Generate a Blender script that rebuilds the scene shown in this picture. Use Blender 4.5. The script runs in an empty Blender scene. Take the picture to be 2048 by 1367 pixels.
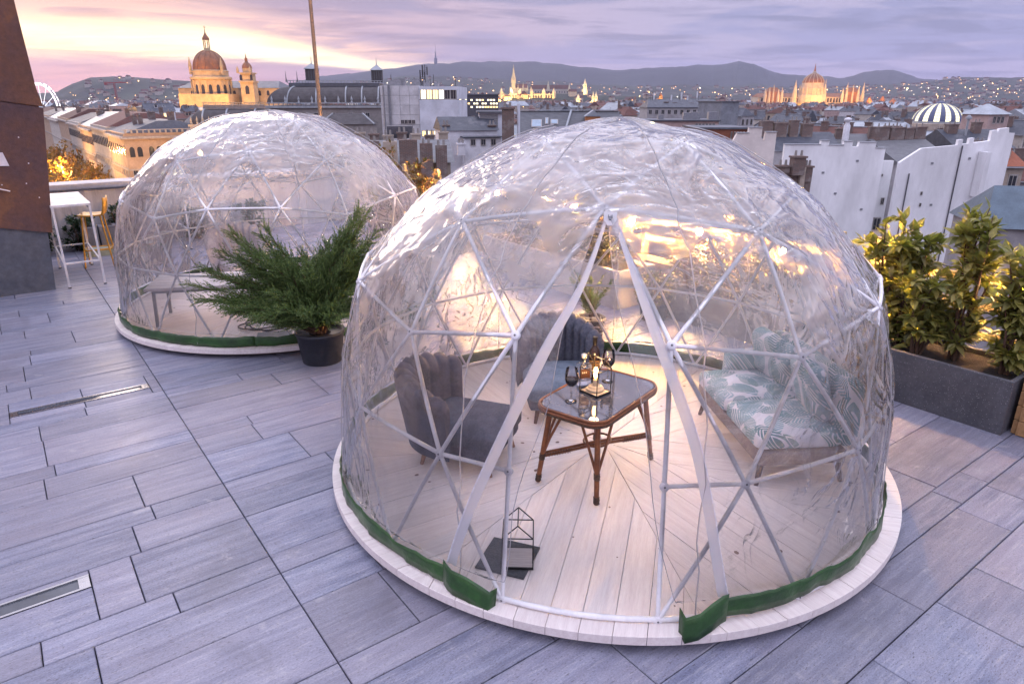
import bpy, bmesh, math, random
from mathutils import Vector, Matrix, noise
R = math.radians
PI = math.pi
S = bpy.context.scene
COL = S.collection
random.seed(11)

# ------------------------------------------------------------------ camera
EYE = 2.376
cd = bpy.data.cameras.new('camera')
cam = bpy.data.objects.new('camera', cd)
COL.objects.link(cam)
cam.location = (0, 0, EYE)
cam.rotation_euler = (R(90 - 19.66), 0, 0)
cd.sensor_width = 36.0
cd.lens = 36.0 * 1361.0 / 2048.0
cd.clip_start = 0.05
cd.clip_end = 60000
S.camera = cam

# ------------------------------------------------------------------ render / exposure
S.view_settings.view_transform = 'Standard'
S.view_settings.look = 'None'
S.view_settings.gamma = 1.0
S.view_settings.use_curve_mapping = False
S.view_settings.exposure = 1.02
S.render.engine = 'CYCLES'
S.cycles.use_denoising = True
S.cycles.max_bounces = 7
S.cycles.diffuse_bounces = 3
S.cycles.glossy_bounces = 3
S.cycles.transmission_bounces = 4
S.cycles.transparent_max_bounces = 40
S.cycles.volume_bounces = 0
S.cycles.sample_clamp_indirect = 3.0
S.cycles.caustics_reflective = False
S.cycles.caustics_refractive = False

# ------------------------------------------------------------------ sky
W = bpy.data.worlds.new('World')
S.world = W
W.use_nodes = True
nt = W.node_tree
nt.nodes.clear()


class NB:
    """small node-graph builder"""
    def __init__(s, tree): s.t = tree
    def n(s, kind, **kw):
        x = s.t.nodes.new(kind)
        for k, v in kw.items(): setattr(x, k, v)
        return x
    def put(s, sock, v):
        if hasattr(v, 'is_output') or isinstance(v, bpy.types.NodeSocket): s.t.links.new(v, sock)
        elif isinstance(v, (tuple, list)) and len(v) == 3 and sock.type == 'RGBA': sock.default_value = (*v, 1)
        else: sock.default_value = v
    def m(s, op, a, b=0.0, c=0.0, clamp=False):
        x = s.n('ShaderNodeMath', operation=op); x.use_clamp = clamp
        s.put(x.inputs[0], a); s.put(x.inputs[1], b); s.put(x.inputs[2], c)
        return x.outputs[0]
    def mix(s, f, a, b, blend='MIX'):
        x = s.n('ShaderNodeMix', data_type='RGBA', blend_type=blend)
        s.put(x.inputs[0], f); s.put(x.inputs[6], a); s.put(x.inputs[7], b)
        return x.outputs[2]
    def rng(s, v, a, b, c=0.0, d=1.0, smooth=True):
        x = s.n('ShaderNodeMapRange'); x.interpolation_type = 'SMOOTHSTEP' if smooth else 'LINEAR'
        s.put(x.inputs[0], v); s.put(x.inputs[1], a); s.put(x.inputs[2], b); s.put(x.inputs[3], c); s.put(x.inputs[4], d)
        return x.outputs[0]
    def noise(s, vec, scale, detail=4.0, rough=.55, dist=0.0, color=False):
        x = s.n('ShaderNodeTexNoise'); s.put(x.inputs['Vector'], vec)
        x.inputs['Scale'].default_value = scale; x.inputs['Detail'].default_value = detail
        x.inputs['Roughness'].default_value = rough; x.inputs['Distortion'].default_value = dist
        return x.outputs[1 if color else 0]
    def comb(s, x, y, z=0.0):
        c = s.n('ShaderNodeCombineXYZ'); s.put(c.inputs[0], x); s.put(c.inputs[1], y); s.put(c.inputs[2], z)
        return c.outputs[0]
    def scl(s, vec, f, off=(0, 0, 0)):
        x = s.n('ShaderNodeMapping'); s.put(x.inputs['Vector'], vec)
        x.inputs['Scale'].default_value = f if isinstance(f, tuple) else (f, f, f); x.inputs['Location'].default_value = off
        return x.outputs[0]
    def vadd(s, a, b):
        x = s.n('ShaderNodeVectorMath', operation='ADD'); s.put(x.inputs[0], a); s.put(x.inputs[1], b)
        return x.outputs[0]


b = NB(nt)
tc = b.n('ShaderNodeTexCoord')
sp = b.n('ShaderNodeSeparateXYZ')
nt.links.new(tc.outputs['Generated'], sp.inputs[0])
dx, dy, dz = sp.outputs
up = b.m('MAXIMUM', dz, 0.0)
az = b.m('ARCTAN2', dx, dy)
tel = b.m('DIVIDE', up, b.m('SQRT', b.m('ADD', b.m('MULTIPLY', dx, dx), b.m('MULTIPLY', dy, dy))))
# cloud layer seen in perspective: streaks close to the horizon, wide banks overhead
den = b.m('ADD', up, 0.075)
cv = b.comb(b.m('DIVIDE', dx, den), b.m('DIVIDE', dy, den))
n1 = b.noise(b.scl(cv, (.42, .5, 1), (3.1, 1.7, 0)), 1.0, 7.0, .62, .6)
n2 = b.noise(b.scl(cv, (.9, 1.5, 1), (8.3, 2.2, 4)), 1.0, 5.0, .6, .6)
n3 = b.noise(b.comb(b.m('MULTIPLY', az, 5.0), b.m('MULTIPLY', tel, 60.0)), 1.0, 6.0, .62, .8)
left = b.rng(az, .30, -.45)                                  # 0 right .. 1 toward the sunset
low = b.mix(left, (.32, .28, .41), (.36, .27, .34))
mid = b.mix(left, (.20, .208, .355), (.28, .215, .295))
high = b.mix(left, (.165, .175, .295), (.175, .155, .235))
c1 = b.mix(b.rng(tel, .0, .055), low, mid)
c2 = b.mix(b.rng(tel, .06, .15), c1, high)
c2 = b.mix(b.m('MULTIPLY', b.rng(n1, .46, .57), .85), c2, b.mix(left, (.30, .272, .39), (.44, .29, .31)))
c2 = b.mix(b.m('MULTIPLY', b.rng(n2, .45, .64), .7), c2, b.mix(left, (.118, .13, .225), (.165, .13, .195)))
# glowing gap above the hills toward the sunset
ctr = b.rng(az, -.40, -.14, .066, .041)
dist = b.m('SUBTRACT', b.m('ADD', tel, b.m('MULTIPLY', b.m('SUBTRACT', n3, .5), .034)), ctr)
wid = b.rng(az, -.46, -.10, .0190, .0052)
g = b.m('EXPONENT', b.m('MULTIPLY', b.m('POWER', b.m('ABSOLUTE', b.m('DIVIDE', dist, wid)), 3.0), -1.0))
rim = b.m('EXPONENT', b.m('MULTIPLY', b.m('POWER', b.m('DIVIDE', b.m('SUBTRACT', dist, .016), b.m('MULTIPLY', wid, 1.7)), 2.0), -1.0))
amt = b.m('MULTIPLY', b.rng(az, -.02, -.24), b.rng(az, -1.5, -.8))
c3 = b.mix(b.m('MULTIPLY', b.m('MULTIPLY', rim, amt), b.rng(n3, .42, .58, .12, .85)), c2, (.86, .55, .38))
c4 = b.mix(b.m('MULTIPLY', g, amt), c3, b.mix(b.rng(n3, .35, .6), (1.10, .84, .42), (1.40, 1.18, .66)))
# overcast skies brighten toward the zenith
zen = b.mix(b.rng(up, .16, .72), c4, b.mix(b.rng(n1, .35, .7), (.90, .90, 1.18), (1.22, 1.17, 1.34)))
ns = b.n('ShaderNodeTexSky'); ns.sky_type = 'NISHITA'; ns.sun_disc = False
ns.sun_elevation = R(1); ns.sun_rotation = R(-30); ns.altitude = 150
bgA = b.n('ShaderNodeBackground'); b.put(bgA.inputs[0], zen); bgA.inputs[1].default_value = 0.92
bgB = b.n('ShaderNodeBackground'); b.put(bgB.inputs[0], ns.outputs[0]); bgB.inputs[1].default_value = 0.015
ad = b.n('ShaderNodeAddShader'); nt.links.new(bgA.outputs[0], ad.inputs[0]); nt.links.new(bgB.outputs[0], ad.inputs[1])
wo = b.n('ShaderNodeOutputWorld'); nt.links.new(ad.outputs[0], wo.inputs[0])
SKY_A = bgA

# weak warm sun glow through cloud, from the sunset side
sl = bpy.data.lights.new('sun', 'SUN'); sl.energy = 0.5; sl.angle = R(25); sl.color = (1, .80, .66)
so = bpy.data.objects.new('sun', sl); COL.objects.link(so)
so.rotation_euler = Vector((math.sin(R(-30)) * -1, -math.cos(R(30)), -math.tan(R(14)))).to_track_quat('-Z', 'Y').to_euler()

# ------------------------------------------------------------------ helpers
TH = R(19.66); CT, ST = math.cos(TH), math.sin(TH)


def at(px, py, y):
    """world point at forward distance y metres, on the sight line of photo pixel px,py"""
    a = (px - 1024) / 1361.0; q = (py - 683.5) / 1361.0
    d = Vector((a, CT - q * ST, -ST - q * CT))
    return d * (y / d.y) + Vector((0, 0, EYE))


class MB:
    """collects shapes; build() links them as ONE mesh object"""
    def __init__(s): s.v = []; s.f = []; s.mi = []; s.sm = []; s.uv = {}; s.m = 0
    def add(s, vs, fs, smooth=False):
        o = len(s.v); s.v += [tuple(p) for p in vs]
        for f in fs: s.f.append(tuple(i + o for i in f)); s.mi.append(s.m); s.sm.append(smooth)
        return s
    def box(s, c, d, rz=0.0, top=None, m=None):
        if m is not None: s.m = m
        x, y, z = d[0] / 2, d[1] / 2, d[2] / 2; tx, ty = (x, y) if top is None else (x * top[0], y * top[1])
        cr, sr = math.cos(rz), math.sin(rz)
        P = [(-x, -y, -z), (x, -y, -z), (x, y, -z), (-x, y, -z), (-tx, -ty, z), (tx, -ty, z), (tx, ty, z), (-tx, ty, z)]
        s.add([(c[0] + p[0] * cr - p[1] * sr, c[1] + p[0] * sr + p[1] * cr, c[2] + p[2]) for p in P],
              [(0, 3, 2, 1), (4, 5, 6, 7), (0, 1, 5, 4), (1, 2, 6, 5), (2, 3, 7, 6), (3, 0, 4, 7)])
        return s
    def cbox(s, c, d, ch=.005, rz=0.0):
        """box with chamfered top edges"""
        x, y, z = d[0] / 2, d[1] / 2, d[2] / 2; cr, sr = math.cos(rz), math.sin(rz)
        L = []
        for (k, zz) in ((0, -z), (0, z - ch), (ch, z)):
            for a, e in ((-1, -1), (1, -1), (1, 1), (-1, 1)): L.append((a * (x - k), e * (y - k), zz))
        F = [(3, 2, 1, 0), (8, 9, 10, 11)]
        for r in (0, 4):
            for i in range(4): F.append((r + i, r + (i + 1) % 4, r + 4 + (i + 1) % 4, r + 4 + i))
        s.add([(c[0] + p[0] * cr - p[1] * sr, c[1] + p[0] * sr + p[1] * cr, c[2] + p[2]) for p in L], F)
        return s
    def prism(s, poly, z0, z1, ch=0.0):
        n = len(poly); vs = [(p[0], p[1], z0) for p in poly]
        if ch:
            cx = sum(p[0] for p in poly) / n; cy = sum(p[1] for p in poly) / n
            vs += [(p[0], p[1], z1 - ch) for p in poly]
            for p in poly:
                l = math.hypot(p[0] - cx, p[1] - cy) or 1; k = max(0, 1 - 1.4 * ch / l)
                vs.append((cx + (p[0] - cx) * k, cy + (p[1] - cy) * k, z1))
            rows = 3
        else:
            vs += [(p[0], p[1], z1) for p in poly]; rows = 2
        F = [tuple(range(n - 1, -1, -1)), tuple(range((rows - 1) * n, rows * n))]
        for r in range(rows - 1):
            for i in range(n): F.append((r * n + i, r * n + (i + 1) % n, (r + 1) * n + (i + 1) % n, (r + 1) * n + i))
        s.add(vs, F); return s
    def tube(s, path, rad, seg=8, cap=True, smooth=True):
        P = [Vector(p) for p in path]; n = len(P)
        rr = rad if isinstance(rad, (list, tuple)) else [rad] * n
        vs = []; prev = None
        for i, p in enumerate(P):
            t = (P[min(i + 1, n - 1)] - P[max(i - 1, 0)]).normalized()
            if prev is None:
                a = Vector((0, 0, 1)) if abs(t.z) < .9 else Vector((1, 0, 0))
                u = t.cross(a).normalized()
            else:
                u = (prev - t * prev.dot(t)).normalized()
            prev = u; w = t.cross(u)
            for k in range(seg):
                an = 2 * PI * k / seg
                vs.append(p + (u * math.cos(an) + w * math.sin(an)) * rr[i])
        F = []
        for i in range(n - 1):
            for k in range(seg): F.append((i * seg + k, i * seg + (k + 1) % seg, (i + 1) * seg + (k + 1) % seg, (i + 1) * seg + k))
        s.add(vs, F, smooth)
        if cap: s.add(vs[:seg], [tuple(range(seg - 1, -1, -1))]); s.add(vs[-seg:], [tuple(range(seg))])
        return s
    def bar(s, p, q, w, h=None, up=(0, 0, 1)):
        """rectangular bar from p to q"""
        p, q = Vector(p), Vector(q); h = h or w; t = (q - p).normalized(); u = Vector(up)
        if abs(t.dot(u)) > .95: u = Vector((1, 0, 0))
        a = t.cross(u).normalized(); e = a.cross(t)
        vs = []
        for o in (p, q):
            for i, j in ((-1, -1), (1, -1), (1, 1), (-1, 1)): vs.append(o + a * (i * w / 2) + e * (j * h / 2))
        s.add(vs, [(3, 2, 1, 0), (4, 5, 6, 7), (0, 1, 5, 4), (1, 2, 6, 5), (2, 3, 7, 6), (3, 0, 4, 7)]); return s
    def lathe(s, prof, c=(0, 0, 0), seg=24, smooth=True, a0=0.0, a1=2 * PI):
        full = abs(a1 - a0 - 2 * PI) < 1e-6; n = seg if full else seg + 1
        vs = []
        for r, z in prof:
            for k in range(n):
                an = a0 + (a1 - a0) * k / seg
                vs.append((c[0] + r * math.cos(an), c[1] + r * math.sin(an), c[2] + z))
        F = []
        for i in range(len(prof) - 1):
            for k in range(seg):
                k2 = (k + 1) % n if full else k + 1
                F.append((i * n + k, i * n + k2, (i + 1) * n + k2, (i + 1) * n + k))
        s.add(vs, F, smooth); return s
    def gable(s, c, d, h, rz=0.0, over=.3, hip=0.0, flat=0.0):
        """pitched roof on a footprint d, eaves at c.z, ridge along local x"""
        x, y = d[0] / 2 + over, d[1] / 2 + over; cr, sr = math.cos(rz), math.sin(rz); hx = x - hip
        P = [(-x, -y, 0), (x, -y, 0), (x, y, 0), (-x, y, 0), (-hx, -flat, h), (hx, -flat, h), (hx, flat, h), (-hx, flat, h)]
        s.add([(c[0] + p[0] * cr - p[1] * sr, c[1] + p[0] * sr + p[1] * cr, c[2] + p[2]) for p in P],
              [(0, 1, 5, 4), (1, 2, 6, 5), (2, 3, 7, 6), (3, 0, 4, 7), (4, 5, 6, 7), (3, 2, 1, 0)]); return s
    def build(s, name, mats, parent=None, loc=None, rz=0.0, kind=None):
        me = bpy.data.meshes.new(name)
        me.from_pydata([tuple(v) for v in s.v], [], s.f)
        if not isinstance(mats, (list, tuple)): mats = [mats]
        for m in mats: me.materials.append(m)
        me.polygons.foreach_set('material_index', s.mi); me.polygons.foreach_set('use_smooth', s.sm)
        me.validate(); me.update()
        o = bpy.data.objects.new(name, me); COL.objects.link(o)
        if parent: o.parent = parent
        if loc is not None: o.location = loc
        o.rotation_euler.z = rz
        if kind: o['kind'] = kind
        return o


def empty(name, loc, rz=0.0):
    o = bpy.data.objects.new(name, None); COL.objects.link(o); o.location = loc; o.rotation_euler.z = rz
    o.empty_display_size = .1
    return o


def tag(o, label, cat, group=None, kind=None):
    o['label'] = label; o['category'] = cat
    if group: o['group'] = group
    if kind: o['kind'] = kind
    return o


def inst(name, me, parent=None, loc=(0, 0, 0), rot=(0, 0, 0), sc=None):
    o = bpy.data.objects.new(name, me); COL.objects.link(o)
    if parent: o.parent = parent
    o.location = loc; o.rotation_euler = rot
    if sc: o.scale = sc if isinstance(sc, (tuple, list)) else (sc, sc, sc)
    return o


KIDS = {}


def copy_tree(o, parent=None):
    c = o.copy(); COL.objects.link(c)
    if parent: c.parent = parent
    for ch in list(o.children): copy_tree(ch, c)
    return c


def mat(name, col, rough=.65, var=.18, scale=6.0, bump=0.0, bscale=None, metal=0.0, stretch=(1, 1, 1), spec=.4, rnd=.0,
        col2=None, emit=None, estr=0.0, speck=None, detail=5.0, wear=None):
    m = bpy.data.materials.new(name); m.use_nodes = True
    t = m.node_tree; t.nodes.clear(); q = NB(t)
    out = q.n('ShaderNodeOutputMaterial'); p = q.n('ShaderNodeBsdfPrincipled'); t.links.new(p.outputs[0], out.inputs[0])
    tcn = q.n('ShaderNodeTexCoord'); oi = q.n('ShaderNodeObjectInfo')
    off = q.comb(q.m('MULTIPLY', oi.outputs['Random'], 37.0), q.m('MULTIPLY', oi.outputs['Random'], 91.0), q.m('MULTIPLY', oi.outputs['Random'], 13.0))
    vec = q.vadd(q.scl(tcn.outputs['Object'], stretch), off)
    nz = q.noise(vec, scale, detail, .6)
    c2 = col2 or tuple(c * .72 for c in col)
    c = q.mix(q.rng(nz, .5 - .22, .5 + .22), c2, col) if var else col
    if var:
        f = q.noise(vec, scale * 7.3, 3.0, .7)
        c = q.mix(1.0, c, q.comb(*[q.rng(f, .2, .8, 1 - var, 1 + var, False)] * 3), 'MULTIPLY')
    if rnd:
        r = q.m('ADD', q.m('MULTIPLY', oi.outputs['Random'], 2 * rnd), 1 - rnd)
        c = q.mix(1.0, c, q.comb(r, r, r), 'MULTIPLY')
    if wear:
        w = q.noise(vec, wear[1], 6.0, .7)
        c = q.mix(q.m('MULTIPLY', q.rng(w, wear[2], wear[2] + .12), wear[3]), c, wear[0])
    if speck:
        sc_, th, sc2 = speck
        v = q.n('ShaderNodeTexVoronoi'); q.put(v.inputs['Vector'], tcn.outputs['Object']); v.inputs['Scale'].default_value = sc_
        c = q.mix(q.rng(v.outputs['Distance'], th, th * .5), c, sc2)
    q.put(p.inputs['Base Color'], c)
    q.put(p.inputs['Roughness'], q.rng(nz, .3, .7, min(1, rough + .06), max(0, rough - .06), False))
    p.inputs['Metallic'].default_value = metal
    p.inputs['Specular IOR Level'].default_value = spec
    if emit: p.inputs['Emission Color'].default_value = (*emit, 1); p.inputs['Emission Strength'].default_value = estr
    if bump:
        bn = q.n('ShaderNodeBump'); bn.inputs['Strength'].default_value = bump; bn.inputs['Distance'].default_value = .02
        t.links.new(q.noise(vec, bscale or scale * 3, 5.0, .65), bn.inputs['Height']); t.links.new(bn.outputs[0], p.inputs['Normal'])
    return m


def emis(name, col, strength):
    m = bpy.data.materials.new(name); m.use_nodes = True
    t = m.node_tree; t.nodes.clear(); q = NB(t)
    out = q.n('ShaderNodeOutputMaterial'); e = q.n('ShaderNodeEmission'); t.links.new(e.outputs[0], out.inputs[0])
    e.inputs[0].default_value = (*col, 1); e.inputs[1].default_value = strength
    return m


def clear_mat(name, tint=(.97, .97, .98), rough=.03, milk=.0, milkcol=(.9, .9, .95), ior=1.45, wr=0.0, uv=False):
    """thin clear sheet: transparent + fresnel gloss (+ a little milkiness), optionally wrinkled"""
    m = bpy.data.materials.new(name); m.use_nodes = True
    t = m.node_tree; t.nodes.clear(); q = NB(t)
    out = q.n('ShaderNodeOutputMaterial')
    fr = q.n('ShaderNodeFresnel'); fr.inputs[0].default_value = ior
    gl = q.n('ShaderNodeBsdfGlossy'); gl.inputs['Roughness'].default_value = rough
    tr = q.n('ShaderNodeBsdfTransparent'); tr.inputs[0].default_value = (*tint, 1)
    base = tr.outputs[0]
    fac = fr.outputs[0]
    if wr:
        tcn = q.n('ShaderNodeTexCoord')
        uvv = tcn.outputs['Object']
        warp = q.noise(uvv, 1.3, 2.0, .5, 0, True)
        wv = q.vadd(uvv, q.scl(warp, .55))
        sepw = q.n('ShaderNodeSeparateXYZ'); t.links.new(uvv, sepw.inputs[0])
        a = q.noise(q.scl(wv, (2.6, 2.6, 4.2)), 1.0, 2.0, .5, 1.0)          # creases lying across
        d = q.noise(q.scl(wv, (5.4, 5.4, 1.6), (4, 7, 0)), 1.0, 2.0, .5, .8)  # creases hanging down
        hgt = q.rng(sepw.outputs[2], 1.35, .6)
        k = q.rng(q.m('ADD', q.noise(uvv, .9, 1.0), q.m('MULTIPLY', q.m('SUBTRACT', .55, hgt), .3)), .42, .58)
        h = q.m('ADD', q.m('MULTIPLY', a, k), q.m('MULTIPLY', d, q.m('SUBTRACT', 1.0, k)))
        ridge = q.m('SUBTRACT', 1.0, q.m('ABSOLUTE', q.m('MULTIPLY', q.m('SUBTRACT', h, .5), 7.0)))
        ridge = q.m('POWER', q.m('MAXIMUM', ridge, 0.0), 1.6)
        zone = q.rng(q.noise(q.scl(uvv, 1.0, (5, 3, 0)), 1.1, 2.0), .40, .62)                # some panels taut, some rumpled
        fine = q.noise(q.scl(wv, (9.5, 9.5, 11.0)), 1.0, 2.0, .5, 1.5)
        crump = q.noise(q.scl(wv, (3.8, 3.8, 4.2), (2, 9, 0)), 1.0, 2.0, .45, 2.6)
        hh = q.m('ADD', q.m('MULTIPLY', q.m('ADD', q.m('MULTIPLY', ridge, .70), q.m('MULTIPLY', fine, .22)), q.m('ADD', q.m('MULTIPLY', zone, 1.0), .10)), q.m('ADD', q.m('MULTIPLY', h, .8), q.m('MULTIPLY', crump, q.m('MULTIPLY', zone, 2.6))))
        bn = q.n('ShaderNodeBump'); bn.inputs['Strength'].default_value = wr; bn.inputs['Distance'].default_value = .03
        t.links.new(hh, bn.inputs['Height'])
        t.links.new(bn.outputs[0], gl.inputs['Normal']); t.links.new(bn.outputs[0], fr.inputs['Normal'])
        fac = q.m('MINIMUM', q.m('MULTIPLY', fr.outputs[0], 1.7), .85)
        lw = q.n('ShaderNodeLayerWeight'); lw.inputs[0].default_value = .32
        soft = q.noise(q.scl(wv, (1.5, 1.5, 2.0)), 1.0, 4.0, .6)
        mk = q.m('ADD', q.m('MULTIPLY', q.m('MULTIPLY', ridge, zone), .16), q.m('MULTIPLY', q.rng(soft, .35, .7, .5, 1.4), milk))
        mk = q.m('MULTIPLY', q.m('MULTIPLY', mk, q.rng(sepw.outputs[2], .50, 1.8, .24, 1.35)), q.m('ADD', .35, q.m('MULTIPLY', lw.outputs['Facing'], 2.6)), clamp=True)  # milk rises toward top and rim: sky reflection painted in as whiteness
    else:
        mk = milk
    if milk:
        df = q.n('ShaderNodeBsdfDiffuse'); df.inputs[0].default_value = (*milkcol, 1)
        tl = q.n('ShaderNodeBsdfTranslucent'); tl.inputs[0].default_value = (*milkcol, 1)
        mm = q.n('ShaderNodeMixShader'); mm.inputs[0].default_value = .5
        t.links.new(df.outputs[0], mm.inputs[1]); t.links.new(tl.outputs[0], mm.inputs[2])
        src = tr.outputs[0]
        if wr:
            rf_ = q.n('ShaderNodeBsdfRefraction'); rf_.inputs['IOR'].default_value = 1.0005; rf_.inputs['Roughness'].default_value = .46; rf_.inputs[0].default_value = (.98, .97, .99, 1)
            m0 = q.n('ShaderNodeMixShader'); m0.inputs[0].default_value = .13; t.links.new(tr.outputs[0], m0.inputs[1]); t.links.new(rf_.outputs[0], m0.inputs[2]); src = m0.outputs[0]
        m2 = q.n('ShaderNodeMixShader'); q.put(m2.inputs[0], mk)
        t.links.new(src, m2.inputs[1]); t.links.new(mm.outputs[0], m2.inputs[2]); base = m2.outputs[0]
    mx = q.n('ShaderNodeMixShader'); q.put(mx.inputs[0], fac)
    t.links.new(base, mx.inputs[1]); t.links.new(gl.outputs[0], mx.inputs[2])
    t.links.new(mx.outputs[0], out.inputs[0])
    return m
# ================================================================== terrace
E2 = Vector((.803, .596, 0)); E1 = Vector((-.596, .803, 0)); ORG = Vector((-.69, 2.27, 0)); RZT = math.atan2(.596, .803)


def T(u, w, z=0.0): return ORG + E2 * u + E1 * w + Vector((0, 0, z))


def proj(p):
    d = Vector(p) - Vector((0, 0, EYE)); Z = d.y * CT - d.z * ST; Y = d.y * ST + d.z * CT
    if Z < .05: return (-9e9, -9e9)
    return (1024 + 1361 * d.x / Z, 683.5 - 1361 * Y / Z)


EDGE_U, PAR_W = 5.50, 11.25
M_slab = mat('screed', (.10, .10, .11), .9, .2, 5)
sl_ = MB(); sl_.box((( -8 + EDGE_U + .35) / 2, (-6 + PAR_W + .6) / 2, -.25), (8 + EDGE_U + .35, 6 + PAR_W + .6, .4)); sl_.build('terrace_floor', M_slab, None, ORG, RZT, 'structure')
FLOOR = bpy.data.objects['terrace_floor']
M_bldg = mat('render_wall', (.42, .38, .34), .9, .15, .6)
bw = MB(); bw.box(((-8 + EDGE_U) / 2, (-6 + PAR_W) / 2, -14.3), (8 + EDGE_U - .4, 6 + PAR_W - .4, 27.4))
tag(bw.build('terrace_building', M_bldg, None, ORG, RZT), 'pale rendered building carrying the roof terrace', 'building')

# travertine-look pavers, banded along their length
def paver_mat():
    m = mat('travertine', (.44, .43, .475), .42, .10, 3.0, bump=.0, rnd=.10, spec=.45)
    t = m.node_tree; q = NB(t); p = [n for n in t.nodes if n.type == 'BSDF_PRINCIPLED'][0]
    tcn = q.n('ShaderNodeTexCoord'); oi = q.n('ShaderNodeObjectInfo')
    off = q.comb(q.m('MULTIPLY', oi.outputs['Random'], 57.0), q.m('MULTIPLY', oi.outputs['Random'], 31.0), 0.0)
    v = q.vadd(tcn.outputs['Object'], off)
    band = q.noise(q.scl(v, (1.2, 16, 1)), 1.0, 6.0, .65, .4)
    band2 = q.noise(q.scl(v, (5, 60, 1)), 1.0, 3.0, .6, .3)
    pit = q.noise(q.scl(v, (38, 150, 1)), 1.0, 2.0, .6)
    blot = q.noise(v, 1.7, 3.0, .6)
    cloud = q.noise(q.scl(v, (1.0, 2.2, 1)), 2.2, 5.0, .7)
    c = q.mix(q.rng(band, .30, .72), (.125, .137, .206), (.252, .266, .352))
    c = q.mix(q.m('MULTIPLY', q.rng(cloud, .40, .66), .55), c, (.265, .26, .325))
    c = q.mix(q.m('MULTIPLY', q.rng(band2, .50, .72), .35), c, (.46, .45, .48))
    c = q.mix(q.m('MULTIPLY', q.rng(blot, .50, .7), .45), c, (.185, .175, .225))
    grit = q.noise(q.scl(v, (90, 150, 1)), 1.0, 3.0, .7)
    c = q.mix(1.0, c, q.comb(*[q.rng(grit, .25, .75, .62, 1.36, False)] * 3), 'MULTIPLY')
    c = q.mix(q.m('MULTIPLY', q.rng(pit, .60, .69), .8), c, (.06, .06, .075))
    tint = q.m('FRACT', q.m('MULTIPLY', oi.outputs['Random'], 7.31))
    c = q.mix(q.m('MULTIPLY', tint, .30), c, (.30, .255, .27))
    r = q.m('ADD', q.m('MULTIPLY', oi.outputs['Random'], .30), .85)
    c = q.mix(1.0, c, q.comb(r, r, r), 'MULTIPLY')
    gp = q.n('ShaderNodeNewGeometry'); wn = q.noise(gp.outputs['Position'], 1.1, 6.0, .68, .6); wn2 = q.noise(gp.outputs['Position'], 5.5, 5.0, .7)
    c = q.mix(q.m('MULTIPLY', q.rng(wn, .52, .66), .38), c, (.12, .115, .14))
    c = q.mix(q.m('MULTIPLY', q.rng(wn2, .60, .72), .5), c, (.40, .385, .40))
    q.put(p.inputs['Base Color'], c)
    q.put(p.inputs['Roughness'], q.m('ADD', q.rng(band, .3, .7, .50, .36, False), q.m('MULTIPLY', q.m('SUBTRACT', wn, .5), -.45)))
    bn = q.n('ShaderNodeBump'); bn.inputs['Strength'].default_value = .35; bn.inputs['Distance'].default_value = .008
    q.put(bn.inputs['Height'], q.m('SUBTRACT', q.m('MULTIPLY', band, .6), q.m('MULTIPLY', q.rng(pit, .6, .72), .7)))
    t.links.new(bn.outputs[0], p.inputs['Normal'])
    return m


M_pav = paver_mat()
NEAR_C, NEAR_AL = Vector((.644, 4.286, 0)), -11.1
FAR_C, FAR_AL = Vector((-2.73, 8.0, 0)), 7.6
DRAINS = [(-1.09, -.08, 4.095, .055), (-1.75, -.82, 1.445, .062)]   # u0,u1,w,half width
rnd = random.Random(5)
rows = []; w = .15 - .94 * 5
wid = [.46, .30, .18]; k = 0
while w < PAR_W:
    rows.append((w, w + wid[k % 3])); w += wid[k % 3]; k += 1
pav = []
for (wa, wb) in rows:
    brk = [0.0]; u = 0.0
    while u < EDGE_U: u += rnd.choice([.45, .6, .75, .9, .9, 1.1]) + rnd.uniform(-.05, .05); brk.append(u)
    u = 0.0
    while u > -8: u -= rnd.choice([.45, .6, .75, .9, .9, 1.1]) + rnd.uniform(-.05, .05); brk.insert(0, u)
    for a, e in zip(brk[:-1], brk[1:]):
        segs = [(a, min(e, EDGE_U))]
        pieces = []
        for (p0, p1) in segs:
            if p1 - p0 < .05: continue
            cut = [(p0, p1, wa, wb)]
            for (d0, d1, dw, dh) in DRAINS:
                nc = []
                for (x0, x1, y0, y1) in cut:
                    if x1 <= d0 or x0 >= d1 or y1 <= dw - dh or y0 >= dw + dh: nc.append((x0, x1, y0, y1)); continue
                    if x0 < d0 - .02: nc.append((x0, d0, y0, y1))
                    if x1 > d1 + .02: nc.append((d1, x1, y0, y1))
                    q0, q1 = max(x0, d0), min(x1, d1)
                    if y0 < dw - dh - .01: nc.append((q0, q1, y0, dw - dh))
                    if y1 > dw + dh + .01: nc.append((q0, q1, dw + dh, y1))
                cut = nc
            pieces += cut
        pav += pieces
G = .0027


def paver_mb(x0, x1, y0, y1, cx, cy):
    m = MB(); h = rnd.uniform(-.0015, .0015)
    m.cbox(((x0 + x1) / 2 - cx, (y0 + y1) / 2 - cy, -.022 + h), (x1 - x0 - 2 * G, y1 - y0 - 2 * G, .044), .0035); return m


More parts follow.
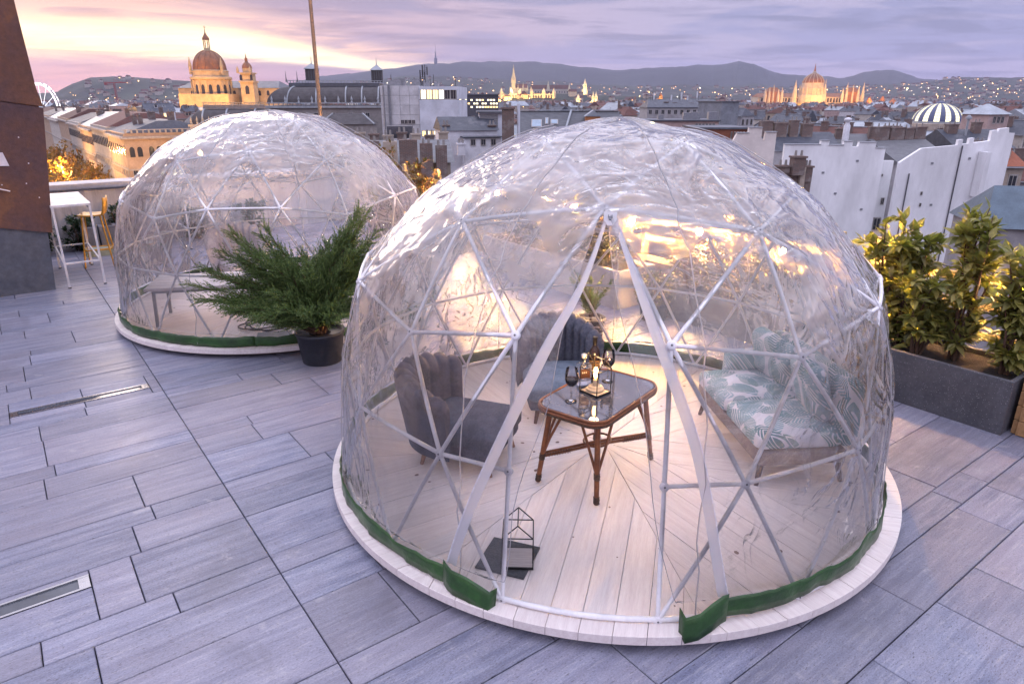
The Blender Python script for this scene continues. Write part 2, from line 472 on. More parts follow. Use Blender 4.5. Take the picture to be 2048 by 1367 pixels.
sc = []
for i, (x0, x1, y0, y1) in enumerate(pav):
    c = T((x0 + x1) / 2, (y0 + y1) / 2); px, py = proj(c)
    vis = -120 < px < 2170 and 150 < py < 1500
    for C_, r_ in ((NEAR_C, 1.5), (FAR_C, 1.5)):
        if (c - C_).length < r_: vis = False
    a = (x1 - x0) * (y1 - y0) / max(.5, c.length ** 2)
    sc.append((a if vis else a * 1e-4, i))
sc.sort(reverse=True)
big = {i for _, i in sc[:298]}
rest = MB()
for i, (x0, x1, y0, y1) in enumerate(pav):
    cx, cy = (x0 + x1) / 2, (y0 + y1) / 2
    if i in big: paver_mb(x0, x1, y0, y1, cx, cy).build('paver', M_pav, FLOOR, (cx, cy, 0))
    else:
        m = paver_mb(x0, x1, y0, y1, 0, 0); rest.add(m.v, m.f)
rest.build('paver_field', M_pav, FLOOR, (0, 0, 0), 0, 'stuff')

# recessed linear floor lights
M_steel = mat('brushed_steel', (.62, .62, .64), .28, .05, 40, metal=1.0, stretch=(1, 20, 1))
M_dkglass = mat('dark_glass', (.045, .055, .075), .12, .1, 5, spec=.8)
for (d0, d1, dw, dh), lab in zip(DRAINS, ('long recessed strip light in the paving near the far dome', 'short recessed strip light in the paving at the photo\'s left edge')):
    t = empty('floor_light', T((d0 + d1) / 2, dw, 0), RZT); tag(t, lab, 'floor light', 'strip lights set into the terrace paving')
    L = d1 - d0; m = MB()
    for s_ in (-1, 1): m.box((0, s_ * (dh - .009), -.012), (L - .008, .014, .03))
    m.box((L / 2 - .03, 0, -.0125), (.05, 2 * dh - .034, .029)); m.box((-L / 2 + .03, 0, -.0125), (.05, 2 * dh - .034, .029))
    m.build('frame', M_steel, t)
    m = MB(); m.box((0, 0, -.02), (L - .112, 2 * dh - .034, .03)); m.build('glass_strip', M_dkglass, t)
    m = MB(); m.lathe([(0, .0035), (.004, .0035), (.005, .002)], (L / 2 - .03, 0, 0), 10); m.build('screw', M_steel, t)

# parapet with coping
M_conc = mat('board_concrete', (.55, .52, .54), .85, .16, 2.2, bump=.25, stretch=(3, 3, .35), wear=((.22, .20, .20), 2.5, .56, .5), rnd=.03)
M_cop = mat('coping_stone', (.60, .55, .55), .7, .15, 4, bump=.1)
par = empty('parapet_wall', T(-.5, PAR_W + .2, 0), RZT); tag(par, 'streaky concrete parapet wall with stone coping behind the bar tables', 'wall')
x = -7.4
while x < 6.0:
    m = MB(); m.cbox((x + .5, 0, .485), (.996, .38, .97), .004); m.build('panel', M_conc, par); x += 1.0
x = -7.4
while x < 6.0:
    m = MB(); m.cbox((x + .75, 0, 1.015), (1.494, .52, .085), .006); m.build('coping', M_cop, par); x += 1.5

# weathered-steel stair housing at the left edge
def corten():
    m = mat('weathered_steel', (.135, .060, .036), .72, .25, 2.2, bump=.25, bscale=30, col2=(.085, .05, .055), detail=8, wear=((.22, .10, .04), 1.6, .55, .5))
    return m


M_cor = corten(); M_plinth = mat('plinth_paint', (.105, .115, .14), .55, .3, 1.6, bump=.06, col2=(.075, .082, .105), wear=((.17, .17, .19), 2.2, .6, .35))
PB = Vector((-6.015, 8.685, 0)); uw0 = ((PB - ORG).dot(E2), (PB - ORG).dot(E1))
st = empty('stair_housing', PB, RZT); tag(st, 'leaning rusty steel stair housing on a dark grey plinth at the terrace edge', 'stair housing')


def slabpoly(poly, y0, y1):
    """polygon in local x,z extruded along local y"""
    m = MB(); n = len(poly); vs = [(p[0], y0, p[1]) for p in poly] + [(p[0], y1, p[1]) for p in poly]
    F = [tuple(range(n)), tuple(range(2 * n - 1, n - 1, -1))] + [(i, n + i, n + (i + 1) % n, (i + 1) % n)[::-1] for i in range(n)]
    m.add(vs, F); return m


slabpoly([(-2.6, 0), (0, 0), (.06, .80), (-2.6, 1.12)], .03, 1.6).build('plinth', M_plinth, st)
slabpoly([(-2.6, 1.10), (-.60, .905), (.105, .745), (.30, 2.27), (-.12, 2.34), (-2.6, 2.36)], 0, .028).build('lower_panel', M_cor, st)
slabpoly([(-2.6, 2.372), (-.12, 2.352), (.302, 2.282), (.27, 2.5), (.235, 3.8), (-2.6, 4.6)], 0.0, .028).build('upper_panel', M_cor, st)
slabpoly([(-2.6, .9), (.06, .81), (.26, 2.27), (.2, 3.7), (-2.6, 4.5)], .031, 1.6).build('housing_core', M_cor, st)
M_paper = mat('paper', (.78, .72, .76), .8, .05, 3)
slabpoly([(-.60, 1.62), (-.18, 1.60), (-.215, 1.76), (-.60, 1.77)], -.012, -.003).build('notice', M_paper, st)
m = MB(); m.lathe([(0, .004), (.006, .003), (.008, 0)], (0, 0, 0), 8); RV = None
for (sx, sz) in ((-.05, 1.38), (-.30, 1.38), (-.02, 1.93), (-.22, 1.93), (.02, 1.62), (-.4, 1.55), (.05, 1.2)):
    if RV is None: RV = m.build('rivet', M_paper, st); o = RV
    else: o = inst('rivet', RV.data, st)
    o.location = (sx, -.002, sz); o.rotation_euler = (PI / 2, 0, 0)
m = MB(); m.tube([(-.60, -.02, 1.33), (-.35, -.03, 1.34), (-.27, -.03, 1.315), (-.235, -.02, 1.30)], .008, 6); m.build('cable_end', M_paper, st)

# ================================================================== domes
RING = {'R': (.616, 2.15), 'Ae': (1.219, 1.789), 'Am': (1.075, 1.89), 'Bp': (1.565, 1.278), 'Bm': (1.60, 1.40), 'C': (1.717, .781), 'D': (1.76, .1)}
PROF = [(0, 2.222), (.2, 2.216), (.40, 2.19), (.616, 2.135), (.85, 2.02), (1.08, 1.885), (1.225, 1.775), (1.42, 1.58), (1.585, 1.345), (1.665, 1.10), (1.72, .785), (1.748, .44), (1.765, .1)]


def prof_at(s):
    """s in 0..1 over the profile, by smooth interpolation"""
    n = len(PROF) - 1; x = s * n; i = min(int(x), n - 1); f = x - i
    P = [PROF[max(0, min(n, i + k))] for k in (-1, 0, 1, 2)]
    if i == 0: P[0] = (-PROF[1][0], PROF[1][1])
    o = []
    for c in (0, 1):
        a, b_, c_, d = (p[c] for p in P)
        o.append(.5 * ((2 * b_) + (c_ - a) * f + (2 * a - 5 * b_ + 4 * c_ - d) * f * f + (-a + 3 * b_ - 3 * c_ + d) * f ** 3))
    return o


def r_at(z):
    lo, hi = 0.0, 1.0
    for _ in range(30):
        md = (lo + hi) / 2
        if prof_at(md)[1] > z: lo = md
        else: hi = md
    return prof_at(lo)[0]


SQUASH = [0.0]


def sqz(azd):
    a = (azd + 180) % 360 - 180
    if not SQUASH[0] or a < 35 or a > 175: return 1.0
    f = (a - 35) / 45 if a < 80 else (1 if a < 110 else (175 - a) / 65)
    return 1 - SQUASH[0] * f * f * (3 - 2 * f)


def pol(r, azd, z):
    a = R(azd); r = r * sqz(azd); return Vector((r * math.sin(a), -r * math.cos(a), z))


M_tube = mat('white_pipe', (.88, .86, .88), .38, .06, 6, spec=.5)
M_hub = mat('hub_plastic', (.82, .80, .83), .42, .08, 9)
M_screw = mat('screw_metal', (.18, .18, .2), .35, .1, 9, metal=.8)
M_film = clear_mat('clear_film', rough=.045, milk=.14, milkcol=(.95, .92, .96), wr=.62)
M_weld = clear_mat('film_weld', rough=.2, milk=.45, milkcol=(.9, .88, .93))
M_zip = clear_mat('zip_tape', (.98, .98, 1), .25, .74, (.97, .96, 1.0))
M_teeth = mat('zip_teeth', (.80, .79, .85), .5, .05, 30)
M_green = mat('green_tarp', (.032, .105, .022), .35, .3, 5, bump=.25, bscale=14, spec=.5, col2=(.017, .05, .015))
M_hem = mat('hem_stitch', (.07, .14, .05), .5, .1, 5)
M_wood = mat('whitewashed_wood', (.82, .745, .71), .6, .11, 3.2, bump=.12, stretch=(1.0, 13, 13), rnd=.06, col2=(.72, .63, .605), wear=((.50, .39, .36), 1.3, .68, .5))
M_knot = mat('wood_knot', (.25, .17, .15), .7, .3, 30)
M_under = mat('deck_bearer', (.12, .09, .07), .9, .2, 4)


def igloo(cen, al, door, label, decklabel, seed):
    rg = random.Random(seed)
    # --- deck of planks in eight wedges
    dk = empty('deck', cen, R(al)); tag(dk, decklabel, 'deck', 'round timber decks under the domes')
    RD = 1.855; s0 = 21.0 - 0
    m = MB(); m.lathe([(1.74, 0.002), (1.74, .053)], (0, 0, 0), 64); m.build('bearer_ring', M_under, dk)
    for o8 in range(8):
        bis = -3.5 + 45 * o8; pw = .1525; tn = math.tan(R(22.5))
        jit = rg.uniform(-.05, .05)
        for kk in range(-6, 6):
            y0, y1 = kk * pw + jit + .0012, (kk + 1) * pw + jit - .0012
            if y0 > RD * math.sin(R(22.5)) or y1 < -RD * math.sin(R(22.5)): continue
            y0c, y1c = max(y0, -RD * math.sin(R(22.5)) + .001), min(y1, RD * math.sin(R(22.5)) - .001)
            if y1c - y0c < .01: continue
            pts = []
            ys = [y0c + (y1c - y0c) * t / 4 for t in range(5)]
            inn = lambda y: abs(y) / tn + .004
            outr = [(math.sqrt(RD * RD - y * y), y) for y in ys]
            if inn(y0c) >= outr[0][0] - .01 and inn(y1c) >= outr[-1][0] - .01: continue
            ii = [y0c, 0.0, y1c] if y0c < 0 < y1c else [y0c, y1c]
            innr = [(min(inn(y), math.sqrt(RD * RD - y * y) - .002), y) for y in ii][::-1]
            poly = outr + innr
            th = .0006 * rg.randint(-2, 2)
            mm = MB(); mm.prism(poly, .054, .10 + th, .0015)
            mm.build('plank', M_wood, dk, (0, 0, 0), R(-90 + bis))
            kc = rg.choice([0, 0, 1, 1, 2])
    kn = MB(); n = 8; kn.add([(0, 0, 0)] + [(math.cos(2 * PI * k / n) * 1.3, math.sin(2 * PI * k / n), 0) for k in range(n)], [(0, 1 + k, 1 + (k + 1) % n) for k in range(n)])
    km = None
    for _ in range(46):
        a = rg.uniform(0, 360); r_ = RD * math.sqrt(rg.random()) * .95; s_ = rg.uniform(.004, .013)
        if km is None: o = kn.build('knot', M_knot, dk); km = o.data
        else: o = inst('knot', km, dk)
        o.location = pol(r_, a, .1018); o.scale = (s_, s_, 1); o.rotation_euler.z = rg.uniform(0, 3)
    # --- frame
    SQUASH[0] = .030 if door else 0.0
    ig = empty('dome_tent', cen + Vector((0, 0, .1)), R(al)); tag(ig, label, 'dome tent', 'clear dome tents on the terrace')
    Z0 = Vector((0, 0, -.1))
    nodes = {}
    for k in range(5):
        nodes['R', 36 + 72 * k] = pol(*[RING['R'][0], 36 + 72 * k, RING['R'][1]])
    for k in range(10):
        t = 'Ae' if k % 2 else 'Am'; nodes['A', 36 * k] = pol(RING[t][0], 36 * k, RING[t][1])
    for k in range(15):
        a = 12 + 24 * k; t = 'Bp' if (a - 36) % 72 == 0 else 'Bm'; nodes['B', a % 360] = pol(RING[t][0], a, RING[t][1])
    for k in range(15): nodes['C', 24 * k] = pol(RING['C'][0], 24 * k, RING['C'][1])
    for k in range(15): nodes['D', (12 + 24 * k) % 360] = pol(RING['D'][0], 12 + 24 * k, RING['D'][1] + .012)
    nodes['T', 0] = Vector((0, 0, 2.195))
    if door:
        del nodes['C', 0]
        for s_ in (12, 348):
            nodes['P', s_] = nodes['B', s_].lerp(nodes['D', s_], .49)
    ed = []
    for k in range(5):
        a = 36 + 72 * k
        ed.append((('T', 0), ('R', a))); ed.append((('R', a), ('R', (a + 72) % 360)))
        for d in (-36, 0, 36): ed.append((('R', a), ('A', (a + d) % 360)))
        for d in (-24, 0, 24): ed.append((('A', a), ('B', (a + d) % 360)))
        c_ = (a + 36) % 360
        for d in (-12, 12): ed.append((('A', c_), ('B', (c_ + d) % 360)))
    for k in range(10): ed.append((('A', 36 * k), ('A', 36 * (k + 1) % 360)))
    for k in range(15):
        a = (12 + 24 * k) % 360
        if not (door and a == 348): ed.append((('B', a), ('B', (a + 24) % 360)))
        for d in (-12, 12):
            ed.append((('B', a), ('C', (a + d) % 360))); ed.append((('C', (a + d) % 360), ('D', a)))
        ed.append((('C', 24 * k), ('C', 24 * (k + 1) % 360)))
    if door:
        for s_ in (12, 348):
            ed.append((('B', s_), ('P', s_))); ed.append((('P', s_), ('D', s_))); ed.append((('P', s_), ('C', 24 if s_ == 12 else 336)))
    for p, q in ed:
        if p not in nodes or q not in nodes: continue
        a, b_ = nodes[p] + Z0, nodes[q] + Z0; L = (b_ - a).length; mid = (a + b_) / 2
        nrm = (mid - Vector((0, 0, .4))).normalized(); bulge = .012 * (L / .74) ** 2
        if 'P' in (p[0], q[0]): bulge = 0
        path = [a.lerp(b_, t / 6) + nrm * bulge * (1 - (2 * t / 6 - 1) ** 2) for t in range(7)]
        mb = MB(); mb.tube(path, .0106, 8); mb.build('strut', M_tube, ig)
    mb = MB(); n = 96; mb.tube([pol(1.76, 360 * k / n, .017) for k in range(n + 1)], .0145, 8, False); mb.build('base_ring', M_tube, ig)
    hub = MB(); hub.lathe([(0, -.010), (.019, -.010), (.022, -.004), (.022, .008), (.016, .013), (0, .013)], (0, 0, 0), 14)
    h0 = None; sc_ = MB(); sc_.lathe([(.0, .0165), (.004, .0165), (.0055, .013)], (0, 0, 0), 8); s0_ = None
    for kx, p in nodes.items():
        pp = p + Z0; nrm = (pp - Vector((0, 0, .35))).normalized(); rot = nrm.to_track_quat('Z', 'Y').to_euler()
        if kx[0] == 'D': nrm = pol(1, kx[1], 0); rot = nrm.to_track_quat('Z', 'Y').to_euler()
        if h0 is None: h0 = hub.build('hub', M_hub, ig); o = h0; s0_ = sc_.build('screw', M_screw, o)
        else:
            o = h0.copy(); COL.objects.link(o); o.parent = ig
            q_ = s0_.copy(); COL.objects.link(q_); q_.parent = o
        o.location = pp; o.rotation_euler = rot
    # --- clear cover
    zt = 1.845
    def edge(z):                                 # azimuths of the film edges beside the open door
        if not door or z > zt: return (0.0, 0.0)
        t = (zt - z) / (zt - .1)
        return (-1.0 - 11.6 * t ** .85 + .6 * math.sin(z * 7), 1.2 + 13.4 * t ** .85 + .5 * math.sin(z * 6 + 1))
    NU, NV = 420, 116
    from mathutils.kdtree import KDTree
    kd = KDTree(len(nodes)); NL = [(p + Z0 + Vector((0, 0, 0))) for p in nodes.values()]
    for i_, p in enumerate(NL): kd.insert(p, i_)
    kd.balance()
    vs, uvs, fs = [], [], []
    svals = [.002 + .998 * (j / NV) for j in range(NV + 1)]
    for j, s_ in enumerate(svals):
        r_, z = prof_at(s_); eL, eR = edge(z)
        for i in range(NU + 1):
            a = eR + (360 + eL - eR) * i / NU
            ar = R(a); arc = s_ * 2.9
            r_ = prof_at(s_)[0] * sqz(a)
            base = Vector((math.sin(ar), -math.cos(ar), 0))
            q = Vector((base.x * 1.6, base.y * 1.6, z)) * 1.0 + Vector((seed * 3.1, 0, 0))
            n1_ = noise.fractal(q * 1.7, .8, 2.1, 3)
            w1 = noise.noise(Vector((a * .55 + 3 * n1_, z * 2.2, seed)))
            w2 = noise.noise(Vector((a * .10, z * 14 + a * .05 + 4 * n1_, seed + 4)))
            top = max(0, min(1, (z - 1.2) / .7))
            amp = .014 * n1_ + .009 * w1 * (1 - .6 * top) + .0035 * w2 * top
            if door and r_ < .34: amp += 1.6 * (.022 * (1 - r_ / .34)) * (1 + 1.2 * math.sin(ar * 3 + 1) * (r_ / .34))
            p0 = base * r_ + Vector((0, 0, z - .1)); fold = 0.0
            for co_, ix, ds in kd.find_n(p0, 2):
                nn = (co_ - Vector((0, 0, .3))).normalized(); t1 = nn.cross(Vector((0, 0, 1))); t1 = t1.normalized() if t1.length > .05 else Vector((1, 0, 0)); t2 = nn.cross(t1); w_ = p0 - co_
                th_ = math.atan2(w_.dot(t2), w_.dot(t1)); ph = ix * 1.7 + seed
                fold += .0075 * min(1, ds / .06) * math.exp(-ds / .20) * (math.cos(7 * th_ + ph) + .7 * math.cos(11 * th_ + 2 * ph))
                if ds < .5: pass
            near_ = kd.find(p0)[2]; sag = -.020 * min(1, near_ / .36) ** 1.5 * min(1, z / .5)
            dr = .026 + fold + sag + .55 * amp * (.35 + .65 * min(1, z / .6))
            nx = base * (r_ / 1.8) + Vector((0, 0, max(0, (z - .4) / 1.8))); nx.normalize()
            vs.append(base * r_ + Vector((0, 0, z - .1 + max(0, .235 - z))) + nx * dr)
            uvs.append((ar * max(.5, r_), arc))
    for j in range(NV):
        for i in range(NU): p = j * (NU + 1) + i; fs.append((p, p + NU + 1, p + NU + 2, p + 1))
    mb = MB(); mb.add(vs, fs, True); co = mb.build('clear_cover', M_film, ig)
    ul = co.data.uv_layers.new(name='uv')
    lv = [0] * len(co.data.loops); co.data.loops.foreach_get('vertex_index', lv)
    ul.data.foreach_set('uv', [c for i in lv for c in uvs[i]])
    if door:
        bm = bmesh.new(); bm.from_mesh(co.data); bm.to_mesh(co.data); bm.free()
    # welded seams
    for k in range(9):
        a0 = 20 + 40 * k + rg.uniform(-4, 4)
        path = []
        for j in range(26):
            s_ = .16 + .84 * j / 25; r_, z = prof_at(s_); path.append(pol(r_ + .036, a0 + rg.uniform(-.25, .25) * 2, z - .1 + .03))
        mb = MB(); mb.tube(path, .0035, 5); mb.build('weld_seam', M_weld, ig)
    # green ground skirt
    def band(name, pts, mt, hem=True, sub=3):
        """pts: (az, r_bottom, z_bottom, r_top, z_top)"""
        v, f = [], []
        for a, rb, zb, rt, zt_ in pts:
            for t in range(sub + 1): v.append(pol(rb + (rt - rb) * t / sub, a, zb + (zt_ - zb) * t / sub) + Z0)
        for i in range(len(pts) - 1):
            for t in range(sub): p = i * (sub + 1) + t; f.append((p, p + sub + 1, p + sub + 2, p + 1))
        mb = MB(); mb.add(v, f, True); o = mb.build(name, mt, ig)
        md = o.modifiers.new('thick', 'SOLIDIFY'); md.thickness = .003; md.offset = 0
        if hem:
            for row, off in ((sub, -.012),):
                mb = MB(); mb.tube([pol(rt + .0035, a, zt_ + off) + Z0 for a, rb, zb, rt, zt_ in pts], .0013, 4); mb.build('hem', M_hem, o)
        return o
    def wav(a, k): return noise.noise(Vector((a * .09, seed * 2.0, k)))
    a_lo, a_hi = (21.0, 339.5) if door else (0, 360)
    n = 260; pts = []
    for i in range(n + 1):
        a = a_lo + (a_hi - a_lo) * i / n
        lift = 0.0
        if door and a < 75: lift = .035
        if door and a > 315: lift = .010
        pts.append((a, 1.800 + .022 * wav(a, 1) + .013 * wav(a * 5, 2), .108 + lift + .014 * wav(a, 3) + .007 * wav(a * 3, 5), 1.796 + .016 * wav(a, 1.4) + .012 * wav(a * 5, 7.6), .208 + lift + .026 * wav(a, 6) + .012 * wav(a * 4, 8)))
    band('green_skirt', pts, M_green)
    if door:
        band('door_skirt', [(-21.5, 1.820, .13, 1.815, .272), (-20.6, 1.830, .115, 1.832, .272), (-19.4, 1.840, .108, 1.842, .255), (-17, 1.842, .104, 1.830, .235), (-14.4, 1.848, .088, 1.825, .205), (-13.2, 1.853, .066, 1.825, .19), (-12.6, 1.805, .08, 1.780, .185)], M_green)
        band('door_skirt', [(14.6, 1.825, .10, 1.810, .225), (15.1, 1.870, .075, 1.855, .205), (17, 1.870, .09, 1.860, .228), (19, 1.855, .118, 1.830, .25), (20.6, 1.830, .13, 1.820, .276), (21.6, 1.820, .135, 1.820, .285)], M_green)
        for sg in (0, 1):
            pa = [vs[j * (NU + 1) + (NU if sg == 0 else 0)] for j in range(NV + 1) if prof_at(svals[j])[1] < zt - .03]
            mb = MB(); mb.tube(pa, .0022, 5); mb.build('film_edge', M_weld, ig)
        # zip tapes of the two door leaves
        for nm, zp in (('zip_tape', [(.9, 1.872), (-2.5, 1.59), (-6.0, 1.42), (-10.4, 1.1), (-14.7, .77), (-17.6, .53), (-19.6, .33), (-20.3, .25)]),
                       ('zip_tape', [(2.4, 1.872), (6.1, 1.68), (9.2, 1.48), (12.6, 1.23), (15.5, 1.0), (17.6, .73), (20.5, .32), (21.0, .26)])):
            P = []
            for i in range(len(zp) - 1):
                for t in range(6):
                    f_ = t / 6; a = zp[i][0] + (zp[i + 1][0] - zp[i][0]) * f_; z = zp[i][1] + (zp[i + 1][1] - zp[i][1]) * f_
                    P.append((a, z))
            P.append(zp[-1])
            for _ in range(6): P = [P[0]] + [((P[k - 1][0] + 2 * P[k][0] + P[k + 1][0]) / 4, (P[k - 1][1] + 2 * P[k][1] + P[k + 1][1]) / 4) for k in range(1, len(P) - 1)] + [P[-1]]
            C = [pol(r_at(z) + .040, a, z) + Z0 for a, z in P]; v, f = [], []
            for i, c_ in enumerate(C):
                t = (C[min(i + 1, len(C) - 1)] - C[max(0, i - 1)]).normalized(); nrm = (c_ - Vector((0, 0, .4))).normalized(); sd = t.cross(nrm).normalized()
                hw = .006 + .017 * min(1, i / 14)
                v += [c_ - sd * hw, c_ + nrm * .0003, c_ + sd * hw]
            for i in range(len(C) - 1):
                for t in (0, 1): f.append((3 * i + t, 3 * i + 3 + t, 3 * i + 4 + t, 3 * i + 1 + t))
            mb = MB(); mb.add(v, f, False); o = mb.build(nm, M_zip, ig); md = o.modifiers.new('thick', 'SOLIDIFY'); md.thickness = .0012
            mb = MB()
            for i in range(0, len(C) - 1):
                for t in range(9):
                    c_ = C[i].lerp(C[i + 1], t / 9); tt = (C[i + 1] - C[i]).normalized(); nrm = (c_ - Vector((0, 0, .4))).normalized(); sd = tt.cross(nrm).normalized()
                    hw = .006 + .017 * min(1, (i + t / 9) / 14)
                    s__ = 1 if zp[-1][0] < 0 else -1
                    mb.bar(c_ + sd * s__ * (hw - .002) + nrm * .003, c_ + sd * s__ * (hw + .003) + nrm * .003, .004, .003)
            tz = mb.build('zip_teeth', M_teeth, o, kind='stuff')
        c0 = pol(r_at(1.86) + .055, 1.6, 1.86) + Z0; nrm = (c0 - Vector((0, 0, .4))).normalized()
        mb = MB(); mb.add([(-.03, .036, 0), (.03, .036, 0), (.030, -.012, 0), (.012, -.045, 0), (-.012, -.045, 0), (-.030, -.012, 0)], [(0, 1, 2, 3, 4, 5)]); o = mb.build('door_tab', M_zip, ig); md = o.modifiers.new('thick', 'SOLIDIFY'); md.thickness = .003; o.location = c0; o.rotation_euler = nrm.to_track_quat('Z', 'Y').to_euler()
        mb = MB(); mb.box((0, -.005, .006), (.012, .018, .006)); mb.box((.008, .006, .006), (.005, .014, .005)); mb.box((-.008, .006, .006), (.005, .014, .005)); mb.build('zip_pull', M_screw, o)
    SQUASH[0] = 0.0
    return ig


TENT = igloo(NEAR_C, NEAR_AL, True, 'large clear dome tent with its zipped door hanging open, armchairs inside', 'round pale timber deck under the open dome tent', 3)
TENT2 = igloo(FAR_C, FAR_AL, False, 'closed clear dome tent farther back beside the potted juniper', 'round pale timber deck under the closed farther dome', 8)
# ================================================================== furniture in the open dome
M_ratt = mat('rattan', (.30, .105, .035), .38, .3, 9, bump=.15, col2=(.15, .05, .02), spec=.5)
M_wick = mat('wicker_weave', (.16, .10, .06), .5, .5, 60, bump=.5, bscale=180, col2=(.05, .035, .03))
M_gltop = mat('table_glass', (.20, .20, .235), .03, .05, 5, spec=1.0, metal=.55)
M_black = mat('black_wire', (.012, .012, .013), .4, .1, 9)
M_glass = clear_mat('clear_glass', rough=.01, milk=.03, ior=1.5)
M_wine = mat('red_wine', (.018, .002, .004), .05, .05, 9, spec=.6)
M_bulbglow = emis('filament_glow', (1.0, .50, .16), 16.0)
M_cream = mat('lamp_wood', (.72, .55, .36), .5, .1, 9)
DZ = .10


def rrect(w, h, r, n=6, bow=0.0):
    P = []
    for cx, cy, a0 in ((w / 2 - r, h / 2 - r, 0), (-w / 2 + r, h / 2 - r, 90), (-w / 2 + r, -h / 2 + r, 180), (w / 2 - r, -h / 2 + r, 270)):
        for k in range(n + 1):
            a = R(a0 + 90 * k / n); x, y = cx + r * math.cos(a), cy + r * math.sin(a)
            P.append((x * (1 + bow * (1 - (2 * y / h) ** 2)), y * (1 + bow * (1 - (2 * x / w) ** 2))))
    return P


def make_table():
    t = empty('rattan_table', (.545, 3.885, DZ), R(51.8)); tag(t, 'low rattan coffee table with a dark glass top and braided rim', 'table')
    zt = .55
    P = rrect(.75, .47, .10, 6, .03)
    m = MB(); m.prism([(x * .965, y * .95) for x, y in P], zt - .012, zt, .002); m.build('glass_top', M_gltop, t)
    m = MB(); m.prism([(x * .95, y * .93) for x, y in P], zt - .05, zt - .014); m.build('apron', M_wick, t)
    for zz, rr, k in ((zt - .004, .0085, 1.0), (zt - .021, .0085, 1.008), (zt - .037, .0075, 1.0)):
        m = MB(); Q = [(x * k, y * k, zz + .0012 * math.sin(i * 2.3)) for i, (x, y) in enumerate(P)]; m.tube(Q + [Q[0]], rr, 7, False); m.build('braided_rim', M_wick if rr < .008 else M_ratt, t)
    legs = []
    for sx in (-1, 1):
        for sy in (-1, 1):
            a = Vector((sx * .285, sy * .165, zt - .03)); f = Vector((sx * .345, sy * .215, .008)); legs.append((a, f))
            m = MB(); m.tube([a, a.lerp(f, .5), f], [.0165, .0175, .0145], 10); lg = m.build('leg', M_ratt, t)
            m = MB()
            for z0, z1 in ((.62, .70), (.90, .99)):
                n = 40; pa = []
                for i in range(n + 1):
                    c = a.lerp(f, z0 + (z1 - z0) * i / n); an = i * 1.1; pa.append(c + Vector((math.cos(an), math.sin(an), 0)) * .0185)
                m.tube(pa, .0028, 4)
            m.build('binding', M_wick, lg)
            for ex in ((sx * .13, sy * .185), (sx * .31, sy * .06)):
                m = MB(); b_ = a.lerp(f, .66); m.tube([Vector((ex[0], ex[1], zt - .04)), Vector((ex[0], ex[1], zt - .04)).lerp(b_, .55) + Vector((sx * .006, sy * .006, 0)), b_], .0088, 7); m.build('brace', M_ratt, t)
    cts = [a.lerp(f, .64) for a, f in legs]
    for p, q in ((0, 3), (1, 2)):
        for dzz in (-.011, .011):
            m = MB(); m.tube([cts[p] + Vector((0, 0, dzz)), (cts[p] + cts[q]) / 2 + Vector((0, 0, .012 + dzz)), cts[q] + Vector((0, 0, dzz))], .0095, 7); m.build('stretcher', M_ratt, t)
    for cpt in cts:
        m = MB(); d = (Vector((0, 0, cpt.z)) - cpt); n = 46; pa = []
        dn = d.normalized(); sd = dn.cross(Vector((0, 0, 1)))
        for i in range(n + 1):
            c = cpt + d * (.08 + .42 * i / n); an = i * 1.2; pa.append(c + sd * math.cos(an) * .0135 + Vector((0, 0, math.sin(an) * .0225)))
        m.tube(pa, .0026, 4); m.build('binding', M_wick, t)
    m = MB(); pts = []
    for i in range(33):
        a = 2 * PI * i / 32; pts.append((.10 * math.cos(a), .08 * math.sin(a), .225))
    m.tube(pts, .007, 6, False); m.build('centre_hoop', M_ratt, t)
    return t


make_table()
TZ = DZ + .55


def house_lantern(loc, rz, w, d, h, hr, label, lamp):
    t = empty('house_lantern', loc, rz); tag(t, label, 'lantern', None)
    m = MB(); m.cbox((0, 0, .007), (w - .008, d - .008, .012), .001); m.build('base_board', M_cream if lamp else mat('board_wood', (.45, .40, .39), .7, .15, 8, stretch=(1, 14, 1)), t)
    rb = .0032
    def br(p, q, n='wire'):
        m = MB(); m.tube([p, q], rb, 6); m.build(n, M_black, t)
    c = [(-w / 2, -d / 2), (w / 2, -d / 2), (w / 2, d / 2), (-w / 2, d / 2)]
    for i in range(4):
        a, e = c[i], c[(i + 1) % 4]
        m = MB(); m.bar((*a, .007), (*e, .007), .005, .014); m.build('base_rail', M_black, t)
        br((*a, .0), (*a, h), 'post'); br((*a, h), (*e, h), 'eave_wire')
    for s in (-1, 1):
        for sx in (-1, 1): br((sx * w / 2, s * d / 2, h), (0, s * d / 2, h + hr), 'rafter')
    br((0, -d / 2, h + hr), (0, d / 2, h + hr), 'ridge_wire')
    if lamp:
        m = MB(); m.lathe([(0, .013), (.052, .013), (.054, .018), (.054, .03), (.05, .033), (.043, .034), (.043, .044), (.038, .047), (0, .047)], (0, 0, 0), 28); m.build('lamp_foot', M_cream, t)
        m = MB(); m.lathe([(.017, .047), (.017, .085), (.012, .088), (0, .088)], (0, 0, 0), 16); m.build('socket', M_cream, t)
        m = MB(); m.lathe([(.011, .088), (.013, .10), (.022, .125), (.0245, .145), (.02, .163), (.01, .172), (0, .174)], (0, 0, 0), 18); bl = m.build('bulb', M_glass, t)
        m = MB(); m.lathe([(0, .092), (.009, .10), (.014, .13), (.012, .155), (0, .163)], (0, 0, 0), 12); m.build('filament', M_bulbglow, bl)
        li = bpy.data.lights.new('lantern_light', 'POINT'); li.energy = 1.6; li.color = (1, .58, .25); li.shadow_soft_size = .03
        lo = bpy.data.objects.new('lantern_light', li); COL.objects.link(lo); lo.parent = t; lo.location = (0, 0, .20)
    return t


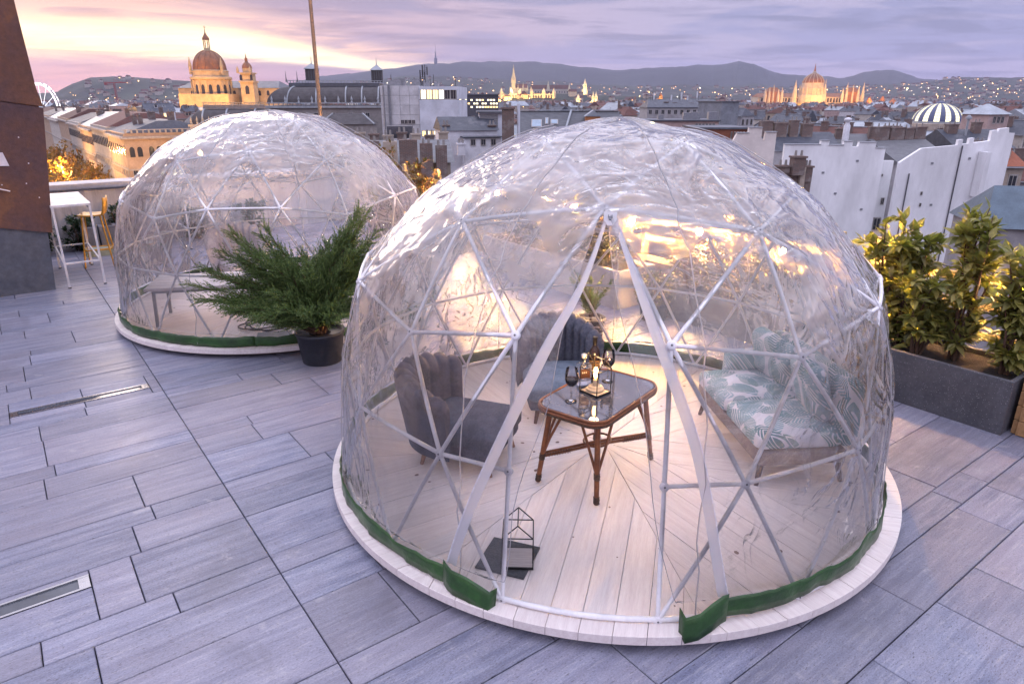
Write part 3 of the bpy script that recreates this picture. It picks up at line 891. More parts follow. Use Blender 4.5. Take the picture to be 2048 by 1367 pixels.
def atz(px, py, z):
    a = (px - 1024) / 1361.0; q = (py - 683.5) / 1361.0
    d = Vector((a, CT - q * ST, -ST - q * CT)); k = (z - EYE) / d.z
    return d * k + Vector((0, 0, EYE))


house_lantern(atz(1190, 784, TZ), R(52 - 12), .125, .145, .165, .075, 'black wire house lantern with a glowing bulb on the glass table', True)
slate = MB()
rs_ = random.Random(3)
slate.cbox((0, 0, .006), (.265, .27, .012), .003)
so_ = slate.build('slate_tile', mat('slate', (.085, .09, .10), .75, .35, 9, bump=.5, bscale=50, speck=(160, .12, (.25, .26, .28))), None, (-.02, 2.99, DZ + .001), R(-20))
tag(so_, 'dark slate tile lying on the deck under the unlit lantern', 'slate tile')
house_lantern(Vector((.032, 2.965, DZ + .0135)), R(-2), .155, .165, .185, .075, 'empty black wire house lantern standing on a slate tile by the entrance', False)


def wine_glass(loc, label):
    t = empty('wine_glass', loc); tag(t, label, 'wine glass', 'wine glasses on the glass table')
    m = MB(); m.lathe([(0, .002), (.036, .0015), (.036, .003), (.012, .007), (.0038, .016), (.0034, .085), (.006, .093), (.024, .108), (.038, .128), (.042, .15), (.039, .185), (.034, .215)], (0, 0, 0), 28); m.build('glass', M_glass, t)
    m = MB(); m.lathe([(0, .0965), (.022, .109), (.0365, .129), (.0395, .146), (.0398, .15), (0, .1505)], (0, 0, 0), 28); m.build('wine', M_wine, t)


wine_glass(atz(1142, 802, TZ), 'glass of red wine standing nearest the table\'s front edge')
wine_glass(atz(1215, 762, TZ), 'glass of red wine behind the lit house lantern')
t = empty('spirit_bottle', atz(1166, 771, TZ), R(18)); tag(t, 'square clear spirit bottle with white stopper and brown label', 'bottle')
m = MB()
m.cbox((0, 0, .008), (.082, .052, .016), .002); m.cbox((0, 0, .088), (.086, .056, .143), .012); m.lathe([(.030, .159), (.0165, .166), (.0155, .185), (.018, .188), (.018, .192)], (0, 0, 0), 16); m.build('glass_body', M_glass, t)
m = MB(); m.box((0, 0, .05), (.074, .044, .062)); m.build('spirit', clear_mat('spirit', (.93, .93, .95), .02, .05), t)
m = MB(); m.lathe([(0, .216), (.016, .216), (.0175, .212), (.0175, .193), (0, .193)], (0, 0, 0), 16); m.build('stopper', mat('stopper_white', (.75, .72, .68), .5), t)
m = MB(); m.box((0, -.029, .095), (.066, .0015, .062)); lb = m.build('label', mat('label_brown', (.07, .028, .016), .6, .2, 20), t)
m = MB()
for xx, ww in ((-.02, .006), (-.008, .007), (.005, .006)): m.box((xx, -.0302, .103), (ww, .0006, .011))
m.build('label_print', mat('label_print', (.6, .52, .42), .7), lb)
t = empty('wine_bottle', atz(1187, 759, TZ)); tag(t, 'tall dark brown wine bottle at the back of the table', 'bottle')
m = MB(); m.lathe([(0, .0), (.035, .0), (.037, .004), (.037, .18), (.034, .20), (.018, .228), (.0145, .24), (.014, .285)], (0, 0, 0), 24); m.build('glass_body', mat('brown_glass', (.022, .010, .005), .06, .1, 5, spec=.8), t)
m = MB(); m.lathe([(.0152, .245), (.0155, .288), (.017, .289), (.017, .297), (.0135, .298), (0, .298)], (0, 0, 0), 18); m.build('neck_foil', mat('foil', (.015, .012, .012), .35), t)
m = MB(); m.lathe([(.0374, .06), (.0374, .145)], (0, 0, 0), 16, True, R(200), R(340)); m.build('label', mat('label_tan', (.28, .15, .06), .7, .2, 30), t)


def fabric(name, col, col2, sc_=9, bump=.35, bs=260):
    return mat(name, col, .9, .3, sc_, bump=bump, bscale=bs, col2=col2, spec=.2)


M_velvet = fabric('grey_velvet', (.080, .084, .118), (.045, .047, .070))
M_tweed = fabric('grey_tweed', (.16, .165, .20), (.09, .095, .125), 40)
M_ivory = fabric('ivory_fabric', (.62, .56, .56), (.52, .46, .47))
M_leg = mat('pale_wood_leg', (.36, .19, .11), .5, .2, 5, stretch=(1, 1, 8))
M_legd = mat('dark_wood_leg', (.12, .055, .035), .5, .2, 5)


def softbox(m, c, d, r=.05, n=5, puff=.0):
    """rounded cushion block"""
    x, y, z = d[0] / 2, d[1] / 2, d[2] / 2
    N = 10; vs = []; idx = {}
    def key(i, j, k): return (i, j, k)
    def P(i, j, k):
        u, v, w = 2 * i / N - 1, 2 * j / N - 1, 2 * k / N - 1
        p = Vector((u * x, v * y, w * z)); inner = Vector((max(-x + r, min(x - r, p.x)), max(-y + r, min(y - r, p.y)), max(-z + r, min(z - r, p.z))))
        dlt = p - inner
        if dlt.length > 1e-6: p = inner + dlt.normalized() * r
        p.z += puff * (1 - u * u) * (1 - v * v) * (1 if w > 0 else 0)
        return p + Vector(c)
    F = []
    for ax in range(3):
        for s_ in (0, N):
            for a in range(N):
                for e in range(N):
                    q = []
                    for da, de in ((0, 0), (1, 0), (1, 1), (0, 1)):
                        l = [0, 0, 0]; l[ax] = s_; l[(ax + 1) % 3] = a + da; l[(ax + 2) % 3] = e + de; q.append(tuple(l))
                    if s_ == 0: q.reverse()
                    f = []
                    for l in q:
                        if l not in idx: idx[l] = len(vs); vs.append(P(*l))
                        f.append(idx[l])
                    F.append(tuple(f))
    m.add(vs, F, True); return m


def barrel_chair(loc, rz, label, mt, seatm, legm, a0=-100, a1=85, hmid=.70, hend=.54, rad=.30, seat=(.50, .46), zs=.30, flute=11):
    """local +x is the way the chair faces; curved fluted back wraps round -x"""
    t = empty('tub_chair', loc, rz); tag(t, label, 'armchair', 'fluted tub chairs')
    NA, NZ = 110, 16; outer, inner = [], []
    def hgt(f): return hend + (hmid - hend) * math.sin(PI * max(0, min(1, f))) ** .6
    vs = []; zb = .14
    prof = []
    for i in range(NA + 1):
        f = i / NA; a = R(180 + a0 + (a1 - a0) * f); H = hgt(f)
        fl = abs(math.sin(PI * f * flute * 1.0)) ** .6
        col = []
        for j in range(NZ + 1):                                     # up the outside, over the roll, down the inside
            s = j / NZ
            if s < .42: rr, z = rad + .05 + .076 * (s / .42), zb + (H - .05 - zb) * (s / .42)
            elif s < .62:
                an = PI * (s - .42) / .20; rr = rad + .068 + .058 * math.cos(an); z = H - .05 + (.040 + .034 * fl) * math.sin(an)
            else:
                q = (s - .62) / .38; rr = rad + .010 - .012 * q - .040 * fl * (1 - .4 * q); z = H - .05 + (zs - .02 - H + .05) * q
            col.append(Vector((math.cos(a) * rr * 1.0, math.sin(a) * rr * .95, z)))
        prof.append(col)
    vs = [p for c_ in prof for p in c_]; n = NZ + 1; F = []
    for i in range(NA):
        for j in range(NZ): F.append((i * n + j, i * n + j + 1, (i + 1) * n + j + 1, (i + 1) * n + j)[::-1])
    m = MB(); m.add(vs, F, True)
    m.add(prof[0], [tuple(range(n))]); m.add(prof[-1], [tuple(range(n - 1, -1, -1))])
    m.build('fluted_back', mt, t)
    m = MB(); softbox(m, (.05, 0, zs - .055), (seat[0] + .06, seat[1] + .08, .13), .045, puff=.025); m.build('seat_cushion', seatm, t)
    m = MB(); softbox(m, (.03, 0, .165), (seat[0] + .04, seat[1] + .06, .11), .02); m.build('seat_base', mt, t)
    for sx in (-.19, .24):
        for sy in (-.19, .19):
            m = MB(); m.tube([(sx, sy, .12), (sx * 1.14, sy * 1.14, .0)], [.02, .012], 10); m.build('leg', legm, t)
    return t


barrel_chair(Vector((-.32, 4.10, DZ)), R(-20), 'dark grey fluted tub chair turned sideways, left of the table', M_velvet, fabric('slate_velvet', (.085, .095, .125), (.06, .065, .09)), M_leg, a0=-66, a1=98, hmid=.64, hend=.52, rad=.325)
barrel_chair(Vector((.36, 4.86, DZ)), R(-84), 'grey tweed tub chair facing the entrance behind the table', M_tweed, fabric('blue_grey_seat', (.21, .25, .31), (.15, .19, .24)), M_legd, a0=-75, a1=75, hmid=.66, hend=.50, rad=.285)


def fern():
    m = mat('fern_print', (.70, .68, .70), .9, .06, 20, bump=.2, bscale=200, spec=.2)
    t = m.node_tree; q = NB(t); p = [n for n in t.nodes if n.type == 'BSDF_PRINCIPLED'][0]
    tcn = q.n('ShaderNodeTexCoord'); sp_ = q.n('ShaderNodeSeparateXYZ'); t.links.new(tcn.outputs['Object'], sp_.inputs[0])
    base = q.comb(q.m('ADD', sp_.outputs[0], q.m('MULTIPLY', sp_.outputs[2], .8)), sp_.outputs[1])
    c = (.70, .68, .71)
    for sc_, off, ca, cb in ((5.2, (0, 0, 0), (.12, .24, .25), (.30, .45, .49)), (6.1, (3.3, 1.7, 0), (.20, .30, .27), (.16, .31, .36)), (4.3, (7.1, 4.4, 0), (.09, .19, .20), (.36, .47, .51))):
        vv = q.scl(base, sc_, off); vo = q.n('ShaderNodeTexVoronoi'); vo.voronoi_dimensions = '2D'; q.put(vo.inputs['Vector'], vv); vo.inputs['Scale'].default_value = 1.0
        df = q.n('ShaderNodeVectorMath', operation='SUBTRACT'); q.put(df.inputs[0], vv); q.put(df.inputs[1], vo.outputs['Position']); ds = q.n('ShaderNodeSeparateXYZ'); t.links.new(df.outputs[0], ds.inputs[0])
        cs = q.n('ShaderNodeSeparateColor'); t.links.new(vo.outputs['Color'], cs.inputs[0]); an = q.m('MULTIPLY', cs.outputs[0], 6.283); co_, si_ = q.m('COSINE', an), q.m('SINE', an)
        lx = q.m('ADD', q.m('MULTIPLY', ds.outputs[0], co_), q.m('MULTIPLY', ds.outputs[1], si_)); ly = q.m('ABSOLUTE', q.m('SUBTRACT', q.m('MULTIPLY', ds.outputs[1], co_), q.m('MULTIPLY', ds.outputs[0], si_)))
        lens = q.m('SUBTRACT', q.m('MULTIPLY', q.m('SUBTRACT', .36, q.m('MULTIPLY', lx, lx)), .85), ly)
        chev = q.m('FRACT', q.m('MULTIPLY', q.m('ADD', lx, q.m('MULTIPLY', ly, .75)), 9.0))
        k = q.m('MULTIPLY', q.m('GREATER_THAN', lens, 0.0), q.rng(chev, .28, .42))
        c = q.mix(k, c, q.mix(cs.outputs[1], ca, cb))
    q.put(p.inputs['Base Color'], c); return m


M_fern = fern(); M_base = fabric('taupe_base', (.30, .23, .20), (.22, .16, .14))
t = empty('loveseat', (1.76, 4.24, DZ), R(5)); tag(t, 'fern patterned two-seat sofa on wooden legs, right of the table', 'sofa')
m = MB(); softbox(m, (-.02, 0, .20), (.56, 1.10, .10), .02); m.build('seat_base', M_base, t)
for sy in (-.27, .27):
    m = MB(); softbox(m, (-.04, sy, .305), (.56, .54, .12), .05, puff=.03); m.build('seat_cushion', M_fern, t)
m = MB(); softbox(m, (.27, 0, .46), (.14, 1.08, .44), .06); m.build('backrest', M_fern, t)
m = MB(); softbox(m, (.08, .52, .40), (.42, .10, .24), .045); m.build('arm', M_fern, t)
for sx in (-.25, .24):
    for sy in (-.48, .48):
        m = MB(); m.tube([(sx, sy, .16), (sx * 1.12, sy * 1.06, 0)], [.022, .014], 8); m.build('leg', M_legd, t)
for cy, cz, rx, lab in ((.30, .50, .25, 'fern print cushion propped at the sofa\'s far end'), (-.22, .50, -.2, 'fern print cushion leaning at the sofa\'s near end')):
    m = MB(); softbox(m, (0, 0, 0), (.13, .42, .36), .06, puff=.0); o = m.build('cushion', M_fern, None, Vector((1.76, 4.24, DZ)) + Matrix.Rotation(R(5), 3, 'Z') @ Vector((.15, cy, cz + .03))); o.rotation_euler = (rx * .4, R(-16), R(5 + rx * 40))
    tag(o, lab, 'cushion', 'fern print cushions')

# ================================================================== closed dome contents
M_slat = mat('painted_slat', (.62, .58, .59), .55, .12, 5, stretch=(1, 9, 1), bump=.05)
M_gleg = mat('grey_metal', (.30, .31, .34), .4, .1, 6, metal=.3)
t = empty('trestle_bench', (-3.10, 7.24, DZ), R(12)); tag(t, 'long pale slatted table on grey legs inside the closed dome', 'table')
for k in range(5):
    m = MB(); m.cbox((0, -.25 + .125 * k, .415), (1.55, .12, .03), .003); m.build('slat', M_slat, t)
m = MB()
for s in (-1, 1): m.box((0, s * .27, .385), (1.4, .03, .03))
m.build('rail', M_gleg, t)
for sx in (-.70, .70):
    for sy in (-.26, .26):
        m = MB(); m.bar((sx, sy, .385), (sx * 1.02, sy * 1.03, 0), .03); m.build('leg', M_gleg, t)
barrel_chair(Vector((-3.55, 8.75, DZ)), R(-50), 'ivory tub chair standing inside the closed dome', M_ivory, M_ivory, M_leg, hmid=.72, hend=.5)
m = MB(); pts = []
rc = random.Random(4)
for i in range(90):
    a = i * .22; r_ = .16 + .05 * math.sin(i * .37); pts.append((r_ * math.cos(a) * 1.3, r_ * math.sin(a), .012 + .004 * (i % 23) / 4))
m.tube(pts, .008, 6); tag(m.build('cable_coil', M_black, None, (-2.62, 6.85, DZ)), 'black cable coiled on the deck inside the closed dome', 'cable')
m = MB(); m.cbox((0, 0, .006), (.34, .24, .012), .002); tag(m.build('floor_tile', mat('tile_grey', (.24, .27, .31), .6), None, (-2.42, 6.55, DZ + .001), R(15)), 'grey slate tile on the deck beside the coiled cable', 'slate tile')

# ================================================================== plants
def leaf_mesh(name, L, Wd, fold, mt, curl=.12):
    m = MB(); vs = []; n = 5
    wd = [0.02, .75, 1.0, .8, .42, 0.03]
    for i in range(n + 1):
        f = i / n; y = L * f; w = Wd / 2 * wd[i]; z = -curl * L * f * f
        vs += [(-w, y, z + fold * w), (0, y, z), (w, y, z + fold * w)]
    F = []
    for i in range(n):
        p = i * 3; F += [(p, p + 1, p + 4, p + 3), (p + 1, p + 2, p + 5, p + 4)]
    m.add(vs, F, True)
    me = bpy.data.meshes.new(name); me.from_pydata(m.v, [], m.f); me.materials.append(mt)
    me.polygons.foreach_set('use_smooth', [True] * len(m.f)); me.update(); return me


def leafmat(name, col, col2, rough=.42, trans=.25):
    m = bpy.data.materials.new(name); m.use_nodes = True; t = m.node_tree; t.nodes.clear(); q = NB(t)
    out = q.n('ShaderNodeOutputMaterial'); p = q.n('ShaderNodeBsdfPrincipled'); g_ = q.n('ShaderNodeNewGeometry'); oi = q.n('ShaderNodeObjectInfo')
    tcn = q.n('ShaderNodeTexCoord')
    r = q.m('FRACT', q.m('ADD', q.m('MULTIPLY', g_.outputs['Random Per Island'], 1.0), oi.outputs['Random']))
    c = q.mix(r, col, col2)
    nz = q.noise(tcn.outputs['Object'], 30, 3)
    c = q.mix(1.0, c, q.comb(*[q.rng(nz, .3, .7, .8, 1.2)] * 3), 'MULTIPLY')
    q.put(p.inputs['Base Color'], c); p.inputs['Roughness'].default_value = rough; p.inputs['Specular IOR Level'].default_value = .5
    tl = q.n('ShaderNodeBsdfTranslucent'); q.put(tl.inputs[0], q.mix(1.0, c, (1.3, 1.5, .6), 'MULTIPLY'))
    mx = q.n('ShaderNodeMixShader'); mx.inputs[0].default_value = trans; t.links.new(p.outputs[0], mx.inputs[1]); t.links.new(tl.outputs[0], mx.inputs[2]); t.links.new(mx.outputs[0], out.inputs[0])
    return m


M_lau = leafmat('laurel_leaf', (.15, .165, .05), (.36, .31, .10), .4, .36)
M_aut = leafmat('autumn_leaf', (.20, .085, .02), (.09, .10, .03))
M_hed = leafmat('hedge_leaf', (.14, .12, .035), (.07, .085, .025))
M_jun = leafmat('juniper_scale', (.05, .105, .03), (.145, .19, .05), .6, .22)
M_ivy = leafmat('ivy_leaf', (.02, .045, .022), (.04, .07, .035))
M_stem = mat('bark', (.13, .075, .05), .8, .3, 12)
M_gra = leafmat('dry_grass', (.30, .22, .07), (.18, .17, .05), .6, .3)


def leaf_rot(d, roll, rg_):
    q = d.to_track_quat('Y', 'Z'); return (q @ Matrix.Rotation(roll, 4, 'Y').to_quaternion())


def shrub(base, h, spread, label, mt, name='laurel_shrub', nst=7, leafL=.10, own=70, per=34, seed=1, group=None, lean=(0, 0), leafW=.42, cat='shrub', low=.12):
    rg_ = random.Random(seed); t = empty(name, base); tag(t, label, cat, group)
    lm = [leaf_mesh('leaf', leafL * k, leafL * k * leafW, .35, mt, cu) for k, cu in ((1, .12), (.82, .25), (1.12, .05))]
    spots = []
    for s in range(nst):
        a = rg_.uniform(0, 2 * PI); rr = spread * rg_.uniform(.25, 1); hh = h * rg_.uniform(.62, 1.0) if s else h
        if s == 0: rr *= .3
        tip = Vector((rr * math.cos(a) + lean[0] * hh, rr * math.sin(a) + lean[1] * hh, hh)); mid = tip * .5 + Vector((rg_.uniform(-.05, .05), rg_.uniform(-.05, .05), .02)); st_ = Vector((rr * .25 * math.cos(a), rr * .25 * math.sin(a), 0))
        path = [st_, st_.lerp(mid, .5) + Vector((rg_.uniform(-.02, .02), rg_.uniform(-.02, .02), 0)), mid, mid.lerp(tip, .55), tip]
        m = MB(); m.tube(path, [.010, .009, .008, .006, .003], 6); m.build('stem', M_stem, t)
        def onp(f):
            x = f * 4; i = min(3, int(x)); return path[i].lerp(path[i + 1], x - i), (path[i + 1] - path[i]).normalized()
        nt_ = rg_.randint(4, 6)
        tw = [(onp(1.0), 1.0)] + [(onp(low + (1 - low) * rg_.random()), rg_.uniform(.5, 1)) for _ in range(nt_)]
        for (p, dr), k in tw:
            if k < 1:
                an = rg_.uniform(0, 2 * PI); sd = Vector((math.cos(an), math.sin(an), .45)).normalized(); L = spread * rg_.uniform(.35, .8); e = p + sd * L
                m2 = MB(); m2.tube([p, p.lerp(e, .5) + Vector((0, 0, .02)), e], [.004, .003, .002], 5); m2.build('twig', M_stem, t); ax = sd
            else: L = h * .3; e = p; p = p - dr * L; ax = dr
            nl = int(per * rg_.uniform(.7, 1.2) / 3)
            for i in range(nl):
                f = rg_.uniform(.15, 1.02) if k < 1 else rg_.random() ** .7; c = p.lerp(e, f); an = i * 2.4 + rg_.uniform(-.4, .4)
                u = ax.cross(Vector((.3, .2, 1))).normalized(); v = ax.cross(u)
                out_ = u * math.cos(an) + v * math.sin(an); d = (out_ * rg_.uniform(.7, 1.1) + ax * rg_.uniform(.25, .9) * (1.6 if f > .85 else 1) + Vector((0, 0, rg_.uniform(-.15, .35)))).normalized()
                spots.append((c + out_ * .006, d, rg_.uniform(-.5, .5), rg_.randrange(3), rg_.uniform(.75, 1.1)))
    spots.sort(key=lambda s_: (base + s_[0]).length - .25 * s_[0].z)
    rest_ = MB()
    for i, (c, d, ro, k, s_) in enumerate(spots):
        qv = leaf_rot(d, ro, rg_)
        if i < own and rg_.random() < .85:
            o = inst('leaf', lm[k], t, c, qv.to_euler(), s_)
        else:
            rm = qv.to_matrix(); rest_.add([c + rm @ (Vector(v.co) * s_) for v in lm[k].vertices], [tuple(p_.vertices) for p_ in lm[k].polygons], True)
    if rest_.v: rest_.build('foliage', mt, t, kind='stuff')
    return t


# right planter and its laurels
M_gran = mat('planter_terrazzo', (.105, .105, .12), .6, .25, 5, speck=(70, .16, (.50, .49, .50)), bump=.08, bscale=60)
M_soil = mat('soil', (.03, .022, .018), .95, .4, 20, bump=.8)


def planter(u0, u1, w0, w1, h, mt, label, group='planter boxes along the terrace edge'):
    t = empty('planter_box', T((u0 + u1) / 2, (w0 + w1) / 2), RZT); tag(t, label, 'planter', group)
    a, b_ = u1 - u0, w1 - w0; m = MB(); th = .035
    for s in (-1, 1): m = MB(); m.cbox((s * (a / 2 - th / 2), 0, h / 2), (th, b_, h), .004); m.build('side_panel', mt, t)
    for s in (-1, 1): m = MB(); m.cbox((0, s * (b_ / 2 - th / 2), h / 2), (a - 2 * th - .001, th, h - .001), .004); m.build('end_panel', mt, t)
    m = MB(); m.box((0, 0, h - .07), (a - 2 * th - .004, b_ - 2 * th - .004, .05)); m.build('soil', M_soil, t); return t


planter(4.86, 5.46, -.745, .98, .43, M_gran, 'dark speckled planter box full of laurels, at the photo\'s right edge')
ls = [(.38, 1.05, 'leafy laurel with a pale upright shoot, nearest the fence post'), (.20, .92, 'short laurel between the two tall ones in the dark planter'), (-.22, 1.22, 'tall bushy laurel in the middle of the dark planter'), (-.60, 1.0, 'laurel at the right end of the dark planter'), (.0, .62, 'low laurel leaning over the dark planter\'s front rim')]
for i, (w_, hh, lb_) in enumerate(ls):
    shrub(T(5.14 if i < 4 else 5.02, w_, .38), hh, .20, lb_, M_lau, nst=11 if i != 4 else 8, leafL=.11, own=110, per=44, leafW=.5, seed=20 + i, group='laurels in the dark planter', low=.06)
M_timb = mat('larch_timber', (.48, .27, .12), .6, .2, 3, stretch=(1, 9, 9), bump=.1, rnd=.08)
t = empty('timber_planter', T(5.28, -1.25), RZT); tag(t, 'orange timber box just past the dark planter at the photo\'s right edge', 'planter', 'planter boxes along the terrace edge')
for k in range(4):
    m = MB(); m.cbox((0, .46, .06 + .115 * k), (.62, .03, .108), .004); m.build('plank', M_timb, t)
    m = MB(); m.cbox((-.31, -.02, .06 + .115 * k), (.03, .92, .108), .004); m.build('plank', M_timb, t)
    m = MB(); m.cbox((.31, -.02, .06 + .115 * k), (.03, .92, .108), .004); m.build('plank', M_timb, t)
m = MB(); m.box((0, 0, .40), (.58, .85, .04)); m.build('soil', M_soil, t)
planter(4.84, 5.46, 3.26, 6.1, .47, mat('pale_planter', (.52, .47, .45), .8, .12, 3), 'pale concrete planter box with a clipped hedge, seen through the open door')
planter(5.10, 5.50, 1.2, 2.9, .40, M_gran, 'low dark planter box behind the sofa along the fence')
for i, (w_, hh, lb_) in enumerate(((1.5, .50, 'brownish hedge plant behind the sofa, nearest the laurels'), (2.05, .56, 'brownish hedge plant behind the sofa, middle one of three'), (2.6, .48, 'brownish hedge plant behind the sofa, nearest the pale planter'))): shrub(T(5.3, w_, .36), hh, .36, lb_, M_aut, 'hedge_plant', 18, .06, 30, 90, 90 + i, 'hedge plants in the low dark planter', (0, 0), .5, 'shrub', .02)
planter(4.90, 5.46, 7.0, 10.2, .45, M_gran, 'dark planter box along the far fence between the two domes')
shrub(T(5.15, 3.75, .42), .95, .40, 'golden lit hedge plant rising behind the open door', M_hed, 'hedge_plant', 22, .06, 60, 120, 41, None, (0, 0), .5, 'shrub', .02)
shrub(T(5.15, 4.6, .42), .95, .42, 'lit hedge plant behind the open dome, beside the golden one', M_hed, 'hedge_plant', 20, .06, 40, 110, 42, None, (0, 0), .5, 'shrub', .02)
shrub(T(5.15, 5.5, .42), .95, .42, 'dim hedge plant at the far end of the pale planter', M_hed, 'hedge_plant', 20, .06, 40, 110, 43, None, (0, 0), .5, 'shrub', .02)
shrub(T(5.2, 9.5, .40), 1.22, .36, 'tall laurel with rusty orange leaves between the two domes', M_aut, 'laurel_shrub', 13, .085, 90, 44, 44, None, (0, 0), .45, 'shrub', .05)
shrub(T(5.2, 8.6, .40), .95, .34, 'shorter rusty leaved laurel beside the tall one between the domes', M_aut, 'laurel_shrub', 10, .085, 60, 40, 45, None, (0, 0), .45, 'shrub', .05)
for i, (u_, w_, hh, lb_) in enumerate(((5.0, 8.25, .55, 'clump of dry golden grass between the two domes'), (5.05, 10.0, .5, 'clump of dry grass behind the closed dome'))):
    rg_ = random.Random(60 + i); m = MB()
    for k in range(260):
        a = rg_.uniform(0, 2 * PI); r_ = rg_.uniform(0, .12); l_ = hh * rg_.uniform(.5, 1); b0 = Vector((r_ * math.cos(a), r_ * math.sin(a), 0)); tp = b0 + Vector((math.cos(a) * l_ * .45, math.sin(a) * l_ * .45, l_)); md_ = b0.lerp(tp, .55) + Vector((0, 0, .12 * l_))
        sd = Vector((-math.sin(a), math.cos(a), 0)) * .004; m.add([b0 - sd, b0 + sd, md_ + sd, md_ - sd, tp], [(0, 1, 2, 3), (3, 2, 4)])
    t = empty('ornamental_grass', T(u_, w_, .40)); tag(t, lb_, 'grass plant', 'ornamental grasses'); m.build('blades', M_gra, t, kind='stuff')

# potted small plants behind the open dome
def pot(loc, r0, r1, h, mt, parent=None, name='pot'):
    m = MB(); m.lathe([(0, .0), (r0, .0), (r0 * 1.01, .01), (r1 - .004, h - .035), (r1 + .006, h - .03), (r1 + .008, h), (r1 - .012, h), (r1 - .02, h - .03), (0, h - .035)], (0, 0, 0), 40)
    o = m.build(name, mt, parent); o.location = loc; return o


M_pot = mat('dark_plastic', (.030, .032, .042), .5, .2, 5, bump=.03)


def needle_cloud(m, path, side, rg_, twL=(.10, .24), dens=30, nl=.020, droop=0.0):
    """feathery conifer spray along a branch"""
    n = len(path) - 1
    for i in range(dens):
        f = .18 + .82 * (i / dens); x = f * n; k = min(n - 1, int(x)); p = path[k].lerp(path[k + 1], x - k); ax = (path[k + 1] - path[k]).normalized()
        for s_ in range(2):
            an = rg_.uniform(0, 2 * PI); u = ax.cross(Vector((.2, .3, 1))).normalized(); v = ax.cross(u)
            sd = (ax * 1.15 + (u * math.cos(an) + v * math.sin(an)) * rg_.uniform(.4, 1.05)).normalized(); L = rg_.uniform(*twL) * (1.2 - .7 * f)
            e = p + sd * L + Vector((0, 0, -droop * L)); nn = max(5, int(L / .0075))
            for j in range(nn):
                g2 = j / nn; c = p.lerp(e, g2); an2 = j * 2.4; w2 = sd.cross(Vector((.1, .5, 1))).normalized(); w3 = sd.cross(w2)
                o_ = w2 * math.cos(an2) + w3 * math.sin(an2); d = (sd + o_ * .75).normalized(); q = c + d * nl * rg_.uniform(.7, 1.2) * (1.1 - .5 * g2); wv = d.cross(o_).normalized() * .0040 + o_ * .0014
                m.add([c - wv, c + wv, q], [(0, 1, 2)])


def juniper(base):
    rg_ = random.Random(77); t = empty('potted_juniper', base); tag(t, 'spreading green juniper in a dark plastic pot between the domes', 'potted plant')
    pot((0, 0, 0), .185, .225, .31, M_pot, t)
    m = MB(); m.lathe([(0, .278), (.20, .277)], (0, 0, 0), 24); m.build('soil', M_soil, t)
    targets = [(-1.16, -.05, .62), (-1.05, .1, .74), (-.95, -.2, .60), (-.80, .05, .98), (-.72, .1, 1.22), (-.62, -.15, 1.05), (-.45, .1, 1.16), (-.30, -.1, 1.05), (-.9, .3, .86), (-.78, -.32, .52), (-.52, -.42, .48),
               (.56, .0, 1.34), (.46, .12, 1.22), (.40, -.1, 1.12), (.62, .1, 1.05), (.30, .1, 1.22), (.55, -.15, .85), (.5, .2, .9), (.36, -.25, .7), (.12, .1, 1.0), (.0, -.2, .95), (-.15, .15, 1.0), (.2, -.35, .6), (-.2, -.42, .56), (-.35, -.35, .75), (.66, .05, 1.2), (.5, .0, 1.38), (.36, .05, 1.36), (-.5, .05, 1.32), (-.85, .0, 1.15), (-1.15, .05, .88), (-1.2, -.1, .70), (.1, .1, 1.15), (-.1, .3, .8), (.3, .35, .8), (-.4, .4, .8), (0.05, -.45, .42), (-.35, -.45, .36), (.3, -.4, .4), (-.62, -.3, .36), (-.85, -.15, .42), (.42, -.2, .42)]
    fol = []
    targets = targets + [tuple(c * k for c in q) for q, k in zip(targets[::1], [.86, .8, .9, .75, .84] * 7)]
    for i, tg in enumerate(targets):
        tg = Vector(tg); tg.z = max(tg.z, .56) + .04; tg += Vector((rg_.uniform(-.10, .10), rg_.uniform(-.10, .10), rg_.uniform(-.06, .06))); s0_ = Vector((rg_.uniform(-.06, .06), rg_.uniform(-.06, .06), .28))
        hor = math.hypot(tg.x, tg.y); c1 = s0_ + Vector((tg.x * .35, tg.y * .35, max(.12, tg.z - .28) * .55)); c2_ = s0_.lerp(tg, .72) + Vector((0, 0, .06))
        path = [s0_, c1, c2_, tg]; path = [path[0], path[0].lerp(path[1], .55), path[1], path[1].lerp(path[2], .5) + Vector((0, 0, .01)), path[2], path[3]]
        mb = MB(); mb.tube(path, [.012, .010, .008, .006, .004, .0015], 6); br_ = mb.build('branch', M_stem, t)
        fm = MB(); needle_cloud(fm, path, None, rg_, (.12, .26), dens=int(30 + 34 * (tg - s0_).length), nl=.027, droop=.04); fm.build('spray', M_jun, br_, kind='stuff')
    return t


juniper(Vector((-1.83, 6.14, 0)))
t = empty('potted_pine', (.82, 6.75, 0)); tag(t, 'small potted pine whose top shows above the grey chair', 'potted plant')
pot((0, 0, 0), .12, .15, .24, M_pot, t)
rg_ = random.Random(9)
for i in range(16):
    a = rg_.uniform(0, 2 * PI); tg = Vector((.22 * math.cos(a), .22 * math.sin(a), .55 + .25 * rg_.random())); path = [Vector((0, 0, .2)), Vector((tg.x * .3, tg.y * .3, .42)), tg]
    mb = MB(); mb.tube(path, [.008, .006, .002], 5); br_ = mb.build('branch', M_stem, t); fm = MB(); needle_cloud(fm, path, None, rg_, (.06, .12), 16, .03); fm.build('spray', M_jun, br_, kind='stuff')
t = empty('potted_bush', (1.62, 7.45, 0)); tag(t, 'round twiggy bush in a low pot beside the pale planter', 'potted plant')
pot((0, 0, 0), .14, .17, .2, M_pot, t)
lm_ = leaf_mesh('bush_leaf', .035, .016, .3, M_hed); fm = MB()
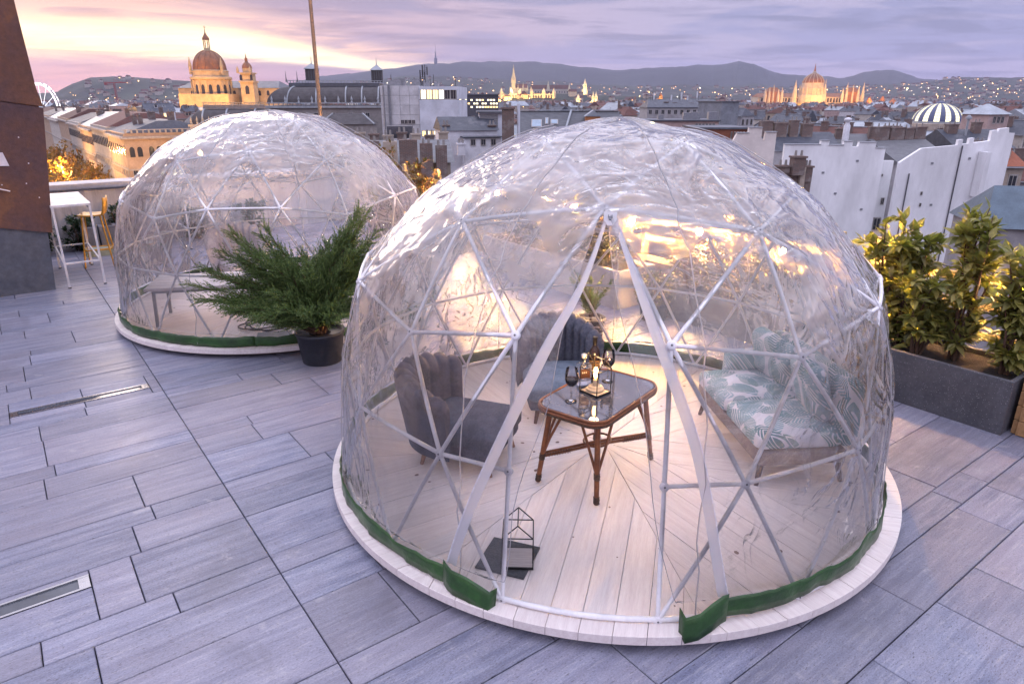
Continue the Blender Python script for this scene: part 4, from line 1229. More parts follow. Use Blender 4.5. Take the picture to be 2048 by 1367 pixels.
for i in range(1100):
    d = Vector((rg_.gauss(0, 1), rg_.gauss(0, 1), rg_.gauss(0, 1))).normalized(); c = Vector((0, 0, .34)) + d * .21 * rg_.uniform(.75, 1.05); rm = leaf_rot((d + Vector((rg_.uniform(-.8, .8), rg_.uniform(-.8, .8), rg_.uniform(-.8, .8)))).normalized(), rg_.uniform(-1, 1), rg_).to_matrix()
    fm.add([c + rm @ Vector(v.co) for v in lm_.vertices], [tuple(p.vertices) for p in lm_.polygons], True)
fm.build('foliage', M_hed, t, kind='stuff')
for k in range(9):
    a = k * .7; mb = MB(); mb.tube([(0, 0, .18), (.16 * math.cos(a), .16 * math.sin(a), .36)], [.007, .003], 5); mb.build('stem', M_stem, t)

# ================================================================== fence with festoon lights
M_fen = mat('fence_timber', (.60, .44, .22), .6, .15, 3, stretch=(9, 9, 1), bump=.1, rnd=.08)
t = empty('timber_fence', T(5.62, 0), RZT); tag(t, 'pale timber post and rail fence along the terrace edge', 'fence')
fw = [-1.75, -.55, .72, 1.09, 2.35, 3.6, 4.85, 6.1, 7.35, 8.6, 9.85, 11.0]
for w_ in fw:
    m = MB(); m.cbox((0, w_, .54), (.035, .085, 1.08), .003); m.build('post', M_fen, t)
    m = MB(); m.cbox((-.03, w_ + .012, 1.12), (.05, .105, .13), .004); m.build('post_cap', M_fen, t)
for z_ in (.965, .75, .50, .25):
    for a, e in zip([-1.75, 1.09, 4.85, 8.6], [1.085, 4.845, 8.595, 11.0]):
        m = MB(); m.cbox((-.032, (a + e) / 2, z_), (.022, e - a, .07), .003); m.build('rail', M_fen, t)
bul = [(-.8, 11.84, .90), (-.19, 11.02, .97), (.52, 10.06, 1.05), (1.10, 9.25, 1.03), (1.73, 8.42, .99), (2.33, 7.6, 1.02), (2.94, 6.8, .98), (3.57, 5.95, 1.0), (4.1, 5.2, 1.02)]
M_fest = emis('festoon_glow', (1.0, .53, .18), 5200.0)
M_fest2 = emis('festoon_glow_dim', (1.0, .56, .22), 800.0)
lab = ['first festoon bulb, farthest along the fence', 'second festoon bulb from the far end', 'third festoon bulb from the far end', 'fourth festoon bulb, behind the door of the open dome', 'fifth festoon bulb, just right of the open door tab', 'sixth festoon bulb, behind the open dome\'s right half', 'seventh festoon bulb, last one seen through the dome film', 'bare festoon bulb shining among the laurel leaves', 'festoon bulb hidden deep in the laurels at the right end']
pp = []
for i, (x_, y_, z_) in enumerate(bul):
    B_ = Vector((x_, y_, z_)) - E2 * .06
    B_ = B_ - E2 * (.30 if 3 <= i < 7 else 0); t = empty('festoon_bulb', B_); mf_ = M_fest if i < 7 else M_fest2; tag(t, lab[i] + ' of the string', 'light bulb', 'festoon bulbs on the terrace fence')
    m = MB(); m.lathe([(0, -.045), (.014, -.042), (.027, -.02), (.03, 0), (.024, .018), (.014, .03)], (0, 0, 0), 14); m.build('bulb', mf_, t)
    m = MB(); m.lathe([(.0155, .028), (.017, .032), (.017, .068), (.01, .075), (0, .075)], (0, 0, 0), 12); m.build('socket', M_black, t)
    if pp:
        a = pp[-1]
        for k in range(1, 6): f = k / 6; pp.append(a.lerp(B_ + Vector((0, 0, .075)), f) - Vector((0, 0, .05 * 4 * f * (1 - f))))
    pp.append(B_ + Vector((0, 0, .075)))
m = MB(); m.tube(pp, .004, 5); tag(m.build('festoon_cable', M_black), 'black cable carrying the festoon bulbs along the fence', 'cable')

# ================================================================== bar corner by the parapet
M_wht = mat('white_powdercoat', (.66, .65, .69), .45, .08, 6)
M_yel = mat('yellow_plastic', (.62, .30, .035), .45, .12, 6)


def bar_table(u, w_, L, Wd, h, label, ns=5):
    t = empty('bar_table', T(u, w_), RZT); tag(t, label, 'bar table', 'white slatted bar tables by the parapet')
    sw = L / ns
    for k in range(ns):
        m = MB(); m.cbox((0, -L / 2 + sw * (k + .5), h - .015), (Wd, sw - .022, .03), .003); m.build('slat', M_wht, t)
    m = MB()
    for s in (-1, 1): m.box((s * (Wd / 2 - .02), 0, h - .048), (.03, L - .03, .035))
    m.build('rail', M_wht, t)
    for sx in (-1, 1):
        for sy in (-1, 1):
            m = MB(); m.bar((sx * (Wd / 2 - .02), sy * (L / 2 - .02), h - .032), (sx * (Wd / 2 - .02), sy * (L / 2 - .02), .015), .026); lg = m.build('leg', M_wht, t)
            m = MB(); m.lathe([(0, 0), (.022, 0), (.018, .012), (.008, .016)], (sx * (Wd / 2 - .02), sy * (L / 2 - .02), 0), 10); m.build('foot', M_black, lg)
        m = MB(); m.bar((sx * (Wd / 2 - .02), -L / 2 + .034, .33), (sx * (Wd / 2 - .02), L / 2 - .034, .33), .02); m.build('footrest', M_wht, t)
    for sy in (-1, 1):
        m = MB(); m.bar((-Wd / 2 + .034, sy * (L / 2 - .02), .33), (Wd / 2 - .034, sy * (L / 2 - .02), .33), .02); m.build('footrest', M_wht, t)
    return t


def uvw(p): d = Vector(p) - ORG; return d.dot(E2), d.dot(E1)


f1 = uvw((-5.57, 9.01, 0)); r1 = uvw((-6.40, 10.11, 0)); f0 = uvw((-5.88, 8.80, 0))
bar_table((f1[0] + f0[0]) / 2, (f1[1] + r1[1]) / 2, r1[1] - f1[1] + .06, f1[0] - f0[0] + .08, 1.09, 'white slatted bar table beside the rusty housing', 4)
bar_table(1.35, 10.55, 1.1, .55, 1.0, 'white slatted bar table behind the closed dome, farther from the rusty housing', 4)


def stool(u, w_, rz, label):
    t = empty('bar_stool', T(u, w_), RZT + rz); tag(t, label, 'bar stool')
    vs, F = [], []; NX, NY = 12, 8
    for i in range(NX + 1):
        f = i / NX
        if f < .62: x, z = -.17 + .34 * f / .62, .765 - .012 * math.sin(PI * f / .62)
        else: q = (f - .62) / .38; x, z = .17 + .05 * math.sin(q * PI / 2) * 1.0, .765 + .24 * q ** 1.15
        for j in range(NY + 1):
            g_ = j / NY * 2 - 1; hw = .175 * (1 - .12 * max(0, (f - .62) / .38)); vs.append((x + (.02 * g_ * g_ * -1 if f > .62 else 0), g_ * hw, z + .012 * g_ * g_))
    for i in range(NX):
        for j in range(NY): p = i * (NY + 1) + j; F.append((p, p + NY + 1, p + NY + 2, p + 1))
    m = MB(); m.add(vs, F, True); o = m.build('shell_seat', M_yel, t); md = o.modifiers.new('thick', 'SOLIDIFY'); md.thickness = .02; md.offset = 0
    for sx in (-1, 1):
        for sy in (-1, 1):
            m = MB(); m.tube([(sx * .12, sy * .12, .755), (sx * .19, sy * .18, 0)], .0115, 8); m.build('leg', M_yel, t)
    for a, e in (((-1, -1), (1, -1)), ((1, -1), (1, 1)), ((1, 1), (-1, 1)), ((-1, 1), (-1, -1))):
        m = MB(); m.tube([(a[0] * .166, a[1] * .16, .26), (e[0] * .166, e[1] * .16, .26)], .009, 7); m.build('footrest', M_yel, t)
    return t


su = uvw((-6.03, 10.1, 0)); stool(su[0] - .14, su[1] + .12, R(-15), 'yellow bar stool with a curved seat beside the white bar table')
M_blk = mat('grey_block', (.17, .17, .20), .8, .2, 5, bump=.1)
for i, (du, lb_) in enumerate(((.02, 'grey block planter left one behind the yellow stool'), (.30, 'wider grey block planter right one behind the yellow stool'))):
    t = empty('block_planter', T(.22 + du, 10.75), RZT); tag(t, lb_, 'planter', 'grey block planters behind the stool')
    m = MB(); m.cbox((0, 0, .21), (.19 if i == 0 else .27, .26, .42), .01); m.build('body', M_blk, t)
    m = MB(); m.box((0, 0, .419), (.14, .2, .006)); m.build('soil', M_soil, t)
t = empty('floor_trough', T(.62, 10.42), RZT); tag(t, 'low pale green trough with a yellow edge on the paving behind the stool', 'trough')
m = MB(); m.cbox((0, 0, .06), (1.0, .24, .12), .006); m.build('body', mat('pale_green', (.30, .34, .28), .7), t)
m = MB(); m.box((0, -.125, .11), (1.0, .012, .02)); m.build('edge_strip', M_yel, t)
for i, (u_, w_, hh) in enumerate(((-.42, 10.9, .50), (.10, 10.98, .55), (.75, 11.0, .70), (1.9, 10.95, .6), (2.9, 10.95, .6))):
    shrub(T(u_, w_, .0), hh, .26, ['dark ivy mound against the parapet under the white bar table', 'dark ivy clump against the parapet behind the grey blocks', 'upright dark ivy against the parapet beside the closed dome', 'dark ivy against the parapet behind the closed dome, left clump', 'dark ivy against the parapet behind the closed dome, right clump'][i], M_ivy, 'ivy_clump', 9, .07, 24, 46, 80 + i, 'ivy clumps along the parapet', (0, 0), .6, 'ivy', .02)
# ================================================================== city
GZ = -28.0
HZ = 197.0
rc = random.Random(21)
M_ground = mat('city_ground', (.055, .052, .055), .9, .3, .05)
m = MB(); m.add([(-9000, -300, 0), (9000, -300, 0), (9000, 9000, 0), (-9000, 9000, 0)], [(0, 1, 2, 3)]); m.build('ground', M_ground, None, (0, 0, GZ), 0, 'structure')

WALLS = [mat('plaster_' + n, c, .85, .14, .8, wear=((.19, .17, .17), .35, .58, .45), rnd=.12) for n, c in (('sand', (.44, .37, .31)), ('grey', (.37, .36, .38)), ('rose', (.47, .35, .33)), ('cream', (.54, .50, .45)), ('white', (.68, .67, .71)))]
ROOFS = {'grey': mat('slate_roof', (.062, .07, .092), .6, .3, 1.2, bump=.3, bscale=4, stretch=(1, 1, 1), rnd=.25, wear=((.17, .17, .19), .5, .55, .5)),
         'red': mat('clay_roof', (.125, .05, .04), .8, .35, 1.2, bump=.3, bscale=5, rnd=.25, col2=(.09, .045, .04), wear=((.12, .10, .10), .5, .55, .6)),
         'pale': mat('sheet_roof', (.30, .335, .38), .42, .2, .5, rnd=.2, metal=.2, wear=((.18, .17, .18), .4, .58, .5))}
M_brick = None
M_zincg = mat('zinc_gutter', (.40, .42, .46), .45, .15, 1)


def brick():
    m = bpy.data.materials.new('old_brick'); m.use_nodes = True; t = m.node_tree; q = NB(t); p = t.nodes['Principled BSDF']
    tcn = q.n('ShaderNodeTexCoord'); g_ = q.n('ShaderNodeNewGeometry'); s_ = q.n('ShaderNodeSeparateXYZ'); t.links.new(tcn.outputs['Object'], s_.inputs[0])
    v = q.comb(q.m('ADD', s_.outputs[0], s_.outputs[1]), s_.outputs[2])
    b_ = q.n('ShaderNodeTexBrick'); q.put(b_.inputs['Vector'], v); b_.inputs['Scale'].default_value = 1.0; b_.inputs['Brick Width'].default_value = .29; b_.inputs['Row Height'].default_value = .085; b_.inputs['Mortar Size'].default_value = .012
    b_.inputs['Color1'].default_value = (.17, .095, .075, 1); b_.inputs['Color2'].default_value = (.10, .07, .065, 1); b_.inputs['Mortar'].default_value = (.20, .18, .17, 1)
    nz = q.noise(tcn.outputs['Object'], .9, 5.0, .7)
    q.put(p.inputs['Base Color'], q.mix(q.m('MULTIPLY', q.rng(nz, .48, .62), .7), b_.outputs[0], (.25, .22, .21))); p.inputs['Roughness'].default_value = .9
    return m


M_brick = brick()
M_pane = mat('dark_pane', (.03, .033, .045), .15, .1, 2, spec=.6)
M_frame = mat('window_frame', (.42, .40, .39), .7, .1, 4)
M_lit = emis('lit_window', (1.0, .66, .27), 1.6)
M_lit2 = emis('lit_window_pale', (1.0, .86, .55), 1.7)
M_cornice = mat('cornice_stone', (.44, .40, .37), .8, .15, 1.5)
M_pot_ = mat('chimney_pot', (.30, .28, .27), .8)


def window_mesh(name, pane, frame=M_frame):
    """unit window 1 x 1, facing local -y"""
    m = MB(); f = .09
    m.m = 0
    for (x, z, w, h) in ((-.5 + f / 2, 0, f, 1), (.5 - f / 2, 0, f, 1), (0, .5 - f / 2, 1 - 2 * f, f), (0, -.5 + f / 2, 1 - 2 * f, f), (0, 0, .05, 1 - 2 * f)): m.box((x, -.03, z), (w, .10, h))
    m.m = 1; m.box((0, 0, 0), (1 - 2 * f, .03, 1 - 2 * f))
    me = bpy.data.meshes.new(name); me.from_pydata(m.v, [], m.f); me.materials.append(frame); me.materials.append(pane); me.polygons.foreach_set('material_index', m.mi); me.update(); return me


WIN_D = window_mesh('window', M_pane); WIN_L = window_mesh('lit_window', M_lit); WIN_P = window_mesh('pale_lit_window', M_lit2)


def win(parent, x, y, z, w, h, rz=0.0, me=None, name='window'):
    return inst(name, me or WIN_D, parent, (x, y, z), (0, 0, rz), (w, 1, h))


GUARD = []


def X(px, D): return (px - 1024) * D / 1445.0
def Z(py, D): return EYE + (HZ - py) * D / 1534.0


def chimney(parent, x, y, z0, z1, w=1.0, d=.6, mt=None, rz=0.0, pots=2):
    m = MB(); m.box((0, 0, (z1 - z0) / 2), (w, d, z1 - z0)); m.box((0, 0, z1 - z0 + .06), (w + .16, d + .16, .14)); o = m.build('chimney', mt or M_brick, parent, (x, y, z0), rz)
    if pots:
        m = MB()
        for k in range(pots): m.lathe([(.11, 0), (.09, .42)], (-w / 2 + w * (k + .5) / pots, 0, z1 - z0 + .13), 7)
        m.build('chimney_pot', M_pot_, o)
    return o


def house(x, y, w, d, eave, rh, rz, wm, rm, label, group, near, nm='city_house', hip=0.0, lit=.12, cat='house', wins=True):
    t = empty(nm, (x, y, GZ), rz); tag(t, label, cat, group); h = eave - GZ
    m = MB(); m.box((0, 0, h / 2), (w, d, h)); m.build('wall', wm, t)
    m = MB(); m.gable((0, 0, h + .005), (w, d), rh, 0, .35, hip); rf = m.build('roof', rm, t)
    if near >= 1:
        for sy in (-1, 1):
            m = MB(); m.box((0, sy * (d / 2 + .36), h - .12), (w + .7, .16, .16)); m.build('gutter', M_zincg, t)
        m = MB(); m.box((0, 0, h + rh + .03), (w - 2 * hip, .4, .14)); m.build('ridge_cap', M_zincg, t)
        sla = math.atan2(rh, d / 2 + .35)
        for k in range(rc.randint(1, 3)):
            x_ = rc.uniform(-w * .35, w * .35); f_ = rc.uniform(.3, .6)
            if rc.random() < .5:
                m = MB(); m.m = 0; m.box((0, 0, 0), (1.1, 1.5, .14)); m.m = 1; m.box((0, 0, .07), (.9, 1.3, .06)); o = m.build('skylight', [M_zincg, M_pane], rf); o.location = (x_, -(d / 2) * f_, h + rh * (1 - f_) + .1); o.rotation_euler.x = sla
            else:
                m = MB(); m.m = 0; m.box((0, .3, 0), (1.5, 1.8, 1.3)); m.m = 1; m.box((0, -.61, .05), (.9, .05, .9)); m.m = 2; m.gable((0, .3, .66), (1.9, 1.5), .5, PI / 2, .1); o = m.build('dormer', [wm, M_pane, rm], rf); o.location = (x_, -(d / 2) * f_, h + rh * (1 - f_) + .35)
        for k in range(rc.randint(2, 5)):
            cx = rc.uniform(-w * .42, w * .42); cy = rc.choice((-1, 1)) * rc.uniform(.1, .3) * d; zz = h + rh * (1 - abs(cy) / (d / 2)) - .4
            chimney(t, cx, cy, zz, h + rh + rc.uniform(.2, 1.0), rc.uniform(.7, 1.6), .6, None, 0, rc.randint(1, 3) if near >= 2 else 0)
        if rc.random() < .5:
            m = MB(); m.tube([(0, 0, 0), (0, 0, 2.6)], .025, 4); m.tube([(-.5, 0, 2.2), (.5, 0, 2.2)], .02, 4); m.tube([(-.35, 0, 1.8), (.35, 0, 1.8)], .02, 4); m.build('aerial', M_black, t, (rc.uniform(-.3, .3) * w, 0, h + rh - .2))
    if wins:
        floors = 2 if near else 2
        jw = MB()
        for fc in range(3):
            L = w if fc == 0 else d; n = max(2, int(L / 2.7))
            for fl in range(floors):
                zz = h - 2.0 - 3.6 * fl
                for k in range(n):
                    u = -L / 2 + L * (k + .5) / n
                    p = (u, -d / 2 - .02) if fc == 0 else ((-w / 2 - .02, -u) if fc == 1 else (w / 2 + .02, u)); r_ = (0, -PI / 2, PI / 2)[fc]
                    l_ = rc.random() < lit
                    if near >= 2 and fl == 0: win(t, p[0], p[1], zz, 1.15, 1.9, r_, WIN_L if l_ else WIN_D)
                    else:
                        jw.m = 1 if l_ else 0; jw.box((p[0], p[1], zz), (1.1, .12, 1.8), r_)
        if jw.v: jw.build('window', [M_pane, M_lit], t, kind='stuff')
    return t


def flood(x, y, z, power, col=(1, .47, .10), r_=1.5):
    li = bpy.data.lights.new('floodlight', 'POINT'); li.energy = power * .42; li.color = col; li.shadow_soft_size = r_
    o = bpy.data.objects.new('floodlight', li); COL.objects.link(o); o.location = (x, y, z); return o


# ------------------------------------------------------------------ hills
M_for = mat('wooded_hill', (.035, .048, .036), .95, .5, .004, bump=.0, col2=(.018, .024, .022), detail=9, wear=((.075, .062, .05), .010, .55, .6))
M_far = mat('far_ridge', (.030, .040, .038), .95, .35, .003, detail=8)


def hill(name, ridge, D, depth, mt, rough=6.0, back=1500, sub=14, base=GZ - .5):
    """ridge: photo px,py at distance D; the slope comes down toward the camera over depth metres"""
    n = len(ridge) - 1; cols = []
    NS = n * sub
    for i in range(NS + 1):
        f = i / sub; k = min(n - 1, int(f)); u = f - k; u = u * u * (3 - 2 * u) * .5 + u * .5
        px = ridge[k][0] + (ridge[k + 1][0] - ridge[k][0]) * u; py = ridge[k][1] + (ridge[k + 1][1] - ridge[k][1]) * u
        zr = Z(py, D); cols.append((px, zr))
    vs, F = [], []; NR = 22
    for j in range(NR + 1):
        g_ = j / NR
        for px, zr in cols:
            if g_ <= .75:
                q = g_ / .75; y = D - depth * (1 - q); s = q * q * (3 - 2 * q)
            else:
                q = (g_ - .75) / .25; y = D + back * q; s = 1 - q * q * .8
            x = (px - 1024) / 1445 * y
            z = base + (zr - base) * s + (noise.fractal(Vector((x * .004, y * .004, D)), 1, 2, 4) * rough * (1.0 if g_ < .75 else .5)) * min(1, s * 3) + (noise.noise(Vector((x * .05, y * .05, 0))) * rough * .16)
            vs.append((x, y, z))
    M_ = NS + 1
    for j in range(NR):
        for i in range(NS): p = j * M_ + i; F.append((p, p + 1, p + M_ + 1, p + M_))
    m = MB(); m.add(vs, F, True); o = m.build(name, mt, None, None, 0, 'structure')
    return vs, M_, NR


H1 = hill('far_hills', [(560, 178), (640, 153), (700, 149), (760, 142), (830, 134), (874, 129), (940, 127), (1000, 126), (1060, 126), (1110, 130), (1160, 137), (1230, 141), (1300, 138), (1370, 134), (1420, 133), (1450, 128), (1470, 125), (1500, 130), (1530, 143), (1560, 150), (1620, 154), (1680, 157), (1720, 147), (1770, 142), (1800, 147), (1830, 158), (1880, 162), (1960, 168), (2080, 172), (2250, 170), (2500, 176)], 6500, 2900, M_far, 16)
H2 = hill('villa_hills', [(560, 190), (640, 178), (720, 164), (800, 155), (880, 153), (960, 158), (1040, 163), (1120, 164), (1200, 172), (1300, 173), (1400, 172), (1500, 172), (1600, 176), (1680, 174), (1740, 170), (1800, 168), (1850, 163), (1900, 158), (1960, 157), (2040, 155), (2120, 156), (2300, 166), (2500, 175)], 3900, 1700, M_for, 12)
H3 = hill('citadel_hill', [(-300, 190), (-100, 186), (60, 188), (118, 184), (150, 168), (190, 155), (232, 153), (290, 156), (340, 160), (390, 164), (440, 168), (520, 174), (600, 186), (680, 192)], 2600, 900, M_for, 5)
H4 = hill('castle_hill', [(900, 197), (960, 193), (1010, 186), (1060, 187), (1120, 188), (1180, 190), (1260, 192), (1350, 194), (1450, 197)], 1750, 260, M_for, 3, 500)


def scatter_on(H, n, rg_, lo=.1, hi=.72, pxr=(0, 2048)):
    vs, M_, NR = H; o = []
    while len(o) < n:
        g_ = lo + (hi - lo) * rg_.random() ** 1.5; j = int(g_ * NR); i = rg_.randrange(M_ - 1); f = rg_.random(); a, e = Vector(vs[j * M_ + i]), Vector(vs[j * M_ + i + 1]); c = Vector(vs[(j + 1) * M_ + i]); h_ = rg_.random(); p = a + (e - a) * f + (c - a) * h_
        px = 1024 + p.x / p.y * 1445
        if pxr[0] < px < pxr[1]: o.append(p)
    return o


rg_ = random.Random(31)
hh_ = MB(); lt = MB(); spots = scatter_on(H2, 950, rg_, .06, .60) + scatter_on(H3, 150, rg_, .1, .6, (180, 640)) + scatter_on(H4, 90, rg_, .05, .6)
for p in spots:
    s = rg_.uniform(.7, 1.6); w_, d_, h_ = 11 * s, 9 * s, 7 * s; a = rg_.uniform(0, PI)
    hh_.m = rg_.randrange(2); hh_.box((p.x, p.y, p.z + h_ / 2 - 1.5), (w_, d_, h_), a); hh_.m = 2; hh_.gable((p.x, p.y, p.z + h_ - 1.5), (w_, d_), 3.4 * s, a, .4)
    if rg_.random() < .34:
        y = p.y - d_ * .75; k = rg_.uniform(.55, 1.15) * p.y / 3000; lt.m = rg_.choice((0, 0, 0, 1)); lt.box((p.x + rg_.uniform(-4, 4), y, p.z + rg_.uniform(0, h_)), (1.6 * k, .5, 1.6 * k))
o = hh_.build('hillside_houses', [WALLS[3], WALLS[0], ROOFS['red']], None, None, 0, 'stuff'); tag(o, 'many small villas scattered over the wooded hillsides', 'houses')
M_star = [emis('lamp_warm', (1.0, .55, .20), 7.0), emis('lamp_white', (1.0, .85, .62), 7.0)]
for p in scatter_on(H2, 330, rg_, .04, .5) + scatter_on(H3, 60, rg_, .05, .5, (130, 640)) + scatter_on(H4, 60, rg_, 0, .4):
    k = rg_.choice((.5, .7, .8, 1.0, 1.6)) * p.y / 3000; lt.m = rg_.choice((0, 0, 0, 1)); lt.box((p.x, p.y - 3, p.z + 7), (1.7 * k, .5, 1.7 * k))
for k in range(110):                                             # lamps along a winding hill road
    pass
o = lt.build('hillside_lights', M_star, None, None, 0, 'stuff'); tag(o, 'countless small lights dotted over the hillside suburbs', 'lights')

# ------------------------------------------------------------------ flat far city: small roofs that read as one mass
far_ = MB(); fl_ = MB()
for i in range(2300):
    D = 620 + 1900 * rc.random() ** 1.1; px = rc.uniform(-150, 2200); x = X(px, D)
    w_, d_ = rc.uniform(9, 22), rc.uniform(9, 16); e_ = rc.uniform(-11, -3.5) - .0012 * (D - 600)
    if 1490 < px < 1760 and D < 1400: e_ -= 2
    if 340 < px < 580 and D < 640: continue
    a = RZT + rc.choice((0, PI / 2)) + rc.uniform(-.3, .3)
    far_.m = rc.randrange(3); far_.box((x, D, (e_ + GZ) / 2), (w_, d_, e_ - GZ), a)
    far_.m = 3 + rc.choice((0, 0, 1, 1, 2)); far_.gable((x, D, e_), (w_, d_), rc.uniform(2.5, 5), a, .4, rc.choice((0, 2)))
    for q_ in range(rc.randint(1, 3)):
        far_.m = rc.choice((0, 1, 6)); far_.box((x + rc.uniform(-5, 5), D + rc.uniform(-2, 2), e_ + 3), (rc.uniform(.9, 1.8), 1, rc.uniform(3, 5)), a)
    if rc.random() < .5: far_.m = 7; far_.box((x - math.sin(a) * -(d_ / 2 + .4), D - math.cos(a) * (d_ / 2 + .4), e_ - .1), (w_ + .8, .3, .3), a)
    if rc.random() < .09:
        fl_.m = rc.choice((0, 0, 1)); k = D / 1000 * rc.uniform(.6, 1.2); fl_.box((x + rc.uniform(-8, 8), D - d_, e_ - rc.uniform(-1, 4)), (.85 * k, .4, .85 * k))
o = far_.build('distant_rooftops', [WALLS[0], WALLS[2], WALLS[3], ROOFS['grey'], ROOFS['red'], ROOFS['pale'], M_brick, M_zincg], None, None, 0, 'stuff'); tag(o, 'crowded mass of distant city rooftops below the hills', 'rooftops')
o = fl_.build('city_lights', M_star, None, None, 0, 'stuff'); tag(o, 'countless tiny lights among the distant rooftops', 'lights')

# ------------------------------------------------------------------ landmarks
M_gold = mat('limestone', (.50, .38, .24), .8, .18, .25, wear=((.20, .15, .10), .12, .6, .4))
M_cop = mat('brown_copper', (.30, .13, .055), .6, .25, .3, col2=(.15, .075, .045))
M_lead = mat('lead_roof', (.10, .11, .135), .5, .3, .3)


def spire(m, x, y, z0, w, z1, seg=8): m.lathe([(w, z0), (w * .55, z0 + (z1 - z0) * .45), (.02, z1)], (x, y, 0), seg, False)


def arched(parent, x, y, z, w, h, rz=0.0, me=None, name='arched_window'):
    return inst(name, me or ARCH, parent, (x, y, z), (0, 0, rz), (w, 1, h))


m = MB(); P = [(-.5, -.5), (.5, -.5), (.5, .2)] + [(.5 * math.cos(a), .2 + .3 * math.sin(a)) for a in (PI / 6, PI / 3, PI / 2, 2 * PI / 3, 5 * PI / 6)] + [(-.5, .2)]
n = len(P); m.add([(p[0], -.12, p[1]) for p in P] + [(p[0], .1, p[1]) for p in P], [tuple(range(n))] + [(i, n + i, n + (i + 1) % n, (i + 1) % n)[::-1] for i in range(n)])
ARCH = bpy.data.meshes.new('arched_window'); ARCH.from_pydata(m.v, [], m.f); ARCH.materials.append(M_pane); ARCH.update()

# basilica
D = 600; t = empty('basilica', (X(428, D), D, 0)); tag(t, 'floodlit basilica with a tall ribbed dome, left of the flagpole', 'church')
kx, kz = D / 1445, D / 1534; zz = lambda py: Z(py, D); xx = lambda px: (px - 428) * kx
m = MB(); m.box((xx(455), 26, (zz(176) + GZ) / 2), (200 * kx, 44, zz(176) - GZ)); m.box((xx(428), 10, (zz(188) + GZ) / 2), (96 * kx, 60, zz(188) - GZ)); m.build('body', M_gold, t)
m = MB(); m.gable((xx(455), 26, zz(176) + .01), (200 * kx, 44), 6, 0, .8, 6); m.build('roof', M_lead, t)
r_ = 36 * kx
m = MB(); m.lathe([(r_ * 1.05, zz(208)), (r_ * 1.05, zz(196)), (r_, zz(195)), (r_, zz(161)), (r_ * 1.08, zz(159)), (r_ * 1.08, zz(155)), (r_ * 1.0, zz(154)), (r_ * .93, zz(153)), (r_ * .93, zz(144)), (r_ * .97, zz(143)), (r_ * .9, zz(141))], (0, 0, 0), 40, False); m.build('drum', M_gold, t)
for k in range(16):
    a = 2 * PI * k / 16 + .1
    m = MB(); m.box((r_ * 1.02, 0, (zz(195) + zz(161)) / 2), (1.2, 1.3, zz(161) - zz(195))); o = m.build('pilaster', M_gold, t); o.rotation_euler.z = a
    a2 = a + PI / 16; arched(t, (r_ + .05) * math.cos(a2), (r_ + .05) * math.sin(a2), (zz(192) + zz(168)) / 2, 2.6, zz(170) - zz(191), a2 + PI / 2)
m = MB(); pr_ = []
rd = 31 * kx
for i in range(13):
    a = PI / 2 * i / 12; pr_.append((rd * math.cos(a) ** .9 if i < 12 else 0, zz(142) + (zz(103) - zz(142)) * math.sin(a)))
m.lathe(pr_, (0, 0, 0), 40); dm = m.build('dome', M_cop, t)
for k in range(12):
    a = 2 * PI * k / 12 + .12; m = MB(); m.tube([(math.cos(a) * (p[0] + .15), math.sin(a) * (p[0] + .15), p[1]) for p in pr_[:12]], .35, 5); m.build('rib', M_cop, dm)
m = MB(); m.lathe([(9.5 * kx, zz(108)), (9.5 * kx, zz(103)), (6 * kx, zz(102)), (6 * kx, zz(99))], (0, 0, 0), 16, False); m.build('lantern_base', M_gold, t)
for k in range(8):
    a = 2 * PI * k / 8; m = MB(); m.tube([(5.4 * kx * math.cos(a), 5.4 * kx * math.sin(a), zz(99)), (5.4 * kx * math.cos(a), 5.4 * kx * math.sin(a), zz(82))], .45, 6); m.build('lantern_column', M_gold, t)
m = MB(); m.lathe([(6.6 * kx, zz(83)), (6.6 * kx, zz(80)), (5 * kx, zz(77)), (2.6 * kx, zz(73)), (1 * kx, zz(69)), (.3, zz(65)), (.15, zz(62))], (0, 0, 0), 16); m.tube([(0, 0, zz(63)), (0, 0, zz(56))], .22, 5); m.bar((-1, 0, zz(59)), (1, 0, zz(59)), .3); m.build('lantern_cap', M_cop, t)
for px in (398, 459):
    m = MB(); m.lathe([(3 * kx, zz(150)), (3 * kx, zz(136)), (3.6 * kx, zz(135)), (2.4 * kx, zz(128)), (.1, zz(116))], (xx(px), -8, 0), 10, False); m.build('corner_turret', M_gold, t)
tw = MB(); xt = xx(505)
tw.box((xt, -4, (zz(165) + GZ) / 2), (25 * kx, 25 * kx, zz(165) - GZ)); tw.box((xt, -4, zz(164)), (29 * kx, 29 * kx, 1.4)); tw.box((xt, -4, (zz(163) + zz(148)) / 2), (22 * kx, 22 * kx, zz(148) - zz(163))); tw.box((xt, -4, zz(147.5)), (26 * kx, 26 * kx, 1.0))
tw.lathe([(9 * kx, zz(147)), (9 * kx, zz(138))], (xt, -4, 0), 12, False); tower = tw.build('bell_tower', M_gold, t)
m = MB(); m.lathe([(9.5 * kx, zz(138)), (8.8 * kx, zz(133)), (6 * kx, zz(128.5)), (3 * kx, zz(126)), (2.6 * kx, zz(121)), (3.2 * kx, zz(120.5)), (1.2 * kx, zz(117)), (.15, zz(110))], (xt, -4, 0), 14); m.build('tower_cap', M_cop, tower)
for px in (493, 517): m = MB(); m.lathe([(2.6 * kx, zz(148)), (2.6 * kx, zz(142)), (2 * kx, zz(139)), (.1, zz(134))], (xx(px), -12, 0), 8, False); m.build('corner_turret', M_gold, t)
for dx_ in (-4.2, 4.2): arched(t, xt + dx_, -4 - 11 * kx - .1, zz(156), 2.2, 4.2)
arched(t, xt, -4 - 12.5 * kx - .1, zz(180), 3.0, 6.5)
